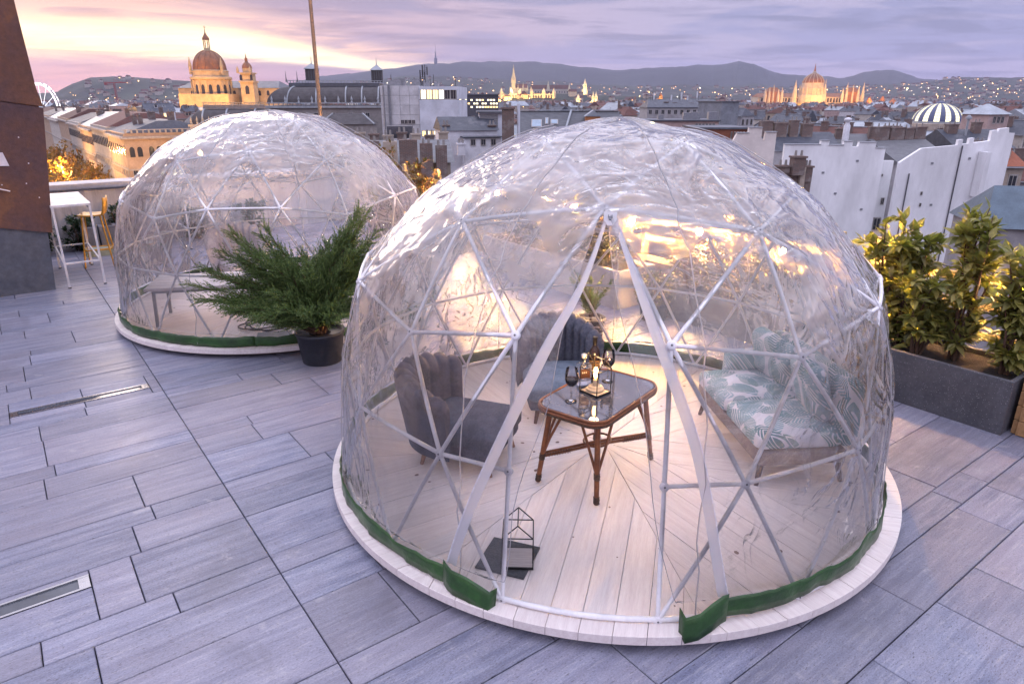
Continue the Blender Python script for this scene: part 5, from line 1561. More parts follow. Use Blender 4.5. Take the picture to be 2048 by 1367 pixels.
for dx_ in range(-30, 46, 7): arched(t, xx(455) + dx_, 26 - 22 - .1, zz(186), 2.2, 4.0)
B0 = X(428, D)
flood(B0 - 22, D - 42, zz(203), 6.0e4); flood(B0 + 16, D - 42, zz(203), 6.0e4); flood(B0 + 40, D - 34, zz(205), 4.5e4); flood(B0 - 5, D - 30, zz(150) , 1.0e4, (1, .5, .18))
flood(B0 - 52, D - 20, zz(203), 2.5e4); flood(B0 + 72, D - 10, zz(200), 2.5e4, (1, .55, .25))

# opera-like palace with mansard roof
D = 185; kx, kz = D / 1445, D / 1534; zz = lambda py: Z(py, D); cx = 650; xx = lambda px: (px - cx) * kx
M_pal = mat('palace_stone', (.30, .275, .27), .85, .15, .5, wear=((.13, .12, .12), .3, .56, .5)); M_man = mat('mansard_slate', (.075, .068, .072), .7, .3, .8, bump=.3, bscale=6); M_zinc = mat('zinc_trim', (.34, .37, .41), .45, .15, 1)
t = empty('palace', (X(cx, D), D, 0), R(6)); tag(t, 'grey stone palace with curved mansard roof and two roof cupolas', 'palace')
GUARD.append((520, 775, 185, 262))
x0, x1 = xx(536), xx(772); W_ = x1 - x0; xc = (x0 + x1) / 2; dp = 24
m = MB(); m.box((xc, dp / 2, (zz(216) + GZ) / 2), (W_, dp, zz(216) - GZ)); m.build('wall', M_pal, t)
m = MB(); m.box((xc, dp / 2 - .1, zz(213.5)), (W_ + .9, dp + .9, .55)); m.box((xc, dp / 2, zz(206)), (W_ + .2, dp + .2, .25)); m.build('cornice', M_zinc, t)
for px in range(540, 774, 9): m = MB(); m.lathe([(.10, 0), (.16, .3), (.09, .85)], (xx(px), .1, zz(211)), 6); m.build('baluster', M_pal, t)
for px in range(546, 772, 26):
    m = MB(); m.lathe([(.28, 0), (.28, .5), (.15, .6), (.30, .95), (.30, 1.1), (.12, 1.5), (.02, 1.9)], (xx(px), .1, zz(207)), 8); m.build('finial', M_zinc, t)
prof = []
for i in range(9):
    f = i / 8; prof.append((f, math.sin(f * PI / 2)))
zb, zt = zz(206), zz(173); inx, iny_ = 5.2, 5.0
m = MB(); v, F = [], []
for f, s in prof:
    q = 1 - math.cos(f * PI / 2) if False else f ** 1.5; a, e = inx * q, iny_ * q; z = zb + (zt - zb) * math.sin(f * PI / 2) ** .9
    v += [(x0 + a, e, z), (x1 - a * .3, e, z), (x1 - a * .3, dp - e, z), (x0 + a, dp - e, z)]
for i in range(8):
    for k in range(4): F.append((i * 4 + k, i * 4 + (k + 1) % 4, i * 4 + 4 + (k + 1) % 4, i * 4 + 4 + k))
m.add(v, F); mr = m.build('mansard_roof', M_man, t)
for px in (575, 632, 690, 722, 755):
    m = MB(); pa = []
    for f, s in prof: pa.append((xx(px) + (1.6 * f ** 1.5 if px < 600 else 0), iny_ * f ** 1.5 - .05, zb + (zt - zb) * math.sin(f * PI / 2) ** .9 + .05))
    m.tube(pa, .22, 5); m.build('roof_rib', M_zinc, mr)
for px in (618, 668, 712): m = MB(); m.box((xx(px), 1.5, zz(190)), (.5, 1.0, .5)); m.build('roof_hatch', M_zinc, mr)
m = MB(); m.box(((x0 + x1) / 2 + 1.5, dp / 2, zz(169)), (W_ - 7, dp - 9, .9)); m.build('attic', M_lead, t)
for px in range(572, 768, 6): m = MB(); m.box((xx(px), iny_ + .3, zz(163.5)), (.22, .22, .62)); m.build('baluster', M_zinc, t)
m = MB(); m.box((xx(668), iny_ + .3, zz(160.5)), (196 * kx, .3, .14)); m.build('top_rail', M_zinc, t)
for px in (570, 592): m = MB(); m.lathe([(.22, 0), (.12, .8), (.03, 2.6)], (xx(px), iny_ + .3, zz(163)), 6); m.build('finial', M_lead, t)
for px, w_, zc in ((618, 24, 158), (750, 22, 160)):
    m = MB(); m.box((xx(px), 9, (zz(zc) + zz(zc - 22)) / 2), (w_ * kx, w_ * kx, zz(zc - 22) - zz(zc) + .6)); cu = m.build('cupola', M_man, t)
    for k in range(5): m = MB(); m.box((xx(px) + (k - 2) * w_ * kx / 4.6, 9 - w_ * kx / 2 - .04, (zz(zc) + zz(zc - 22)) / 2), (.16, .12, 2.4)); m.build('louver_post', M_lead, cu)
    m = MB(); h2 = w_ * kx / 2; m.lathe([(h2 * 1.7, zz(zc - 21.5)), (h2 * 1.62, zz(zc - 23)), (h2 * .9, zz(zc - 28)), (h2 * .28, zz(zc - 32)), (.16, zz(zc - 34)), (.05, zz(zc - 48))], (xx(px), 9, 0), 4, False, PI / 4, PI / 4 + 2 * PI); m.build('cupola_roof', M_zinc, cu)
for px in range(630, 772, 34): win(t, xx(px), -.03, zz(231), 1.1, 1.5)
m = MB(); m.gable((xx(700), -7, zz(246)), (13, 9), 2.4, 0, .3, 3.0, 1.2); m.build('low_roof', M_man, t)
m = MB(); m.box((xx(700), -7, (zz(246) + GZ) / 2), (12.8, 8.8, zz(246) - GZ - .02)); m.build('low_wing', M_pal, t)
for s in (-1, 1): m = MB(); m.bar((xx(700) + s * 6.6, -11.7, zz(246) + .05), (xx(700) + s * 3.6, -8.3, zz(246) + 2.45), .3); m.build('roof_rib', M_zinc, t)

# ornate mansard house nearer, above the closed dome
D = 150; kx = D / 1445; zz = lambda py: Z(py, D); cx = 450; xx = lambda px: (px - cx) * kx
t = empty('ornate_house', (X(cx, D), D, 0), R(20)); tag(t, 'ornate lit house with dark mansard roof and rows of finials, in front of the basilica', 'house'); GUARD.append((345, 560, 150, 300))
x0, x1 = xx(378), xx(545); W_ = x1 - x0; dp = 13; M_orn = mat('ornate_stone', (.48, .40, .31), .85, .15, .8)
m = MB(); m.box(((x0 + x1) / 2, dp / 2, (zz(252) + GZ) / 2), (W_, dp, zz(252) - GZ)); m.build('wall', M_orn, t)
v, F = [], []
for i in range(9):
    f = i / 8; q = f ** 1.5; a, e = 3.4 * q, 3.6 * q; z = zz(249) + (zz(219) - zz(249)) * math.sin(f * PI / 2) ** .9; v += [(x0 + a, e, z), (x1 - a * .3, e, z), (x1 - a * .3, dp - e, z), (x0 + a, dp - e, z)]
F = [(i * 4 + k, i * 4 + (k + 1) % 4, i * 4 + 4 + (k + 1) % 4, i * 4 + 4 + k) for i in range(8) for k in range(4)] + [(32, 33, 34, 35)]
m = MB(); m.add(v, F); m.build('mansard_roof', M_man, t)
for px in (402, 446, 500):
    m = MB(); m.tube([(xx(px) + .6 * (i / 8) ** 1.5, 3.6 * (i / 8) ** 1.5 - .03, zz(249) + (zz(219) - zz(249)) * math.sin(i / 8 * PI / 2) ** .9 + .03) for i in range(9)], .2, 5); m.build('roof_rib', M_zinc, t)
m = MB(); m.box((1.5, dp / 2, zz(214)), (W_ - 5, dp - 7, .8)); m.build('attic', M_pal, t)
for k in range(26): m = MB(); m.box((1.5 - (W_ - 5) / 2 + (W_ - 5) * (k + .5) / 26, 3.45, zz(208.5)), (.16, .16, .55)); m.build('baluster', M_orn, t)
m = MB(); m.box((1.5, 3.45, zz(205.5)), (W_ - 5, .28, .14)); m.build('top_rail', M_orn, t)
m = MB(); m.box(((x0 + x1) / 2, -.05, zz(250.5)), (W_ + .6, .9, .45)); m.build('cornice', M_orn, t)
for px in range(382, 546, 11): m = MB(); m.lathe([(.22, 0), (.22, .4), (.1, .5), (.24, .85), (.1, 1.2), (.02, 1.6)], (xx(px), -.1, zz(248)), 8); m.build('finial', M_orn, t)
for px in range(388, 540, 14): arched(t, xx(px), -.08, zz(270), .8, 1.7)
flood(X(395, D) - 6, D - 11, zz(300), 1800, (1, .55, .2), .5); flood(X(440, D), D - 13, zz(300), 1800, (1, .55, .2), .5)

# pale modern block
D = 90; kx = D / 1445; zz = lambda py: Z(py, D); cx = 838; xx = lambda px: (px - cx) * kx
M_pan = mat('panel_cladding', (.60, .595, .62), .7, .12, .8, wear=((.33, .30, .31), .4, .58, .5)); M_smooth = mat('smooth_render', (.64, .67, .75), .75, .06, .5); M_joint = mat('dark_gap', (.10, .10, .12), .8)
t = empty('modern_block', (X(cx, D), D, 0), R(-4)); tag(t, 'pale modern block with a lit top window band beside the palace', 'building'); GUARD.append((750, 925, 90, 285))
nx = 4; w_ = (838 - 760) * kx / nx
for i in range(nx):
    for j in range(8):
        z1 = zz(171) - j * 1.15; m = MB(); m.box((xx(760) + w_ * (i + .5), 4, z1 - .575), (w_ - .03, 8, 1.12)); m.build('panel', M_pan, t)
m = MB(); m.box((xx(799), 4.1, (zz(172) - 9.2 + GZ) / 2), (78 * kx - .04, 7.9, zz(172) - 9.2 - GZ)); m.box((xx(799), 4.3, zz(173) - 4.5), (78 * kx - .1, 7.4, 9)); m.build('core', M_joint, t)
m = MB(); m.box((xx(878), 4, (zz(199.5) + GZ) / 2), (79 * kx - .02, 8.3, zz(199.5) - GZ)); m.box((xx(878), 4, zz(176.5)), (79 * kx - .02, 8.3, .42)); m.box((xx(916), 4, zz(188)), (.18, 8.3, 1.2)); m.box((xx(839.5), 4, zz(188)), (.14, 8.3, 1.2)); m.box((xx(878), 5.5, zz(188)), (74 * kx, 5, 1.1)); m.build('smooth_wing', M_smooth, t)
for k, me in enumerate((WIN_P, WIN_L, WIN_L, WIN_P, WIN_D, WIN_D)): win(t, xx(841.5) + (k + .5) * 12 * kx, .0, zz(188.6), 11.6 * kx, 1.28, 0, me)
for k in range(4): win(t, xx(802.5) + k * 7.5 * kx, -.02, zz(244), .42, .5)
for k in range(5): win(t, xx(846) + k * 8 * kx, -.17, zz(268), .46, .75, 0, WIN_L if k % 2 == 0 else WIN_P)
for px, z1 in ((767, 172), (777, 170), (779.5, 170)): m = MB(); m.tube([(xx(px), -.16, zz(z1)), (xx(px), -.16, zz(260))], .09, 6); m.build('downpipe', M_gleg, t)
rq = random.Random(8)
for k in range(12):
    px = rq.uniform(765, 912); m = MB(); s_ = rq.uniform(.3, .9); m.box((xx(px), rq.uniform(1, 6), zz(171.5) + s_ / 2), (s_ * 1.2, s_, s_)); m.build('roof_unit', M_gleg, t)
for px, top in ((838, 138), (843, 128), (853, 150), (772, 148), (790, 155), (860, 148), (905, 158), (820, 154)):
    m = MB(); m.tube([(xx(px), 3, zz(172)), (xx(px), 3, zz(top))], .035, 5)
    if px in (843, 838):
        for q_ in range(5): m.bar((xx(px) - .35, 3, zz(top + 3 + 4 * q_)), (xx(px) + .35, 3, zz(top + 3 + 4 * q_)), .04); m.box((xx(px) + (.3 if q_ % 2 else -.3), 2.9, zz(top + 5 + 4 * q_)), (.12, .1, .5))
    m.build('aerial', M_black, t)

# white gabled house, penthouse, brick stack
D = 70; kx = D / 1445; zz = lambda py: Z(py, D); cx = 940; xx = lambda px: (px - cx) * kx
M_wh = mat('white_render', (.72, .73, .79), .8, .10, .7, wear=((.38, .37, .40), .35, .6, .4))
t = empty('white_house', (X(cx, D), D, 0), R(14)); tag(t, 'white gabled house with grey sheet roof below the modern block', 'house'); GUARD.append((875, 1040, 70, 320))
m = MB(); m.box((0, 3, (zz(262) + GZ) / 2), (5.4, 6, zz(262) - GZ)); m.add([(-2.7, 0, zz(262)), (-2.7, 6, zz(262)), (-2.7, 3, zz(236))], [(0, 2, 1)]); m.add([(2.7, 0, zz(262)), (2.7, 6, zz(262)), (2.7, 3, zz(236))], [(0, 1, 2)]); m.build('wall', M_wh, t)
m = MB(); m.gable((0, 3, zz(262) + .01), (5.4, 6), zz(235) - zz(262), 0, .18); m.build('roof', ROOFS['grey'], t)
m = MB(); m.box((.9, -.8, (zz(276) + GZ) / 2), (3.6, 1.7, zz(276) - GZ)); m.build('annex', M_wh, t)
m = MB(); m.box((.9, -.85, zz(275) + .05), (3.9, 2.0, .1)); m.build('annex_roof', ROOFS['grey'], t)
for k in range(3): win(t, -.1 + k * 1.0, -1.67, zz(284), .5, .65)
chimney(t, -2.3, 1.0, zz(275), zz(262) + .4, .6, .5, M_brick); chimney(t, -1.3, -1.8, zz(310), zz(288), .7, .6, M_wh); chimney(t, 2.3, .8, zz(270), zz(254), .7, .5, M_brick)
t = empty('roof_penthouse', (X(982, 72), 73, 0), R(4)); tag(t, 'small rooftop penthouse with grey shutters above the white house', 'building')
m = MB(); m.box((0, 2, (Z(226, 72) + GZ) / 2), (2.5, 4, Z(226, 72) - GZ)); m.build('wall', M_smooth, t)
m = MB(); m.box((0, 1.9, Z(224.5, 72)), (3.0, 4.6, .14)); m.build('roof', M_lead, t)
for k in range(7):
    m = MB(); m.box((-.25, -.03, Z(231, 72) - .17 * k), (1.8, .05, .15)); m.build('shutter_slat', M_gleg, t)
t = empty('chimney_stack', (X(1016, 68), 68, 0)); tag(t, 'tall old brick chimney stack right of the white house', 'chimney')
m = MB(); m.box((0, 0, (Z(218, 68) + GZ) / 2), (1.15, .9, Z(218, 68) - GZ)); m.box((0, 0, Z(216.5, 68)), (1.35, 1.1, .16)); m.build('stack', M_brick, t)
m = MB(); m.tube([(1.0, -.2, GZ), (1.0, -.2, Z(208, 68))], .14, 8); m.build('flue_pipe', M_smooth, t)
for k in range(2): m = MB(); m.lathe([(.12, 0), (.1, .5)], (-.3 + .5 * k, 0, Z(215, 68)), 8); m.build('chimney_pot', M_pot_, t)

# office with lit rows
D = 300; kx = D / 1445; zz = lambda py: Z(py, D); cx = 955; xx = lambda px: (px - cx) * kx
t = empty('office_block', (X(cx, D), D, 0), R(5)); tag(t, 'long dark office block with rows of lit windows, right of the modern block', 'office block'); GUARD.append((915, 1000, 300, 222))
m = MB(); m.box((0, 6, (zz(190) + GZ) / 2), (84 * kx, 12, zz(190) - GZ)); m.build('wall', M_joint, t)
m = MB(); m.box((0, 6, zz(189)), (86 * kx, 13, .5)); m.build('roof', M_lead, t)
for j, py in enumerate((200, 207, 214)):
    for k in range(15):
        if rq.random() < (.8 if j != 1 else .55): win(t, (-40 + k * 5.6) * kx, -.05, zz(py), 4.6 * kx, .75, 0, WIN_P if rq.random() < .8 else WIN_L)

# grey roof with skylights and orange dormer
D = 80; kx = D / 1445; zz = lambda py: Z(py, D); cx = 1140; xx = lambda px: (px - cx) * kx
t = empty('skylight_house', (X(cx, D), D, 0), R(-3)); tag(t, 'grey tiled roof with three skylights and an orange dormer behind the open dome', 'house'); GUARD.append((1030, 1250, 80, 300))
xa, xb = xx(1038), xx(1245); w_ = xb - xa; xc = (xa + xb) / 2; zr, ze = zz(224), zz(282); hw = 4.6
m = MB(); m.box((xc, hw, (ze + GZ) / 2), (w_, hw * 2, ze - GZ)); m.add([(xa, 0, ze), (xa, hw * 2, ze), (xa, hw, zr)], [(0, 2, 1)]); m.add([(xb, 0, ze), (xb, hw * 2, ze), (xb, hw, zr)], [(0, 1, 2)]); m.build('wall', WALLS[2], t)
m = MB(); m.gable((xc, hw, ze + .02), (w_, hw * 2), zr - ze, 0, .12); rf = m.build('roof', mat('grey_tiles', (.12, .125, .14), .7, .15, 1.5, bump=.6, bscale=12, stretch=(1, 3, 3)), t)
sl_ = math.atan2(zr - ze, hw)
for px, py, w2, h2 in ((1073, 251, 22, 1.35), (1094, 246, 7, 1.1), (1110, 248, 16, .8)):
    q = (py - 224) / (282 - 224); yy = hw * (1 - q)
    m = MB(); m.m = 0; m.box((0, 0, 0), (w2 * kx, h2 + .1, .12)); m.m = 1; m.box((0, 0, .07), (w2 * kx - .2, h2 - .12, .03)); o = m.build('skylight', [M_frame, mat('skylight_glass', (.30, .40, .50), .08, .05, 1, spec=.8)], rf); o.location = (xx(px), yy, zr - (zr - ze) * q + .1); o.rotation_euler.x = sl_
m = MB(); m.box((xx(1188), 1.9, zz(244)), (1.6, 3.0, 1.1)); m.add([(xx(1188) - .8, .4, zz(244) + .55), (xx(1188) + .8, .4, zz(244) + .55), (xx(1188), .4, zz(244) + 1.2)], [(0, 1, 2)]); dmr = m.build('dormer', mat('orange_render', (.50, .20, .08), .8), t)
m = MB(); m.gable((xx(1188), 1.9, zz(244) + .56), (3.0, 1.6), .66, PI / 2, .12); m.build('dormer_roof', ROOFS['pale'], dmr)
m = MB(); m.bar((xx(1128), .0, zr - (zr - ze) * 1.0 + .2), (xx(1146), hw, zr + .12), .22); m.build('verge_strip', M_zinc, t)
m = MB(); m.box((xc, hw, zr + .12), (w_, .4, .1)); m.build('ridge_cap', M_zinc, t)

# mid-distance long roof with aerials, concrete block, pink building, brick roof
def block(px0, px1, py, D, dp, wm, label, nm='flat_block', rz=0.0, top=None, grp=None, cat='building'):
    t = empty(nm, (X((px0 + px1) / 2, D), D, 0), rz); tag(t, label, cat, grp); w_ = (px1 - px0) * D / 1445
    m = MB(); m.box((0, dp / 2, (Z(py, D) + GZ) / 2), (w_, dp, Z(py, D) - GZ)); m.build('wall', wm, t)
    m = MB(); m.box((0, dp / 2, Z(py, D) + .12), (w_ + .5, dp + .5, .24)); m.build('roof', top or M_lead, t); return t, w_


D = 230; t, w_ = block(1296, 1448, 216, D, 14, WALLS[1], 'long dark roofed block bristling with aerials in the middle distance'); GUARD.append((1290, 1485, 230, 240))
m = MB(); m.gable((0, 7, Z(216, D) + .25), (w_, 14), 2.4, 0, .1, 1.5); m.build('pitched_roof', ROOFS['grey'], t)
for k in range(14):
    m = MB(); x_ = rq.uniform(-w_ / 2, w_ / 2); h_ = rq.uniform(1.5, 4.5); m.tube([(x_, 6, Z(212, D)), (x_, 6, Z(212, D) + h_ + 1)], .05, 4)
    if k % 3 == 0: m.box((x_, 6, Z(212, D) + h_ + .2), (.4, .3, 2.0))
    m.build('aerial', M_smooth if k % 3 == 0 else M_black, t)
for k in range(9): chimney(t, -w_ / 2 + w_ * (k + .5) / 9, 4, Z(219, D), Z(212, D) + rq.uniform(0, 1.2), 1.5, .8, None, 0, 0)
for k in range(12): win(t, -w_ / 2 + w_ * (k + .5) / 12, -.02, Z(224, D), 1.1, 1.5)
t, w_ = block(1442, 1482, 204, 205, 12, mat('grey_concrete', (.23, .25, .29), .85, .2, .5, wear=((.12, .12, .14), .3, .55, .6)), 'blank grey concrete lift tower left of the parliament', rz=R(18))
t, w_ = block(1285, 1442, 243, 115, 8, WALLS[2], 'pinkish flat roofed building with a short window strip'); GUARD.append((1280, 1445, 115, 285))
for k in range(6): win(t, w_ / 2 - .8 - k * .55, -.02, Z(252, 115), .42, .75)
for k in range(5): m = MB(); s_ = rq.uniform(.5, 1.2); m.box((rq.uniform(-w_ / 2, w_ / 2), 3, Z(243, 115) + .24 + s_ / 2), (s_ * 1.4, s_, s_)); m.build('roof_unit', M_gleg, t)
t, w_ = block(1405, 1506, 259, 98, 9, mat('red_render', (.24, .085, .05), .85, .2, 1), 'low brick red building partly hidden by the open dome'); GUARD.append((1400, 1510, 98, 300))
for k in range(7): win(t, 1.0 + k * .42, -.02, Z(272, 98), .2, 1.0)

# white firewalls on the right
def firewall(pts, D, dp, label, mt, rz=0.0, nm='firewall_house', rows=None):
    cx = sum(p[0] for p in pts) / len(pts); t = empty(nm, (X(cx, D), D, 0), rz); tag(t, label, 'building')
    P = [((px - cx) * D / 1445, Z(py, D)) for px, py in pts]; P = [(P[0][0], GZ)] + P + [(P[-1][0], GZ)]
    slabpoly(P[::-1], 0, .45).build('firewall', mt, t); return t, cx


M_fw = mat('white_firewall', (.90, .91, .94), .8, .06, .25, stretch=(1, 1, .35), wear=((.76, .76, .80), .55, .56, .5)); M_fw2 = mat('cream_firewall', (.80, .73, .69), .8, .07, .25, wear=((.66, .58, .56), .15, .5, .6))
tA, cA = firewall([(1462, 312), (1482, 268), (1505, 266), (1505, 256), (1532, 256), (1532, 276), (1538, 284), (1540, 265), (1562, 265)], 75, 8, 'cream stepped firewall with a notch, left of the big white walls', M_fw2)
GUARD += [(1455, 1570, 75, 340), (1575, 2040, 76, 470)]
D = 80
tB, cB = firewall([(1582, 291), (1655, 291), (1655, 283), (1672, 283), (1672, 292), (1702, 293), (1702, 284), (1720, 284), (1720, 295), (1732, 295), (1734, 286), (1768, 286), (1768, 298), (1789, 299)], D, 8, 'large blank white firewall with stubby chimney tops', M_fw)
kx = D / 1445
m = MB(); m.box(((1810 - cB) * kx, 2.4, (Z(328, D) + GZ) / 2), (44 * kx, .45, Z(328, D) - GZ)); m.build('recess_wall', M_fw, tB)
m = MB(); m.box(((1789 - cB) * kx, 1.4, (Z(306, D) + GZ) / 2), (.45, 1.9, Z(306, D) - GZ)); m.build('return_wall', M_fw, tB)
win(tB, (1803 - cB) * kx, 2.13, Z(412, D), .55, 1.4, 0, WIN_P, 'lit_window'); win(tB, (1822 - cB) * kx, 2.13, Z(418, D), .4, .85); win(tB, (1812 - cB) * kx, 2.13, Z(360, D), .14, .3)
win(tB, (1800 - cB) * kx, 2.13, Z(470, D), .9, 1.6); win(tB, (1818 - cB) * kx, 2.13, Z(470, D), .9, 1.6)
tC, cC = firewall([(1823, 329), (1863, 299), (1935, 292), (1935, 281), (1944, 280), (1944, 290), (1957, 289), (1957, 278), (1966, 277), (1966, 287), (1985, 285), (1999, 283), (1999, 262), (2009, 261), (2010, 268), (2014, 258), (2032, 256), (2034, 266), (2046, 267)], 78, 8, 'tall white firewall with downpipes at the right, above the laurels', M_fw)
kx = 78 / 1445
for px, p0 in ((1846, 352), (1944, 293)): m = MB(); m.tube([((px - cC) * kx, -.12, Z(p0, 78)), ((px - cC) * kx, -.12, GZ)], .07, 6); m.build('downpipe', M_joint, tC)
for px, py in ((1880, 395), (1882, 420)): win(tC, (px - cC) * kx, -.02, Z(py, 78), .22, .4)
m = MB(); m.box(((1985 - cC) * kx, -.8, (Z(305, 78) + Z(400, 78)) / 2), (.5, 1.4, Z(305, 78) - Z(400, 78))); m.build('flue', M_fw, tC)
for px_, py_ in ((1610, 330), (1668, 350), (1735, 325), (1700, 395), (1760, 430), (1625, 400)): m = MB(); m.box(((px_ - cB) * D / 1445, -.03, Z(py_, D)), (.28, .07, .22)); m.build('vent', M_gleg, tB)
for px_, py_ in ((1890, 330), (1965, 320), (1905, 420), (2005, 330)): m = MB(); m.box(((px_ - cC) * 78 / 1445, -.03, Z(py_, 78)), (.26, .07, .22)); m.build('vent', M_gleg, tC)
for t_, c_, pts_ in ((tB, cB, [(1582, 291, 1655), (1655, 283, 1672), (1672, 292, 1702), (1702, 284, 1720), (1734, 286, 1768), (1768, 298, 1789)]), (tA, cA, [(1482, 267, 1505), (1505, 256, 1532), (1540, 265, 1562)])):
    for a_, y_, e_ in pts_: D_ = 80 if t_ is tB else 75; m = MB(); m.box((((a_ + e_) / 2 - c_) * D_ / 1445, .22, Z(y_, D_) + .03), ((e_ - a_) * D_ / 1445 + .06, .62, .07)); m.build('flashing', M_zincg, t_)
# roofs and brick stacks behind the firewalls
def back_roof(px0, px1, py_e, py_r, D, label, mt, rz=0.0, dp=9):
    t = empty('slate_roofed_house', (X((px0 + px1) / 2, D), D, 0), rz); tag(t, label, 'house'); w_ = (px1 - px0) * D / 1445
    m = MB(); m.box((0, dp / 2, (Z(py_e, D) + GZ) / 2), (w_, dp, Z(py_e, D) - GZ)); m.build('wall', WALLS[1], t)
    m = MB(); m.gable((0, dp / 2, Z(py_e, D) + .01), (w_, dp), Z(py_r, D) - Z(py_e, D), 0, .2); m.build('roof', mt, t); return t, w_


M_sl2 = mat('grey_slates', (.17, .175, .19), .6, .3, 1.0, bump=.8, bscale=9, stretch=(1, 4, 4), wear=((.09, .09, .11), .5, .52, .6))
t, w_ = back_roof(1540, 1700, 305, 268, 92, 'slate roofed house with brick stacks behind the cream firewall', ROOFS['grey'])
for x_, z_, ww in ((-3.9, 246, 1.5), (-2.0, 250, 1.7), (-.2, 244, 1.1), (1.6, 252, 1.4)): chimney(t, x_, 3.6, Z(280, 92), Z(z_, 92), ww, .8)
t, w_ = back_roof(1690, 1830, 320, 272, 94, 'slate roof with deep valley behind the large white firewall', M_sl2, R(-10))
for x_, z_, ww in ((-3.2, 262, 1.3), (1.2, 258, 1.6), (3.4, 256, 2.0)): chimney(t, x_, 3.8, Z(285, 94), Z(z_, 94), ww, .8)
t, w_ = back_roof(1800, 1960, 330, 282, 90, 'mottled grey slate roof in the gap between the two white firewalls', M_sl2, R(24), 10)
for x_, z_, ww in ((-3.2, 258, 2.3), (-.4, 260, 2.6), (1.9, 262, 1.7), (4.0, 260, 2.2)): chimney(t, x_, 5.0, Z(285, 90), Z(z_, 90), ww, .8)
t, w_ = back_roof(1930, 2060, 300, 262, 100, 'slate roofed house behind the tall right firewall', ROOFS['grey'], R(8))
for x_, z_, ww in ((-3.0, 252, 1.6), (1.0, 248, 1.2)): chimney(t, x_, 3.8, Z(285, 100), Z(z_, 100), ww, .8)
m = MB(); m.tube([(-1.2, 3.0, Z(275, 100)), (-1.2, 3.0, Z(240, 100))], .16, 8); m.lathe([(.35, 0), (.42, .25), (.1, .6)], (-1.2, 3.0, Z(240, 100)), 10); m.build('vent_cowl', M_zinc, t)
t = empty('vent_cowl', (X(1703, 96), 96, 0)); tag(t, 'tall pale roof vent with a hooded cowl above the white firewall', 'vent')
m = MB(); m.lathe([(.42, Z(300, 96)), (.42, Z(252, 96)), (.28, Z(248, 96)), (.28, Z(243, 96)), (.5, Z(241, 96)), (.45, Z(237, 96)), (.1, Z(235, 96))], (0, 0, 0), 12); m.build('duct', M_wh, t)
# brick wall and stacks against firewall B, nearer
t = empty('brick_chimney_wall', (X(1610, 56), 56, 0), R(8)); tag(t, 'dark brick wall with three chimney stacks left of the big white firewall', 'chimney wall')
kx = 56 / 1445
m = MB(); m.box((0, .3, (Z(345, 56) + GZ) / 2), (3.0, .6, Z(345, 56) - GZ)); m.build('wall', M_brick, t)
chimney(t, -1.0, .2, Z(350, 56), Z(338, 56), .9, .7); chimney(t, .05, -.1, Z(355, 56), Z(318, 56), 1.0, .7); chimney(t, 1.15, .2, Z(370, 56), Z(345, 56) + .2, .55, .7)
m = MB(); m.box((.55, -.12, (Z(338, 56) + GZ) / 2), (.42, .35, Z(338, 56) - GZ)); m.build('pier', WALLS[0], t)
GUARD.append((1555, 1650, 56, 420))
# blue sheet roof below right
t = empty('sheet_roof_house', (X(2150, 46), 46, 0), R(-14)); tag(t, 'blue grey sheet metal roof low at the right edge behind the laurels', 'house'); GUARD.append((1900, 2080, 46, 470))
m = MB(); m.box((0, 3.2, (Z(476, 46) + GZ) / 2), (6.5, 6.4, Z(476, 46) - GZ)); m.build('wall', WALLS[1], t)
m = MB(); m.gable((0, 3.2, Z(476, 46) + .01), (6.5, 6.4), Z(392, 46) - Z(476, 46), 0, .3, 1.4); rf = m.build('roof', mat('blue_sheet', (.085, .125, .165), .42, .2, 1.2, metal=.2), t)
m = MB(); m.box((.2, .9, Z(432, 46)), (.5, .5, .14)); m.build('roof_hatch', M_joint, rf)
# red tiled house at the right edge
t = house(X(2062, 92), 98, 4.5, 10, Z(338, 92), 2.2, R(-4), WALLS[0], mat('orange_tiles', (.30, .095, .05), .8, .25, 2, bump=.6, bscale=14), 'house with a bright red tiled roof at the photo\'s right edge', None, 2)

# striped glass dome
D = 260; kx = D / 1445; t = empty('striped_dome_hall', (X(1896, D), D, 0)); tag(t, 'hall with a striped glass dome, lit panels between blue ribs', 'building'); GUARD.append((1840, 1950, 260, 250))
m = MB(); m.box((0, 4, (Z(247, D) + GZ) / 2), (22, 20, Z(247, D) - GZ)); m.build('wall', WALLS[0], t)
r_ = 46 * kx; zb = Z(244, D); hz = Z(206, D) - zb
M_bl = mat('blue_sheet_rib', (.10, .12, .22), .5); M_gl = emis('lit_glazing', (.95, .86, .60), .95)
NSEG = 28
for k in range(NSEG):
    m = MB(); a0_, a1_ = 2 * PI * k / NSEG, 2 * PI * (k + 1) / NSEG; pf = [(r_ * math.cos(b_ * PI / 18), zb + hz * math.sin(b_ * PI / 18)) for b_ in range(9)]
    if k % 2: pf = [(p[0] * 1.01, p[1] + .02) for p in pf]
    m.lathe(pf, (0, 4, 0), 2, False, a0_, a1_); g1 = m.build('glass_panel' if k % 2 == 0 else 'rib_panel', M_gl if k % 2 == 0 else M_bl, t)
    if k % 2 == 0:
        m = MB()
        for b_ in range(1, 9): m.bar((pf[b_][0] * math.cos(a0_) * 1.004, 4 + pf[b_][0] * math.sin(a0_) * 1.004, pf[b_][1]), (pf[b_][0] * math.cos(a1_) * 1.004, 4 + pf[b_][0] * math.sin(a1_) * 1.004, pf[b_][1]), .07)
        a2_ = (a0_ + a1_) / 2; m.tube([(p[0] * math.cos(a2_) * 1.004, 4 + p[0] * math.sin(a2_) * 1.004, p[1]) for p in pf], .04, 4); m.build('glazing_bar', M_bl, g1)
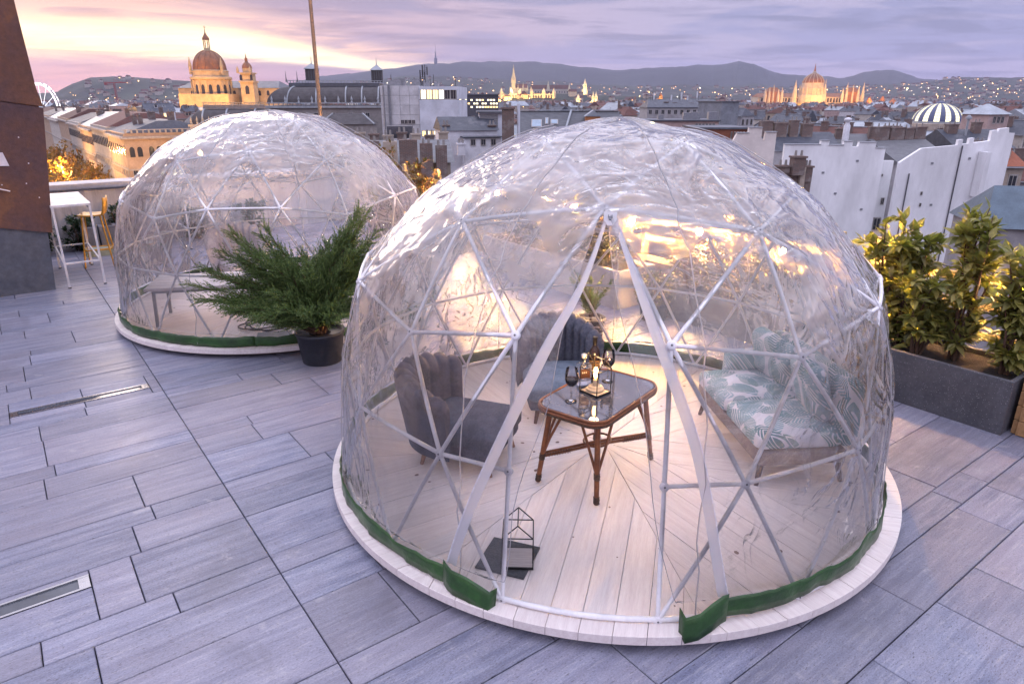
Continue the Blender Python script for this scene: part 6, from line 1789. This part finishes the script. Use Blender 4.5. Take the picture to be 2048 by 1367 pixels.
m = MB(); m.lathe([(r_ * .2, zb + hz * .97), (r_ * .16, zb + hz * 1.06), (0, zb + hz * 1.1)], (0, 4, 0), 14, False); m.build('dome_cap', M_bl, t)
m = MB(); m.lathe([(r_ * 1.04, zb - .5), (r_ * 1.04, zb + .15), (r_, zb + .15)], (0, 4, 0), 28, False); m.build('dome_rim', M_zinc, t)
# pyramid roof tower
D = 150; t = empty('pyramid_roof_house', (X(2006, D), D, 0), R(20)); tag(t, 'square house with pale pyramid roof and three dark windows at the right', 'house'); GUARD.append((1975, 2048, 150, 250))
m = MB(); m.box((0, 3, (Z(229, D) + GZ) / 2), (6, 6, Z(229, D) - GZ)); m.build('wall', WALLS[2], t)
m = MB(); m.gable((0, 3, Z(229, D) + .01), (6, 6), Z(208, D) - Z(229, D), 0, .4, 2.9); m.build('roof', ROOFS['pale'], t)
for k in (-1, 0, 1): win(t, k * 1.2, -.02, Z(240, D), .9, 1.5)

# parliament
D = 1400; kx = D / 1445; zz = lambda py: Z(py, D); cx = 1622; xx = lambda px: (px - cx) * kx; M_par = mat('parliament_stone', (.55, .47, .36), .8, .15, .1)
M_pred = mat('parliament_roof', (.26, .11, .05), .7, .2, .1)
t = empty('parliament', (X(cx, D), D, 0)); tag(t, 'floodlit gothic parliament with a great ribbed dome and many spires', 'parliament'); GUARD.append((1510, 1800, 1400, 206))
m = MB(); m.box((xx(1622), 20, (zz(194) + GZ) / 2), (212 * kx, 40, zz(194) - GZ)); m.build('body', M_par, t)
m = MB(); m.gable((xx(1622), 20, zz(194) + .05), (212 * kx, 40), 7, 0, .5, 5); m.build('roof', M_pred, t)
m = MB(); m.lathe([(27 * kx, zz(206)), (26 * kx, zz(190)), (23 * kx, zz(189)), (22.5 * kx, zz(176)), (21 * kx, zz(175)), (20.5 * kx, zz(166))], (0, 0, 0), 16, False); m.build('drum', M_par, t)
pf = [(20.5 * kx, zz(166)), (20 * kx, zz(162)), (17.5 * kx, zz(157)), (13 * kx, zz(152.5)), (8 * kx, zz(149)), (3.5 * kx, zz(146.5)), (2.2 * kx, zz(143)), (1.2 * kx, zz(138)), (.2, zz(128))]
m = MB(); m.lathe(pf, (0, 0, 0), 16); dm = m.build('dome', M_pred, t)
for k in range(16):
    a = 2 * PI * k / 16; m = MB(); m.tube([(p[0] * math.cos(a), p[0] * math.sin(a), p[1]) for p in pf[:7]], .5, 4); m.build('rib', M_par, dm)
    m = MB(); m.lathe([(1.1, zz(192)), (1.1, zz(176)), (.05, zz(168))], (24 * kx * math.cos(a), 24 * kx * math.sin(a), 0), 6, False); m.build('buttress', M_par, t)
for px, w_, b_, top in ((1583, 5, 190, 160), (1642, 4, 190, 159), (1525, 3.5, 192, 176), (1533, 3, 192, 174), (1551, 3, 192, 177), (1558, 3.5, 192, 174), (1541, 2, 190, 168), (1678, 3, 192, 176), (1686, 3, 192, 165), (1698, 2, 190, 168), (1709, 3, 192, 170), (1718, 3.5, 192, 165)):
    m = MB(); m.lathe([(w_ * kx, zz(206)), (w_ * kx * .95, zz(b_)), (w_ * kx * .6, zz(b_ - (b_ - top) * .4)), (.1, zz(top))], (xx(px), -12, 0), 8, False); m.build('spire', M_par, t)
for px in (1542, 1698): m = MB(); m.box((xx(px), -4, (zz(184) + zz(205)) / 2), (26 * kx, 16, zz(184) - zz(205))); m.gable((xx(px), -4, zz(184)), (26 * kx, 16), 8, 0, .3, 5); m.build('wing_pavilion', M_pred, t)
for px in range(1524, 1722, 6): arched(t, xx(px), -.3, zz(200), 3, 8)
PX = X(cx, D)
for dx_, p_ in ((-90, 1.6e5), (-40, 3.2e5), (0, 3.6e5), (40, 2.6e5), (84, 2.4e5)): flood(PX + dx_, D - 62, zz(206), p_ * .6, (1, .45, .09), 3)
t = empty('riverside_hall', (X(1768, 1350), 1350, 0)); tag(t, 'small floodlit hall with two steep gables right of the parliament', 'building')
for px, w_, top, e_ in ((-26, 8, 194, 206), (0, 10, 192, 208), (22, 12, 197, 206)): m = MB(); m.box((px * .93, 6, (Z(e_, 1350) + GZ) / 2), (w_, 12, Z(e_, 1350) - GZ)); m.gable((px * .93, 6, Z(e_, 1350)), (w_, 12), Z(top, 1350) - Z(e_, 1350), 0, .2, w_ * .4); m.build('gabled_wing', M_pred, t)
flood(X(1768, 1350), 1315, Z(206, 1350), 1.3e5, (1, .5, .15), 2)

# hill church and bastion
D = 1700; kx = D / 1445; zz = lambda py: Z(py, D); cx = 1050; xx = lambda px: (px - cx) * kx
t = empty('hilltop_church', (X(cx, D), D, 0)); tag(t, 'floodlit hilltop church with a tall stone spire above a lit bastion', 'church'); M_mat = mat('church_stone', (.60, .54, .40), .8, .12, .1)
m = MB(); m.box((xx(1027), 0, (zz(160) + zz(196)) / 2), (7.5 * kx, 9, zz(160) - zz(196))); m.lathe([(4.6 * kx, zz(160)), (4 * kx, zz(157)), (1.8 * kx, zz(146)), (.2, zz(130))], (xx(1027), 0, 0), 8, False); m.build('spire_tower', M_mat, t)
for dx_ in (-4, 4): m = MB(); spire(m, xx(1027 + dx_), -5, zz(166), 1.3, zz(152), 6); m.build('pinnacle', M_mat, t)
m = MB(); m.box((xx(1043), 6, (zz(176) + zz(196)) / 2), (26 * kx, 18, zz(176) - zz(196))); m.build('nave', M_mat, t)
m = MB(); m.gable((xx(1043), 6, zz(176) + .05), (26 * kx, 18), 9, 0, .4, 3); m.build('nave_roof', ROOFS['red'], t)
for px, top in ((1020, 172), (1036, 166), (1046, 164), (1055, 170), (1062, 172)): m = MB(); spire(m, xx(px), -6, zz(182), 2.2, zz(top), 6); m.build('pinnacle', M_mat, t)
t2 = empty('bastion', (X(cx, D), D - 30, 0)); tag(t2, 'glowing bastion wall with round turrets below the hilltop church', 'bastion')
m = MB(); m.box((xx(1056), 0, (zz(188) + zz(204)) / 2), (108 * kx, 10, zz(188) - zz(204))); m.build('wall', M_mat, t2)
for px in (1003, 1022, 1040, 1062, 1086, 1106): m = MB(); m.lathe([(3.4 * kx, zz(204)), (3.4 * kx, zz(185)), (3.8 * kx, zz(184.5)), (.1, zz(176))], (xx(px), -6, 0), 10, False); m.build('turret', M_mat, t2)
for px in range(1006, 1110, 5): arched(t2, xx(px), -5.2, zz(193), 3, 7)
t3 = empty('grand_hotel', (X(1100, 1760), 1760, 0)); tag(t3, 'long red roofed hotel right of the hilltop church', 'hotel')
m = MB(); m.box((0, 8, (Z(178, 1760) + Z(200, 1760)) / 2), (86 * 1.2, 18, Z(178, 1760) - Z(200, 1760))); m.build('wall', WALLS[3], t3)
m = MB(); m.gable((0, 8, Z(178, 1760) + .05), (86 * 1.2, 18), 9, 0, .5, 6); m.build('roof', ROOFS['red'], t3)
for k in range(16): win(t3, -48 + 6.4 * k, -1.1, Z(184, 1760), 2.6, 4.5)
m = MB(); spire(m, -5, -2, Z(182, 1760), 5, Z(161, 1760), 8); spire(m, 46, -2, Z(182, 1760), 4, Z(166, 1760), 8); m.build('roof_turret', M_mat, t3)
CX = X(cx, D)
for dx_, p_ in ((-50, 2.2e5), (-22, 3.0e5), (12, 3.0e5), (50, 2.4e5)): flood(CX + dx_, D - 80, zz(203), p_ * .75, (1, .56, .13), 3)
flood(CX - 27, D - 40, zz(180), 5e4, (1, .7, .3), 2)
# single tower and twin-towered churches
def tower_church(px, D, w_, base, top, label, n=1, gap=0, power=4e4, mt=M_mat):
    t = empty('tower_church', (X(px, D), D, 0)); tag(t, label, 'church'); k = D / 1445
    for i in range(n):
        dx_ = (i - (n - 1) / 2) * gap * k; m = MB(); h_ = base - (base - top) * .58
        m.box((dx_, 0, (Z(h_, D) + GZ) / 2), (w_ * k, w_ * k, Z(h_, D) - GZ)); m.lathe([(w_ * k * .62, Z(h_, D)), (w_ * k * .5, Z(h_ - 2, D)), (w_ * k * .3, Z(h_ - (h_ - top) * .5, D)), (.1, Z(top, D))], (dx_, 0, 0), 8, False); m.build('tower', mt, t)
        arched(t, dx_, -w_ * k / 2 - .2, Z(h_ + 3, D), w_ * k * .35, 3 * k)
    m = MB(); m.box((0, 12 * k, (Z(base - 4, D) + GZ) / 2), (max(gap, 1) * k + 10 * k, 22 * k, Z(base - 4, D) - GZ)); m.gable((0, 12 * k, Z(base - 4, D)), (22 * k, max(gap, 1) * k + 10 * k), 4 * k, PI / 2, .3); m.build('nave', mt, t)
    if power: flood(X(px, D), D - 16 * k, Z(base - 2, D), power, (1, .64, .25), 1)
    return t


tower_church(1169, 1850, 6, 184, 157, 'lone floodlit church tower on the ridge right of the hilltop church', 1, 0, 1.1e5)
tower_church(1156, 1300, 6, 208, 187, 'small floodlit church with a domed tower below the lone ridge tower', 1, 0, 5e4)
tower_church(1189, 1300, 5, 208, 182, 'small floodlit twin towered church in the valley', 2, 6, 6e4)
tower_church(1321, 900, 6, 203, 184, 'slender glowing orange spire above the dark middle rooftops', 1, 0, 2.5e4, M_pred)
t = empty('gilded_roof_hall', (X(1283, 700), 700, 0)); tag(t, 'hall with a steep glowing golden roof in the middle distance', 'building')
m = MB(); m.box((0, 5, (Z(214, 700) + GZ) / 2), (30 * .48, 10, Z(214, 700) - GZ)); m.build('wall', M_pred, t); m = MB(); m.gable((0, 5, Z(214, 700) + .02), (30 * .48, 10), Z(203, 700) - Z(214, 700), 0, .3, 2); m.build('roof', mat('gold_roof', (.50, .32, .09), .6), t)
m = MB(); spire(m, -6.2, 0, Z(212, 700), 1.4, Z(190, 700), 8); m.build('roof_spire', M_pred, t); flood(X(1283, 700), 680, Z(212, 700), 2.2e4, (1, .6, .2), 1)
# far tower, lookout, crane, wheel
def lattice(name, px, D, base, top, w_, label, cat, mt):
    t = empty(name, (X(px, D), D, 0)); tag(t, label, cat); return t


D = 6300; t = lattice('broadcast_tower', 874, D, 130, 92, 4, 'tall thin broadcast tower on the far ridge', 'tower', None)
m = MB(); m.lathe([(14, Z(132, D)), (14, Z(118, D)), (9, Z(117, D)), (5, Z(116, D)), (4, Z(106, D)), (1.5, Z(105, D)), (1, Z(91, D))], (0, 0, 0), 10, False); m.build('shaft', M_lead, t)
t = lattice('lookout_tower', 1469, 6450, 126, 120, 4, 'tiny pale lookout tower on the rounded far summit', 'tower', None)
m = MB(); m.lathe([(16, Z(128, 6450)), (14, Z(124.5, 6450)), (8, Z(124, 6450)), (7, Z(122, 6450)), (1, Z(120.5, 6450))], (0, 0, 0), 10, False); m.build('tower', WALLS[4], t)
D = 1500; k = D / 1445; t = empty('tower_crane', (X(234, D), D, 0)); tag(t, 'red tower crane in front of the citadel hill', 'crane'); M_red = mat('crane_red', (.35, .05, .04), .6)
m = MB()
for sx in (-1.5, 1.5):
    for sy in (-1.5, 1.5): m.tube([(sx, sy, GZ), (sx, sy, Z(166, D))], .35, 4)
for j in range(24): z_ = GZ + (Z(166, D) - GZ) * j / 24; m.tube([(-1.5, -1.5, z_), (1.5, -1.5, z_ + 3)], .25, 4); m.tube([(1.5, -1.5, z_), (-1.5, -1.5, z_ + 3)], .25, 4)
m.build('mast', M_red, t)
m = MB(); m.bar((-20 * k, 0, Z(166, D)), (24 * k, 0, Z(165, D)), 2.0); m.bar((-20 * k, 0, Z(164, D)), (-4 * k, 0, Z(162, D)), .5); m.tube([(0, 0, Z(166, D)), (0, 0, Z(160, D)), (18 * k, 0, Z(165, D))], .4, 4); m.box((-17 * k, 0, Z(168, D)), (5, 3, 4)); m.build('jib', M_red, t)
D = 650; k = D / 1445; t = empty('ferris_wheel', (X(82, D), D, Z(216, D)), R(-22)); tag(t, 'white lit ferris wheel half hidden by the rusty housing', 'ferris wheel'); M_fw_ = emis('wheel_light', (1.0, .90, .95), 1.5); rw = 47 * k
for rr, yy in ((rw, -1.5), (rw, 1.5), (rw * .94, 0)):
    m = MB(); m.tube([(rr * math.cos(2 * PI * i / 64), yy, rr * math.sin(2 * PI * i / 64)) for i in range(65)], .38, 5, False); m.build('rim', M_fw_, t)
for i in range(24):
    a = 2 * PI * i / 24
    if i % 2 == 0: m = MB(); m.tube([(0, 0, 0), (rw * math.cos(a), 0, rw * math.sin(a))], .16, 4); m.build('spoke', M_fw_, t)
    m = MB(); m.box((rw * 1.03 * math.cos(a), 0, rw * 1.03 * math.sin(a) - .8), (1.6, 1.8, 1.9)); m.build('gondola', WALLS[4], t)
for sx in (-1, 1):
    for sy in (-3, 3): m = MB(); m.tube([(0, sy * .6, 0), (sx * 9, sy, GZ - Z(216, D))], .5, 5); m.build('support_leg', WALLS[4], t)
GUARD.append((60, 150, 650, 215))

# ------------------------------------------------------------------ avenue: palaces and lit trees
AV = Vector((X(233, 150), 150, 0))
M_pink = mat('pink_facade', (.50, .36, .26), .85, .12, .6, wear=((.34, .24, .19), .3, .58, .4))
along = 0.0
for i, (L, zt_, rk) in enumerate(((24, -4.6, 'grey'), (30, -4.0, 'red'), (28, -5.0, 'pale'), (34, -4.5, 'grey'), (36, -4, 'red'), (44, -5, 'pale'), (56, -4.5, 'grey'), (70, -5, 'red'))):
    c = AV + E1 * (along + L / 2) + E2 * 9.5
    names = ['corner palace with paired arched windows on the tree lined avenue', 'second palace along the tree lined avenue, red roofed', 'third avenue palace with a pale sheet roof', 'fourth avenue palace with a slate roof', 'fifth avenue palace with a red roof', 'sixth avenue palace with a pale roof, far along the trees', 'seventh avenue palace with a slate roof, very far along', 'last red roofed avenue palace near the ferris wheel']
    t = empty('avenue_palace', (c.x, c.y, GZ), RZT); tag(t, names[i], 'palace', 'palaces along the avenue'); h = zt_ - GZ
    m = MB(); m.box((0, 0, h / 2), (19, L - .3, h)); m.build('wall', M_pink if i % 2 == 0 else WALLS[3], t)
    m = MB(); m.box((0, 0, h - .9), (20.4, L + .7, .5)); m.box((0, 0, h - 7.5), (19.4, L - .1, .35)); m.build('cornice', M_cornice, t)
    m = MB(); m.gable((0, 0, h + .01), (L - 1.5, 17.5), 2.4 + .6 * (i % 3), PI / 2, .3, 2.0, 2.2); m.build('roof', ROOFS[rk], t)
    for k in range(rc.randint(3, 5)): chimney(t, rc.uniform(-5, 5), rc.uniform(-L * .4, L * .4), h + .5, h + 3.2 + rc.uniform(0, 1), 1.4, .8, None, rc.choice((0, PI / 2)), 2 if i < 3 else 0)
    nw = int(L / 3.0)
    if i < 4:
        for fl in range(3):
            for k in range(nw):
                y = -L / 2 + L * (k + .5) / nw
                (arched if fl == 0 else win)(t, -9.53, y, h - 3.6 - 4.6 * fl, 1.2, 2.2, -PI / 2, name='window')
    if i == 0:
        for fl in range(3):
            for k in range(5):
                for s in (-.75, .75):
                    lit = (fl == 1 and k in (1, 2)); (arched if fl == 0 else win)(t, -7.6 + 3.8 * k + s, -L / 2 + .1, h - 3.8 - 4.6 * fl, 1.0, 2.1, 0, (WIN_P if lit else None), name='window')
        m = MB()
        for k in range(17): m.box((-9 + 1.12 * k, -L / 2 - .1, h + .35), (.35, .3, .6))
        m.box((0, -L / 2 - .1, h + .72), (19.4, .4, .16)); m.build('balustrade', M_cornice, t, kind='stuff')
    along += L
flood(AV.x - 4, AV.y - 14, -20, 5200, (1, .55, .22), .6); flood(AV.x + 10, AV.y - 16, -18, 4200, (1, .55, .25), .6)
M_tree = leafmat('avenue_leaf', (.26, .12, .03), (.14, .10, .03), .7, .35)
rt = random.Random(55)


def crown_mesh(seed, n=620):
    rg2 = random.Random(seed); m = MB(); lobes = [(Vector((rg2.uniform(-2.2, 2.2), rg2.uniform(-2.2, 2.2), rg2.uniform(-1.6, 2.4))), rg2.uniform(1.3, 2.1)) for _ in range(9)]
    for i in range(n):
        c0, r0 = rg2.choice(lobes); d = Vector((rg2.gauss(0, 1), rg2.gauss(0, 1), rg2.gauss(0, 1))).normalized(); c = c0 + d * r0 * rg2.uniform(.55, 1.05); s = rg2.uniform(.16, .42); a = Vector((rg2.gauss(0, 1), rg2.gauss(0, 1), rg2.gauss(0, 1))).normalized(); e = a.cross(d).normalized()
        m.add([c - a * s, c + e * s * .7, c + a * s, c - e * s * .7], [(0, 1, 2, 3)])
    me = bpy.data.meshes.new('crown'); me.from_pydata(m.v, [], m.f); me.materials.append(M_tree); me.update(); return me


CR = [crown_mesh(i) for i in range(4)]
tm = MB(); tm.tube([(0, 0, 0), (.05, 0, 4), (0, .1, 8), (.1, 0, 10.5)], [.3, .25, .17, .06], 7)
for k in range(6): a = k * 1.05; tm.tube([(0, 0, 5 + .5 * k), (1.6 * math.cos(a), 1.6 * math.sin(a), 8.2 + .5 * k)], [.12, .03], 5)
TRK = bpy.data.meshes.new('trunk'); TRK.from_pydata(tm.v, [], tm.f); TRK.materials.append(M_stem); TRK.update()
for row, off in enumerate((-5.5, -13.5, -22)):
    for k in range(13):
        a = -95 + k * 15.5 + rt.uniform(-3, 3); p = AV + E1 * a + E2 * (off + rt.uniform(-1.2, 1.2)); s = rt.uniform(.9, 1.25)
        t = empty('avenue_tree', (p.x, p.y, GZ), rt.uniform(0, 6)); tag(t, 'rusty autumn tree in the row of the avenue %s' % ('right along the palace fronts', 'in the middle, under the street lamps', 'on the side away from the palaces')[row], 'tree', 'autumn trees, row %s' % ('by the palaces', 'in the middle', 'away from the palaces')[row]); t.scale = (s, s, s)
        inst('trunk', TRK, t); inst('crown', rt.choice(CR), t, (0, 0, 10.2), (0, 0, rt.uniform(0, 6)), (1.15, 1.15, 1.35))
M_lampg = emis('street_lamp_glow', (1.0, .58, .22), 60.0)
for k, (a, off, lb) in enumerate(((-62, -10, 'bright street lamp among the avenue trees, nearest the parapet'), (-25, -11, 'street lamp glowing between the avenue trees below the corner palace'), (18, -11, 'street lamp farther up the avenue among the trees'), (70, -11, 'farthest street lamp visible along the avenue'))):
    p = AV + E1 * a + E2 * off; t = empty('street_lamp', (p.x, p.y, GZ)); tag(t, lb, 'street lamp', 'street lamps on the avenue'); hl = 15.5
    m = MB(); m.tube([(0, 0, 0), (0, 0, hl)], [.12, .06], 7); m.build('pole', M_joint, t); m = MB(); m.lathe([(0, hl), (.26, hl + .1), (.3, hl + .4), (.1, hl + .6), (0, hl + .62)], (0, 0, 0), 10); m.build('lamp_head', M_lampg, t)
    flood(p.x + 1.2, p.y - 1.5, GZ + hl + .2, 22000, (1, .52, .18), .4)

# ------------------------------------------------------------------ roofs close below the terrace
D = 52; t = empty('chimney_ridge_house', (X(800, D), D, 0), R(10)); tag(t, 'dark slate roof with a row of rough brick stacks between the two domes', 'house'); GUARD.append((735, 905, 60, 420))
kx = D / 1445
m = MB(); m.box((0, 4, (Z(330, D) + GZ) / 2), (7, 8, Z(330, D) - GZ)); m.build('wall', WALLS[0], t)
m = MB(); m.gable((0, 4, Z(330, D) + .01), (7, 8), Z(288, D) - Z(330, D), 0, .3); m.build('roof', M_sl2, t)
for x_, z_, ww, d_ in ((-2.2, 282, 1.1, .7), (-.9, 283, 1.0, .8), (.4, 280, 1.3, .8), (1.7, 288, .9, .7), (2.8, 292, .8, .7)):
    m = MB(); m.box((x_, -.4, (Z(z_, D) + Z(400, D)) / 2), (ww, d_, Z(z_, D) - Z(400, D))); m.build('stack', M_brick if x_ != -.9 else WALLS[0], t)
    for k in range(2): m = MB(); m.lathe([(.1, 0), (.09, .35)], (x_ - .2 + .4 * k, -.4, Z(z_, D)), 7); m.build('chimney_pot', M_pot_, t)
D = 62
t = empty('long_chimney_wall', (X(800, D), D, 0), R(6)); tag(t, 'long low brick parapet with stubby chimneys in front of the modern block', 'chimney wall')
m = MB(); m.box((0, 0, (Z(282, D) + GZ) / 2), (8, .6, Z(282, D) - GZ)); m.build('wall', M_brick, t)
for k in range(7): chimney(t, -3.6 + 1.2 * k, 0, Z(284, D), Z(268 + (k % 3) * 3, D), .8, .65, M_brick if k % 2 else WALLS[0], 0, 2)
m = MB(); m.box((-.2, 1.4, Z(266, D)), (2.2, 1.8, 1.0)); m.build('roof_hut', M_joint, t)
# low slate roofs right below the fence, seen between the rails
t = empty('courtyard_roof', T(13.0, -1.5, 0), RZT); tag(t, 'slate roof with long blue skylights just below the timber fence', 'house')
m = MB(); m.box((0, 2, -17), (9, 20, 22)); m.build('wall', WALLS[0], t)
m = MB(); m.gable((0, 2, -5.99), (20, 9), 2.2, PI / 2, .3); rf = m.build('roof', M_sl2, t)
sl2 = math.atan2(2.2, 4.8)
for k in range(5):
    m = MB(); m.m = 0; m.box((0, 0, 0), (2.6, .9, .12)); m.m = 1; m.box((0, 0, .07), (2.4, .7, .04)); o = m.build('skylight', [M_zinc, mat('skylight_blue', (.16, .24, .36), .08, .05, 1, spec=.8)], rf); o.location = (-2.4, -4 + 2.6 * k, -4.85); o.rotation_euler = (0, -sl2, 0)
t = empty('yard_parapet_house', T(11.5, 12.5, 0), RZT); tag(t, 'low dark roofed house just below the terrace between the domes', 'house')
m = MB(); m.box((0, 0, -17), (8, 14, 22)); m.build('wall', WALLS[0], t); m = MB(); m.gable((0, 0, -5.99), (14, 8), 2.4, PI / 2, .3); m.build('roof', ROOFS['grey'], t)
chimney(t, 1, 2, -5, -2.6, 1.0, .7); chimney(t, 0, -3, -4, -2.2, 1.2, .7)

# flagpole behind the parapet
t = empty('flagpole', (-3.78, 14.15, 0)); tag(t, 'tall thin weathered flagpole rising behind the closed dome', 'flagpole')
m = MB(); m.tube([(0, 0, 0), (0, 0, 3), (0, 0, 9.5)], [.042, .037, .024], 12); m.build('pole', mat('weathered_bronze', (.36, .25, .18), .4, .3, 2, metal=.4, stretch=(1, 1, 6)), t)
m = MB(); m.lathe([(.16, 0), (.16, .05), (.09, .1), (.08, .5)], (0, 0, 0), 14, False); m.build('base_sleeve', M_gleg, t)

# ------------------------------------------------------------------ city houses one by one
bands = [(110, 210, 46, 2), (210, 380, 66, 1), (380, 640, 78, 1)]
kinds = ['grey', 'red', 'pale']
nb = ['nearer', 'middle distance', 'far']
placed = []
for bi, (d0, d1, n, near) in enumerate(bands):
    tries = 0; got = 0
    while got < n and tries < 6000:
        tries += 1
        D = rc.uniform(d0, d1); px = rc.uniform(-60, 2120); x = X(px, D); w_, d_ = rc.uniform(9, 16), rc.uniform(8, 12); rh = rc.uniform(2.2, 4.2)
        if px < 400 and AV.y - 30 < D:                             # keep the avenue and its trees clear
            q = Vector((x, D, 0)) - AV; u_ = q.dot(E2)
            if u_ < 28: continue
        elif px < 380: continue
        top = rc.uniform(-8, .5) if D > 200 else rc.uniform(-9, -1.5)
        hw_ = w_ / 2 * 1445 / D + 4; ok = True
        for g0, g1, gd, gy in GUARD:
            if px + hw_ > g0 and px - hw_ < g1:
                if abs(D - gd) < 14: ok = False
                elif D < gd and HZ + (EYE - top - 1.5) * 1534 / D < gy: ok = False
        if not ok or any((x - a) ** 2 + (D - b_) ** 2 < (w_ * .62 + c_) ** 2 for a, b_, c_ in placed): continue
        placed.append((x, D, w_ * .62)); got += 1
        kd = rc.choice(['grey', 'grey', 'red', 'pale']); rz = RZT + rc.choice((0, PI / 2, PI / 2)) + rc.uniform(-.12, .12)
        lab_ = {'grey': 'slate roofed house', 'red': 'red roofed house', 'pale': 'house with pale sheet metal roof'}[kd]
        house(x, D, w_, d_, top - rh, rh, rz, rc.choice(WALLS), ROOFS[kd], '%s among the crowded %s city roofs' % (lab_, nb[bi]), '%s, %s city roofs' % (lab_, nb[bi]), near, hip=rc.choice((0, 0, 1.5, 3)))

# ------------------------------------------------------------------ evening haze
hz_ = MB(); hz_.box((0, 4800, 226), (19000, 10600, 518)); M_hz = bpy.data.materials.new('haze'); M_hz.use_nodes = True; t_ = M_hz.node_tree; t_.nodes.clear()
ho = t_.nodes.new('ShaderNodeOutputMaterial'); hv = t_.nodes.new('ShaderNodeVolumePrincipled'); t_.links.new(hv.outputs[0], ho.inputs['Volume'])
hv.inputs['Color'].default_value = (.66, .68, .95, 1); hv.inputs['Density'].default_value = 7.5e-5
hz_.build('haze', M_hz, None, None, 0, 'stuff')
